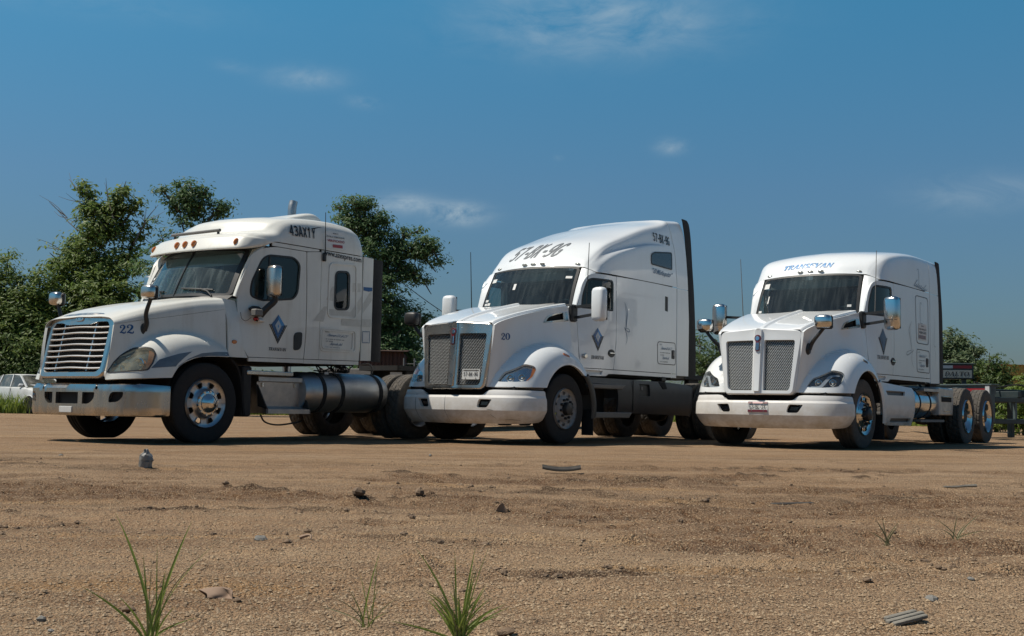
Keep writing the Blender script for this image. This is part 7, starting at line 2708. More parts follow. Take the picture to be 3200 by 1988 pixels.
# weeping tree between trucks 22 and 20
Y = 33.0
make_tree('weeping_tree', 'arching tree with drooping branches standing between trucks 22 and 20', 'trees behind the lot', gb(1215, Y),
          [(A(1100, 700, Y), [1.0, .8, .5], 2600, .5), (A(1180, 760, Y), [1.0, .85, .5], 2400, .4), (A(1040, 645, Y), [.42, .34, .24, .10], 600, .35, A(1110, 730, Y)), (A(1088, 635, Y), [.40, .30, .22, .10], 550, .3, A(1130, 720, Y)), (A(1142, 640, Y), [.40, .30, .22, .12], 600, .3, A(1130, 730, Y)), (A(1205, 690, Y), [.45, .36, .26, .12], 700, .3, A(1140, 750, Y)), (A(1225, 740, Y), [.40, .32, .24, .12], 600, .25, A(1150, 790, Y)),
           (A(1130, 800, Y - .5), [1.0, .9, .6], 2400, .2), (A(1205, 850, Y - .4), [.9, .8, .5], 2000, .1), (A(1316, 716, Y), [.34, .36, .30, .12], 900, .15, A(1200, 850, Y)), (A(1262, 735, Y), [.28, .26, .16, .06], 380, .12, A(1230, 830, Y)), (A(1350, 770, Y), [.40, .42, .34, .16], 900, .2, A(1230, 830, Y)), (A(1384, 838, Y), [.34, .30, .22, .10], 520, .25, A(1310, 770, Y)), (A(1362, 850, Y), [.28, .22, .16, .08], 340, .2, A(1300, 780, Y)), (A(1300, 880, Y), [.40, .34, .22, .10], 600, .15, A(1210, 850, Y)), (A(1348, 920, Y), [.28, .22, .16, .08], 380, .25, A(1240, 850, Y)),
           (A(1190, 930, Y - .6), [.9, .8, .7], 2200, -.1), (A(1250, 960, Y), [.7, .6, .4], 1100, .0), (A(1310, 990, Y + .3), [.6, .5, .36], 1000, .1), (A(1352, 1015, Y + .3), [.4, .34, .26, .12], 600, .15, A(1260, 1010, Y)), (A(1230, 1040, Y - 1), [1.0, .9, .8], 2400, -.3), (A(1290, 1085, Y - .6), [.9, .8, .7], 1700, -.3), (A(1180, 1095, Y - .8), [.9, .8, .7], 1700, -.3)],
          'leaf_blue', .12, 6, .17, (), 1.25, .28)
# bushes seen between trucks 20 and 63
make_tree('gap_bush', 'small green bush seen between trucks 20 and 63', 'shrubs behind the lot', gb(2215, 40.0),
          [(A(2190, 1075, 40), [.5, .6, .5], 1300, 0), (A(2240, 1065, 40), [.5, .5, .3], 1100, .1), (A(2265, 1040, 40.3), [.4, .25, .15], 350, .2), (A(2215, 1110, 39.5), [.6, .6, .6], 1500, 0), (A(2300, 1100, 40), [.6, .6, .6], 1200, 0), (A(2150, 1110, 40), [.6, .6, .6], 1200, 0)], 'leaf_dark', .13, 8, .05, (), 1.0, .28, 'shrub')
# right: frondy trees behind the trailer
make_tree('frond_tree', 'frondy pale green tree behind the cab of truck 63', 'trees behind the lot', gb(2990, 37.0),
          [(A(2958, 1045, 37), [.9, .7, .35], 1900, .2), (A(3002, 1068, 37), [.8, .6, .32], 1500, .2), (A(3022, 1085, 37), [.8, .6, .35], 1400, .1), (A(3055, 1082, 37.3), [.7, .5, .25], 1100, .2), (A(2960, 1120, 36.5), [.9, .8, .7], 2000, 0), (A(3030, 1140, 36.5), [.9, .8, .7], 2000, 0), (A(2900, 1080, 37), [.9, .8, .7], 1500, 0)], 'leaf_pale', .15, 9, .10, (), 1.0, .26)
make_tree('slim_tree', 'slim dark green tree with one raised tuft in front of the yellow wall', 'trees behind the lot', gb(3105, 36.0),
          [(A(3092, 1102, 36), [.5, .30, .22], 700, .15), (A(3110, 1140, 36), [.7, .6, .4], 1300, 0), (A(3122, 1175, 36), [.6, .5, .35], 1200, 0), (A(3075, 1165, 36), [.7, .6, .5], 1400, 0), (A(3105, 1210, 35.6), [.7, .6, .45], 1400, 0)], 'leaf_dark', .14, 10, .07, (), 1.0, .26)
make_tree('bright_bush', 'bright yellow-green bush at the right edge', 'shrubs behind the lot', gb(3190, 31.0),
          [(A(3168, 1222, 31), [.3, .3, .22], 800, 0), (A(3205, 1212, 31), [.35, .3, .22], 800, 0), (A(3230, 1170, 31), [.5, .5, .4], 900, 0), (A(3180, 1225, 30.6), [.4, .4, .35], 800, 0), (A(3196, 1165, 31.2), [.25, .15, .10], 200, .1)], 'leaf_bright', .12, 12, .04, (), 1.0, .22, 'shrub')

# far scrub closing the lot off behind the trucks
r_ = np.random.RandomState(77)
CC, NN = [], []
for i in range(620):
    x = r_.uniform(-34, 24) if i < 250 else r_.uniform(-95, 95)
    y = 52 + r_.uniform(-2, 3) if i < 250 else 66 + r_.uniform(-4, 4) + .12 * abs(x)
    h = r_.uniform(.8, 1.9) * (1.0 if x < 2 else .75) if i < 250 else r_.uniform(1.4, 3.0)
    n = 110 if i < 250 else 85
    d = r_.normal(size=(n, 3))
    d /= np.linalg.norm(d, axis=1, keepdims=True)
    C = np.array([x, y, h * .5]) + d * np.array([.9, .7, h * .55]) * (r_.uniform(.3, 1, (n, 1)) ** .5)
    C[:, 2] = np.abs(C[:, 2])
    CC.append(C)
    N = d * .6 + np.array([0, 0, .6]) + r_.normal(size=(n, 3)) * .3
    NN.append(N / np.linalg.norm(N, axis=1, keepdims=True))
V, F = leaves_geo(np.concatenate(CC), np.concatenate(NN), .30, r_)
tag(obj('scrub', V, F, 'leaf_dark', None, sharp=None), 'far dark scrub closing off the back of the lot', 'scrub', None, 'stuff')


# the trees and scrub across the lot behind the photographer, mirrored in glass, chrome and paint
CC, NN = [], []
for i in range(420):
    x = r_.uniform(-75, 95)
    y = -26 - r_.uniform(0, 5) - .10 * abs(x)
    h = r_.uniform(3.0, 6.5) * (.75 + .35 * math.sin(x * .23))
    n = 70
    d = r_.normal(size=(n, 3))
    d /= np.linalg.norm(d, axis=1, keepdims=True)
    C = np.array([x, y, h * .5]) + d * np.array([1.9, 1.3, h * .52]) * (r_.uniform(.3, 1, (n, 1)) ** .5)
    C[:, 2] = np.abs(C[:, 2])
    CC.append(C)
    N = d * .8 + r_.normal(size=(n, 3)) * .3
    NN.append(N / np.linalg.norm(N, axis=1, keepdims=True))
V, F = leaves_geo(np.concatenate(CC), np.concatenate(NN), 1.5, r_)
tag(obj('opposite_tree_belt', V, F, 'leaf_dark', None, sharp=None), 'belt of trees across the lot behind the photographer', 'trees', None, 'stuff')


def blades(n, xs, ys, h0, h1, seed, w=.012, seg=4, lean=.35):
    r = np.random.RandomState(seed)
    VV, FF, k = [], [], 0
    for i in range(n):
        x, y = xs[i], ys[i]
        h = r.uniform(h0, h1)
        a = r.uniform(0, 6.28)
        l = h * lean * r.uniform(.2, 1.3)
        b = r.uniform(0, 6.28)
        t = np.linspace(0, 1, seg)
        c = np.stack([x + l * np.cos(a) * t ** 2, y + l * np.sin(a) * t ** 2, h * (t - .18 * t ** 3 * (l / h))], 1)
        s = np.array([math.cos(b), math.sin(b), 0]) * w
        ww = (1 - t ** 1.8)[:, None] + .04
        V = np.vstack([c - s * ww, c + s * ww])
        VV.append(V)
        FF += [(k + j, k + j + 1, k + seg + j + 1, k + seg + j) for j in range(seg - 1)]
        k += 2 * seg
    return np.concatenate(VV), FF


# weedy verge by the white car
r_ = np.random.RandomState(5)
n = 9000
vy = r_.uniform(40.0, 46, n)
vx = vy * np.interp(r_.uniform(0, 1, n), [0, 1], [-.56, -.395])
V, F = blades(n, vx, vy, .25, .85, 6, .03, 4, .5)
tag(obj('weedy_verge', V, F, 'grass_green', None, sharp=None), 'tall weeds and grass on the verge around the white car', 'grass', None, 'stuff')
n = 5000
vy = r_.uniform(48.5, 51, n)
vx = r_.uniform(-20, 30, n)
V, F = blades(n, vx, vy, .3, .9, 7, .03, 3, .5)
tag(obj('far_grass', V, F, 'grass_green', None, sharp=None), 'strip of rough grass along the far edge of the lot', 'grass', None, 'stuff')


def grass_tuft(label, root, tips, m='grass_green', w=.0036, group='grass tufts in the foreground'):
    """tuft > one mesh per blade; tips relative to the root (x, y, z, droop)"""
    root = np.asarray(root, float)
    root[2] = ground_z(root[0], root[1]) - .005
    t = empty('grass_tuft', root, 0, label, 'grass', group)
    r = np.random.RandomState(int(abs(root[0]) * 1000) + 3)
    tips = [q + (m,) for q in tips]
    if m == 'grass_green':      # last year's dead stems among the green
        hm = max(q[2] for q in tips)
        tips += [(r.normal() * .07, r.normal() * .04, hm * r.uniform(.25, .75), r.uniform(.4, 1.2), r.uniform(.25, .45), 'grass_dry') for _ in range(max(4, len(tips) // 2))]
    for (x, y, z, bend, ww, bm) in tips:
        n = 9
        tt = np.linspace(0, 1, n)
        P = np.stack([x * tt ** (1 + bend), y * tt ** (1 + bend), z * (tt - bend * .12 * tt ** 3)], 1) + np.array([r.uniform(-.012, .012), r.uniform(-.012, .012), 0])
        T_ = np.gradient(P, axis=0)
        s = np.cross(T_, np.array([r.uniform(-.4, .4), -1, .2]))
        s /= np.linalg.norm(s, axis=1, keepdims=True)
        wd = w * ww * np.interp(tt, [0, .25, .7, 1], [.55, 1, .7, .05])[:, None]
        nrm = np.cross(s, T_)
        nrm /= np.linalg.norm(nrm, axis=1, keepdims=True)
        V = np.vstack([P - s * wd, P - nrm * wd * .45, P + s * wd])
        F = [(j, j + 1, n + j + 1, n + j) for j in range(n - 1)] + [(n + j, n + j + 1, 2 * n + j + 1, 2 * n + j) for j in range(n - 1)]
        obj('blade', V, F, bm, t, sharp=None)
    return t


g0 = ground_px(490, 1988)
grass_tuft('tall grass tuft with two long crossing blades at bottom left', (g0[0] + .005, 2.52, 0), [(-.115, .06, .30, .5, 1.0), (.065, .05, .28, .4, 1.1), (.03, .02, .15, .3, .9), (-.14, -.02, .14, .5, .9), (.10, .0, .07, .8, .8), (-.03, .03, .20, .2, .7), (.015, .0, .17, .2, 1.2), (-.06, -.03, .12, .5, .8), (.12, .05, .24, .7, .35), (-.012, .02, .22, .1, .5), (.05, -.02, .10, .6, .7)])
g0 = ground_px(1440, 1985)
tips = []
r_ = np.random.RandomState(9)
for i in range(26):
    a = r_.uniform(-1, 1)
    tips.append((a * .10 + r_.normal() * .012, r_.uniform(-.05, .05), r_.uniform(.08, .19) * (1 - .45 * abs(a)), r_.uniform(.2, .9), r_.uniform(.5, 1.1)))
tips += [(-.10, .02, .215, .5, .8), (.03, .03, .215, .3, .8), (-.01, .02, .20, .1, .7), (.055, .02, .22, .4, .4)]
grass_tuft('dense spiky grass tuft at the bottom edge left of centre', (g0[0], 2.60, 0), tips)
g0 = ground_px(1148, 1960)
grass_tuft('thin sparse grass stems between the two larger tufts', (g0[0], 2.72, 0), [(.035, .03, .19, .4, .6), (-.03, .02, .14, .4, .35), (.008, .02, .16, .2, .35), (-.04, .0, .10, .5, .4), (.03, .0, .12, .3, .3), (.05, -.03, .05, .8, .4)])
g0 = ground_px(2770, 1700)
grass_tuft('faint dry grass stems at right below truck 63', g0, [(-.06, .0, .12, .3, .5), (-.02, .0, .13, .3, .4), (.05, .0, .09, .4, .5), (.07, .02, .11, .4, .4), (-.09, .0, .07, .6, .4)], 'grass_dry', .006)
g0 = ground_px(2985, 1695)
grass_tuft('wispy low weed furthest right on the dirt', g0, [(-.10, .0, .10, .5, .4), (.02, .0, .11, .4, .4), (.10, .0, .12, .5, .4), (.05, .02, .07, .6, .5), (-.05, .0, .05, .8, .5), (.13, .0, .05, .8, .4)], 'grass_dry', .006)
# ================================================================ white wrecked car in the weeds
mat('faded_white', (.62, .63, .62), .5, var=.5, var_scale=4, var_col=(.36, .34, .30))
mat('teal_steel', (.012, .028, .031), .55, var=.5, var_scale=5, var_col=(.06, .07, .068))
mat('pale_teal', (.055, .085, .09), .6, var=.5, var_scale=6, var_col=(.10, .12, .115))
mat('rust_steel', (.052, .023, .016), .8, var=.6, var_scale=3, var_col=(.06, .03, .022))
mat('flatbed_deck', (.10, .095, .09), .8, var=.6, var_scale=3, var_col=(.19, .18, .17))
mat('yellow_sheet', (.42, .27, .05), .55, var=.5, var_scale=2, var_col=(.30, .17, .04))
mat('board_grey', (.20, .225, .22), .6, var=.4, var_scale=9, var_col=(.13, .14, .14))
mat('reflector_red', (.26, .02, .025), .4)
mat('reflector_white', (.50, .50, .50), .4)
mat('weathered_wood', (.22, .20, .165), .9, var=.7, var_scale=8, var_col=(.12, .11, .095), stretch=(1, 12, 12), bump=.5, bump_scale=30)
mat('dark_rubber_scrap', (.03, .027, .025), .9, var=.5, var_scale=20, var_col=(.09, .075, .055))
mat('dry_hide', (.27, .18, .12), .8, var=.6, var_scale=18, var_col=(.16, .10, .07))
mat('bottle_plastic', (.17, .165, .155), .55, coat=.2, var=.7, var_scale=25, var_col=(.32, .30, .27))
mat('pole_grey', (.15, .15, .15), .7)


def build_car():
    global FLIP
    fwd = np.array([.80, -.60])
    p = at_px(84, 1235, 41.5)
    base = (p[0] + .2, 41.5, 0)
    ang = math.atan2(-fwd[1], -fwd[0])         # local +x runs to the tail
    FLIP = True
    T = empty('wrecked_car', base, ang, 'old white hatchback half hidden in weeds behind the chrome bumper', 'car')
    # body shell: half sections along x (sill -> belt -> hood or roof line)
    st = []
    for x, zb, zt, w, wt in ((-1.95, .42, .66, .70, .55), (-1.85, .30, .74, .78, .66), (-1.3, .28, .84, .82, .72), (-.75, .28, .90, .83, .74), (0, .28, .92, .84, .76), (.8, .28, .93, .84, .76), (1.5, .30, .94, .82, .74), (1.85, .34, .90, .78, .70), (1.93, .42, .74, .72, .62)):
        st.append([(x, w * .96, zb), (x, w, zb + .12), (x, w * 1.01, (zb + zt) / 2), (x, w * .985, zt - .06), (x, wt, zt), (x, wt * .5, zt + .025), (x, 0, zt + .03)])
    body = grid_obj('body', loft_half(st, 40, 22), 'faded_white', T, -.01, sharp=40)
    # greenhouse frame: roof and pillars, glass between
    roof = [[(-.20, .58, 1.335), (-.22, .4, 1.36), (-.24, 0, 1.365)], [(.3, .60, 1.37), (.3, .4, 1.395), (.3, 0, 1.40)], [(1.0, .60, 1.36), (1.0, .4, 1.385), (1.0, 0, 1.39)], [(1.32, .56, 1.30), (1.34, .4, 1.32), (1.35, 0, 1.325)]]
    grid_obj('roof', loft_half(roof, 16, 10), 'faded_white', T, -.015)
    for s in (1, -1):
        lo = {'a': (-.86, .72, .90), 'b': (.12, .77, .93), 'c': (.95, .77, .93), 'd': (1.70, .66, .93)}
        hi = {'a': (-.18, .575, 1.345), 'b': (.22, .60, 1.37), 'c': (.92, .60, 1.365), 'd': (1.30, .55, 1.305)}
        for k in 'abcd':
            a, b = np.array(lo[k]) * (1, s, 1), np.array(hi[k]) * (1, s, 1)
            obj('pillar', *bar_geo(a, b, .05, .05, (1, 0, 0)), 'faded_white', T)
        for k, l in (('a', 'b'), ('b', 'c'), ('c', 'd')):
            V = [np.array(q) * (1, s, 1) for q in (lo[k], lo[l], hi[l], hi[k])]
            obj('side_window', V, [(0, 1, 2, 3)], 'car_glass', T, sharp=None)
        obj('window_sill', *bar_geo(np.array(lo['a']) * (1, s, 1), np.array(lo['d']) * (1, s, 1), .03, .04), 'faded_white', T)
        for x in (-1.22, 1.25):
            w = empty('wheel')
            w.parent = T
            w.location = (x, -s * .74, .29)
            V, F = tyre_geo(.29, .17, .18, 40)
            V[:, 2] = np.maximum(V[:, 2], -.288)
            obj('tyre', V * (1, s, 1), F, 'rubber', w)
            V, F = lathe_geo([(.18, .07), (.17, .05), (.08, .045), (.05, .06), (0, .06)], 20, 'y')
            obj('rim', V * (1, s, 1), F, 'wheel_steel', w)
            th = np.linspace(rad(-15), rad(195), 18)
            G = [[(x + rr * math.cos(a), s * (.835 + d), .29 + rr * math.sin(a)) for rr, d in ((.36, 0.0), (.34, .015), (.315, .0))] for a in th]
            grid_obj('wheel_arch', G, 'faded_white', T)
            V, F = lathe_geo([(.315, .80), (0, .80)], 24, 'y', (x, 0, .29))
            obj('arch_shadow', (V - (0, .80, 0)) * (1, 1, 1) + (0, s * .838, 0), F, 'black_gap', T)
        obj('door_seam', *box_geo((.02, s * .845 - .004, .35), (.035, s * .845 + .006, .90), 0), 'black_gap', T)
        obj('door_seam', *box_geo((1.0, s * .843 - .004, .35), (1.015, s * .843 + .006, .90), 0), 'black_gap', T)
        obj('door_mirror', *box_geo((-.62, s * .80 - .06, .92), (-.50, s * .80 + .10, 1.04), .03), 'faded_white', T)
    wsv = [(-.86, .70, .92), (-.86, -.70, .92), (-.20, -.56, 1.345), (-.20, .56, 1.345)]
    obj('windshield', wsv, [(0, 1, 2, 3)], 'car_glass', T, sharp=None)
    rw = [(1.70, .62, .95), (1.70, -.62, .95), (1.33, -.54, 1.31), (1.33, .54, 1.31)]
    obj('rear_window', rw, [(3, 2, 1, 0)], 'car_glass', T, sharp=None)
    # hood sprung open over the dark engine bay
    obj('engine_bay', *box_geo((-1.6, -.55, .86), (-.88, .55, .935), .02), 'black_gap', T)
    G = [[(x, y, .93 + (x + 1.85) * .10) for y in (-.68, -.3, .3, .68)] for x in (-1.85, -1.4, -1.0)]
    grid_obj('hood', G, 'faded_white', T, .015)
    obj('bumper', *box_geo((-2.03, -.80, .36), (-1.90, .80, .50), .04), 'grey_plastic', T)
    for s in (1, -1):
        obj('headlight', *box_geo((-1.97, s * .55 - .15, .56), (-1.90, s * .55 + .15, .70), .02), 'clear_lamp', T)
    obj('seat_back', *box_geo((.35, -.55, .5), (.5, .55, 1.1), .08), 'seat_grey', T)
    FLIP = False
    return T


build_car()


# ================================================================ container chassis behind truck 63
def build_trailer():
    global FLIP
    FLIP = True
    p = at_px(3106, 1300, 25.0)
    yaw = .60
    left = np.array([math.sin(yaw), -math.cos(yaw)])
    base = np.array([p[0], 25.0]) - left * 1.2
    T = empty('container_chassis', (base[0], base[1], 0), yaw, 'dark teal container chassis trailer parked behind the wheels of truck 63', 'trailer')
    fb = obj('front_bolster', *box_geo((-.10, -1.2, .98), (.10, 1.2, 1.17), .01), 'pale_teal', T)
    obj('reflective_tape', *box_geo((-.106, .55, 1.02), (-.098, 1.08, 1.11), 0), 'reflector_red', fb)
    obj('reflective_tape', *box_geo((-.106, .05, 1.02), (-.098, .54, 1.11), 0), 'reflector_white', fb)
    obj('reflective_tape', *box_geo((-.106, -.55, 1.02), (-.098, .04, 1.11), 0), 'reflector_red', fb)
    obj('bolster_top', *box_geo((-.14, -1.24, 1.17), (.16, 1.24, 1.20), .004), 'pale_teal', fb)
    po = obj('corner_post', *box_geo((-.12, 1.06, .36), (.06, 1.20, 1.19), .01), 'pale_teal', T)
    obj('reflective_tape', *box_geo((-.126, 1.08, .62), (-.118, 1.18, .90), 0), 'reflector_red', po)
    obj('reflective_tape', *box_geo((-.126, 1.08, .94), (-.118, 1.18, 1.16), 0), 'reflector_white', po)
    obj('corner_post', *box_geo((-.12, -1.20, .36), (.06, -1.06, 1.19), .01), 'teal_steel', T)
    for s in (1, -1):
        obj('main_beam', *box_geo((-.3, s * .45 - .07, .82), (9.5, s * .45 + .07, 1.12), .01), 'teal_steel', T)
        obj('landing_leg', *box_geo((1.5, s * .62 - .06, .02), (1.62, s * .62 + .06, .95), .01), 'teal_steel', T)
        for x in (6.6, 7.9):
            make_wheel(T, 'trailer_wheel', x, s * 1.0, s, .49, .50, .30, 'dual', W=.27)
    for x in (1.0, 3.0, 5.0, 7.2, 9.3):
        obj('crossmember', *box_geo((x - .06, -1.2, .92), (x + .06, 1.2, 1.06), .01), 'teal_steel', T)
    for z in (.86, .38):
        obj('side_rail', *box_geo((.08, 1.10, z - .05), (6.0, 1.18, z + .06), .01), 'teal_steel', T)
    for x in (.9, 1.9, 3.2):
        obj('rail_post', *box_geo((x - .04, 1.11, .44), (x + .04, 1.17, .82), .005), 'pale_teal', T)
    obj('air_tank', *lathe_geo([(0, 1.9), (.10, 1.92), (.12, 1.97), (.12, 2.7), (.10, 2.75), (0, 2.77)], 20, 'x', (0, .85, 1.02)), 'pale_teal', T)
    tube('air_line', crv([(.2, .6, 1.25), (.8, .7, 1.15), (1.6, .8, 1.22), (2.6, .75, 1.1)], 20), .02, 'frame_black', T, 6)
    FLIP = False
    # headboard of a second chassis, lettered
    FLIP = True
    p = at_px(2986, 1160, 27.0)
    T2 = empty('lettered_headboard_trailer', (p[0] - .02, 27.0, 0), 1.35, 'dark green lettered trailer headboard directly behind the cab of truck 63', 'trailer')
    z0 = p[2]
    hb = obj('headboard', *box_geo((-.12, -.75, z0 - .19), (.35, .40, z0 + .16), .01), 'teal_steel', T2)
    obj('headboard_cap', *box_geo((-.15, -.78, z0 + .16), (.38, .43, z0 + .185), .004), 'pale_teal', hb)
    obj('reflective_tape', *box_geo((-.127, -.05, z0 + .06), (-.119, .36, z0 + .13), 0), 'reflector_red', hb)
    obj('reflective_tape', *box_geo((-.127, -.40, z0 + .06), (-.119, -.06, z0 + .13), 0), 'reflector_white', hb)
    obj('name_board', *box_geo((-.132, -.45, z0 - .16), (-.121, .36, z0 + .02), 0), 'board_grey', hb)
    pl = lambda u, v: np.stack([np.full(len(u), -.134), u, v], 1)
    decal('board_lettering', serif_word('DALTO', .15), pl, 'ink_black', hb, quadbox(-.24, z0 - .125, .30, z0 - .015), .003, -1)
    for y in (-.55, .2):
        obj('headboard_leg', *box_geo((-.05, y - .05, .9), (.05, y + .05, z0 - .19), .005), 'teal_steel', T2)
    for s in (-.5, .3):
        obj('main_beam', *box_geo((-.4, s - .07, .80), (8, s + .07, 1.0), .01), 'teal_steel', T2)
    for x in (5.6, 6.9):
        for s in (1, -1):
            make_wheel(T2, 'trailer_wheel', x, s * 1.0, s, .49, .50, .30, 'dual', W=.27)
    FLIP = False


build_trailer()


# ================================================================ flatbed and rusty shed seen between trucks 22 and 20
def build_flatbed():
    global FLIP
    FLIP = True
    p = at_px(1150, 1152, 24.5)
    T = empty('flatbed_trailer', (p[0] + .6, 24.5, 0), 1.12, 'dark low flatbed trailer standing behind truck 22', 'trailer')
    d = obj('deck', *box_geo((-1.0, -1.25, 1.12), (9.5, 1.25, 1.26), .015), 'flatbed_deck', T)
    for s in (1, -1):
        obj('side_rail', *box_geo((-1.02, s * 1.26 - .02, 1.08), (9.5, s * 1.26 + .02, 1.27), .005), 'frame_black', T)
        obj('main_beam', *box_geo((-.6, s * .45 - .06, .80), (9.3, s * .45 + .06, 1.12), .01), 'frame_black', T)
        for x in (7.4, 8.7):
            make_wheel(T, 'trailer_wheel', x, s * 1.0, s, .49, .50, .30, 'dual', W=.27)
        obj('landing_leg', *box_geo((1.2, s * .62 - .06, .02), (1.32, s * .62 + .06, 1.1), .01), 'frame_black', T)
    for x in np.arange(-.5, 9.4, 1.1):
        obj('crossmember', *box_geo((x - .04, -1.23, .98), (x + .04, 1.23, 1.12), 0), 'frame_black', T)
    FLIP = False
    # rust-red shed of upright corrugated sheets
    p0, p1 = at_px(1120, 1100, 31.0), at_px(1262, 1100, 31.0)
    w = p1[0] - p0[0]
    S = empty('rusty_shed', (p0[0], 31.0, 0), 0, 'low rust-red sheet metal shed behind the flatbed', 'shed')
    n = 60
    for k in range(4):
        x = np.linspace(w * k / 4 + .005, w * (k + 1) / 4 - .005, n // 4)
        y = .018 * np.sin(x * 60)
        G = np.stack([np.stack([x, y, np.full_like(x, z)], 1) for z in (.05, 1.95)])
        grid_obj('wall_sheet', G, 'rust_steel', S, .004)
    for k in range(3):
        G = np.stack([np.stack([np.full(8, 0.0 if k < 2 else w), np.linspace(0, 3, 8), np.full(8, z)], 1) for z in (.05, 1.9)]) if k != 1 else np.stack([np.stack([np.linspace(-.1, w + .1, 8), np.full(8, yy), np.full(8, zz)], 1) for yy, zz in ((-.15, 1.96), (3.1, 2.2))])
        grid_obj('roof_sheet' if k == 1 else 'end_wall', G, 'rust_steel', S, .01)
    # slender fence of wires between posts beside the shed
    a = at_px(1262, 1130, 30.0)
    Fn = empty('wire_fence', (a[0], 30.0, 0), 0, 'thin post and wire fence beside the rusty shed', 'fence')
    for x in (0, .28, .56, .84):
        tube('post', [(x, 0, 0), (x, 0, 1.75)], .02, 'pole_grey', Fn, 6)
    for z in (.7, 1.0, 1.3, 1.6):
        tube('wire', [(0, 0, z), (.84, 0, z)], .008, 'pole_grey', Fn, 5)
    # lamp pole lost in the weeping tree and its stay wire
    a = at_px(1120, 655, 34.5)
    L = empty('lamp_pole', (a[0], 34.5, 0), 0, 'slender pole with dark lamp head poking through the weeping tree', 'lamp pole')
    tube('pole', [(0, 0, 0), (0, 0, a[2] - .3)], .03, 'pole_grey', L, 8)
    obj('lamp_head', *lathe_geo([(0, a[2] - .45), (.05, a[2] - .42), (.11, a[2] - .2), (.11, a[2]), (.06, a[2] + .04), (0, a[2] + .04)], 12, 'z'), 'black_plastic', L)
    w0, w1 = at_px(1235, 868, 33.5), at_px(1470, 1030, 33.5)
    tag(tube('stay_wire', crv([w0, (w0 + w1) / 2 - (0, 0, .05), w1], 14), .012, 'pole_grey', None, 5), 'thin stay wire slanting down from the weeping tree', 'wire')


build_flatbed()


# ================================================================ yellow corrugated wall, far right
def build_yellow():
    p0, p1 = at_px(3040, 1137, 50.0), at_px(3420, 1137, 50.0)
    w, h = p1[0] - p0[0], p0[2]
    B = empty('yellow_building', (p0[0], 50.0, 0), .30, 'yellow corrugated metal building behind the trees at far right', 'building')
    k = 9
    for row, (z0, z1, yy) in enumerate(((.05, h * .60, 0.0), (h * .60 + .03, h, -.03))):
        for i in range(k):
            x = np.linspace(w * i / k + .004, w * (i + 1) / k - .004, 60)
            y = yy - .03 * np.sign(np.sin(x * 30)) * np.abs(np.sin(x * 30)) ** .5
            G = np.stack([np.stack([x, y, np.full_like(x, z)], 1) for z in (z0, z1)])
            grid_obj('wall_sheet', G, 'yellow_sheet', B, .004)
    obj('frame', *box_geo((0, .05, 0), (w, .25, h - .02), 0), 'rust_steel', B)
    G = np.stack([np.stack([np.linspace(-.2, w + .2, 10), np.full(10, y), np.full(10, z)], 1) for y, z in ((-.10, h + .004), (6, h - .25))])
    grid_obj('roof', G, 'yellow_sheet', B, .02)


build_yellow()


# ================================================================ litter and stones on the dirt
def put_on_ground(px, py):
    p = ground_px(px, py)
    p[2] = ground_z(p[0], p[1])
    return p


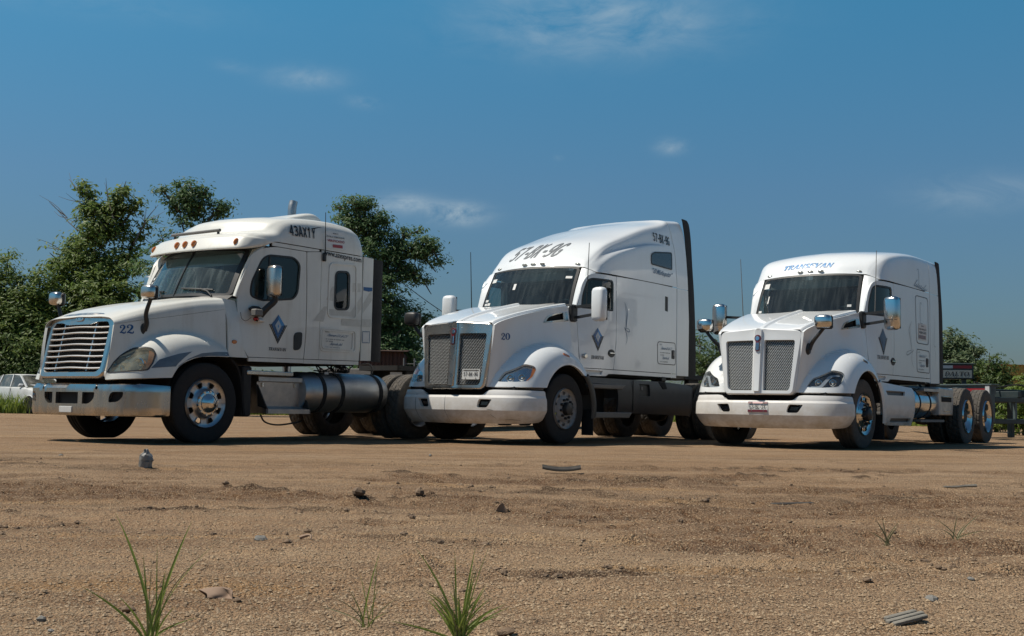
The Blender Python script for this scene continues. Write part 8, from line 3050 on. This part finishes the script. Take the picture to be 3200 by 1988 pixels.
def litter():
    p = put_on_ground(455, 1459)
    b = lathe_geo([(0, 0), (.045, .0), (.050, .015), (.050, .05), (.046, .06), (.050, .07), (.050, .095), (.040, .115), (.018, .135), (.015, .155), (0, .157)], 18, 'z')
    V = b[0] * np.array([1.0, .8, .92]) + np.random.RandomState(2).normal(size=(len(b[0]), 3)) * .0045
    o = empty('plastic_bottle', p, .4, 'crumpled grey plastic bottle standing on the dirt below truck 22', 'bottle')
    obj('bottle_body', V, b[1], 'bottle_plastic', o)
    # curled strip of tyre tread
    p = put_on_ground(1755, 1478)
    t = np.linspace(-.155, .155, 20)
    G = [[(x, dy, .012 + .018 * (x / .155) ** 2 + .02 * abs(dy) / .03 * (1 if dy > 0 else .4)) for x in t] for dy in (-.04, -.015, .015, .045)]
    o = grid_obj('tyre_scrap', np.array(G), 'dark_rubber_scrap', None, .012)
    o.location = p
    tag(o, 'curled dark strip of tyre tread lying in front of truck 20', 'scrap')
    # dry stick
    p = put_on_ground(3000, 1530)
    o = tube('dry_stick', crv([(-.11, .01, .012), (-.03, .0, .014), (.05, .015, .02), (.12, .01, .024)], 12), np.linspace(.007, .012, 12), 'weathered_wood', None, 6)
    o.location = p
    tag(o, 'pale dry stick on the dirt at right below truck 63', 'stick')
    # dry hide / leaf sheath
    p = put_on_ground(680, 1868)
    C = np.array([[(-.055, .02, .0), (-.05, .0, .032), (-.03, -.02, .020), (-.02, -.035, .0)], [(-.02, .03, .012), (-.015, .01, .050), (.0, -.015, .030), (.005, -.04, .004)], [(.02, .03, .006), (.022, .01, .040), (.03, -.015, .024), (.03, -.035, .0)], [(.05, .025, .004), (.052, .005, .022), (.06, -.015, .012), (.065, -.03, .0)]])
    C = C * np.array([.8, .8, .7]) + np.random.RandomState(3).normal(size=C.shape) * .006
    C[..., 2] = np.maximum(C[..., 2], -.004)
    o = grid_obj('dry_leaf_sheath', cgrid(C, 16, 14), 'dry_hide', None, .003)
    o.location = p
    tag(o, 'curled brown dry leaf sheath on the gravel at lower left', 'leaf')
    p = put_on_ground(955, 1700)
    th = np.linspace(-.3, 1.5, 16)
    o = tube('bark_strip', np.stack([.05 * np.cos(th) - .03, .03 * np.sin(th), .004 + .012 * np.sin((th + .3) / 1.8 * np.pi)], 1), np.linspace(.002, .008, 16), 'dry_hide', None, 5)
    o.location = p
    tag(o, 'small curved pale bark strip left of centre on the dirt', 'bark')
    # broken boards
    p = put_on_ground(2830, 1945)
    o = empty('broken_board', p, .35, 'broken grey weathered board lying at bottom right', 'board')
    for k, (y, l, a) in enumerate(((-.016, .050, 0), (.002, .055, .05), (.020, .046, -.03))):
        V, F = box_geo((-l, y - .008, .004 + .003 * k), (l, y + .008, .014 + .003 * k), .002)
        V[:, 2] += V[:, 0] * .16
        obj('board_strip', V, F, 'weathered_wood', o)
    p = put_on_ground(2480, 1565)
    o = obj('dark_board', *box_geo((-.13, -.02, .0), (.12, .03, .014), .004), 'dark_rubber_scrap', None)
    o.location = p
    o.rotation_euler = (0, -.03, .1)
    tag(o, 'flat dark board half sunk in the dirt below truck 63', 'board')
    p = put_on_ground(1565, 1602)
    C = np.array([[(-.03, 0, 0), (-.01, .0, .035)], [(0, .01, 0), (.01, .005, .045)], [(.035, 0, .0), (.03, .0, .006)]])
    o = grid_obj('dry_leaf', cgrid(C, 8, 6), 'dry_hide', None, .002)
    o.location = p
    tag(o, 'single folded dry leaf near the centre of the dirt', 'leaf')
    # stones that stand out
    spots = [(812, 1702, .030, 'grey_stone', 'dark rounded stone left of centre on the bare dirt'), (1262, 1690, .026, 'brown_stone', 'small dark stone just left of the middle'), (130, 1930, .020, 'grey_stone', 'blue-grey stone at the bottom left corner'), (740, 1885, .018, 'brown_stone', 'brown clod touching the dry leaf sheath'), (2915, 1885, .024, 'grey_stone', 'flat dark chunk above the broken board'), (3035, 1815, .018, 'grey_stone', 'small dark stone at lower right near the frame edge'),
             (160, 1968, .013, 'grey_stone', 'pale chip of stone on the bottom edge at left'), (400, 1905, .030, 'brown_stone', 'brown clod behind the tall grass tuft'), (1580, 1990, .03, 'brown_stone', 'dark clump of soil right of the dense tuft'), (2385, 1488, .05, 'brown_stone', 'rough soil clump in front of truck 63'), (1310, 1562, .05, 'brown_stone', 'ragged dark clod on the rut left of centre'), (1120, 1572, .055, 'brown_stone', 'large broken clod on the rut below truck 22'),
             (705, 1520, .04, 'brown_stone', 'brown lump at the left end of the rut'), (1345, 1425, .035, 'grey_stone', 'grey stone on the dirt between trucks 22 and 20'), (190, 1424, .04, 'grey_stone', 'dark stone at left on the pale track')]
    for i, (x, y, s, m, lab) in enumerate(spots):
        V, F = lump(200 + i)
        V2 = V * s * .72
        p = put_on_ground(x, y)
        o = obj('stone', V2 * (1.25, 1, .75), F, m, None, sharp=25)
        o.location = p + (0, 0, s * .25)
        o.rotation_euler = (.2, .1, i * 1.3)
        tag(o, lab, 'stone', 'stones lying on the dirt')


litter()
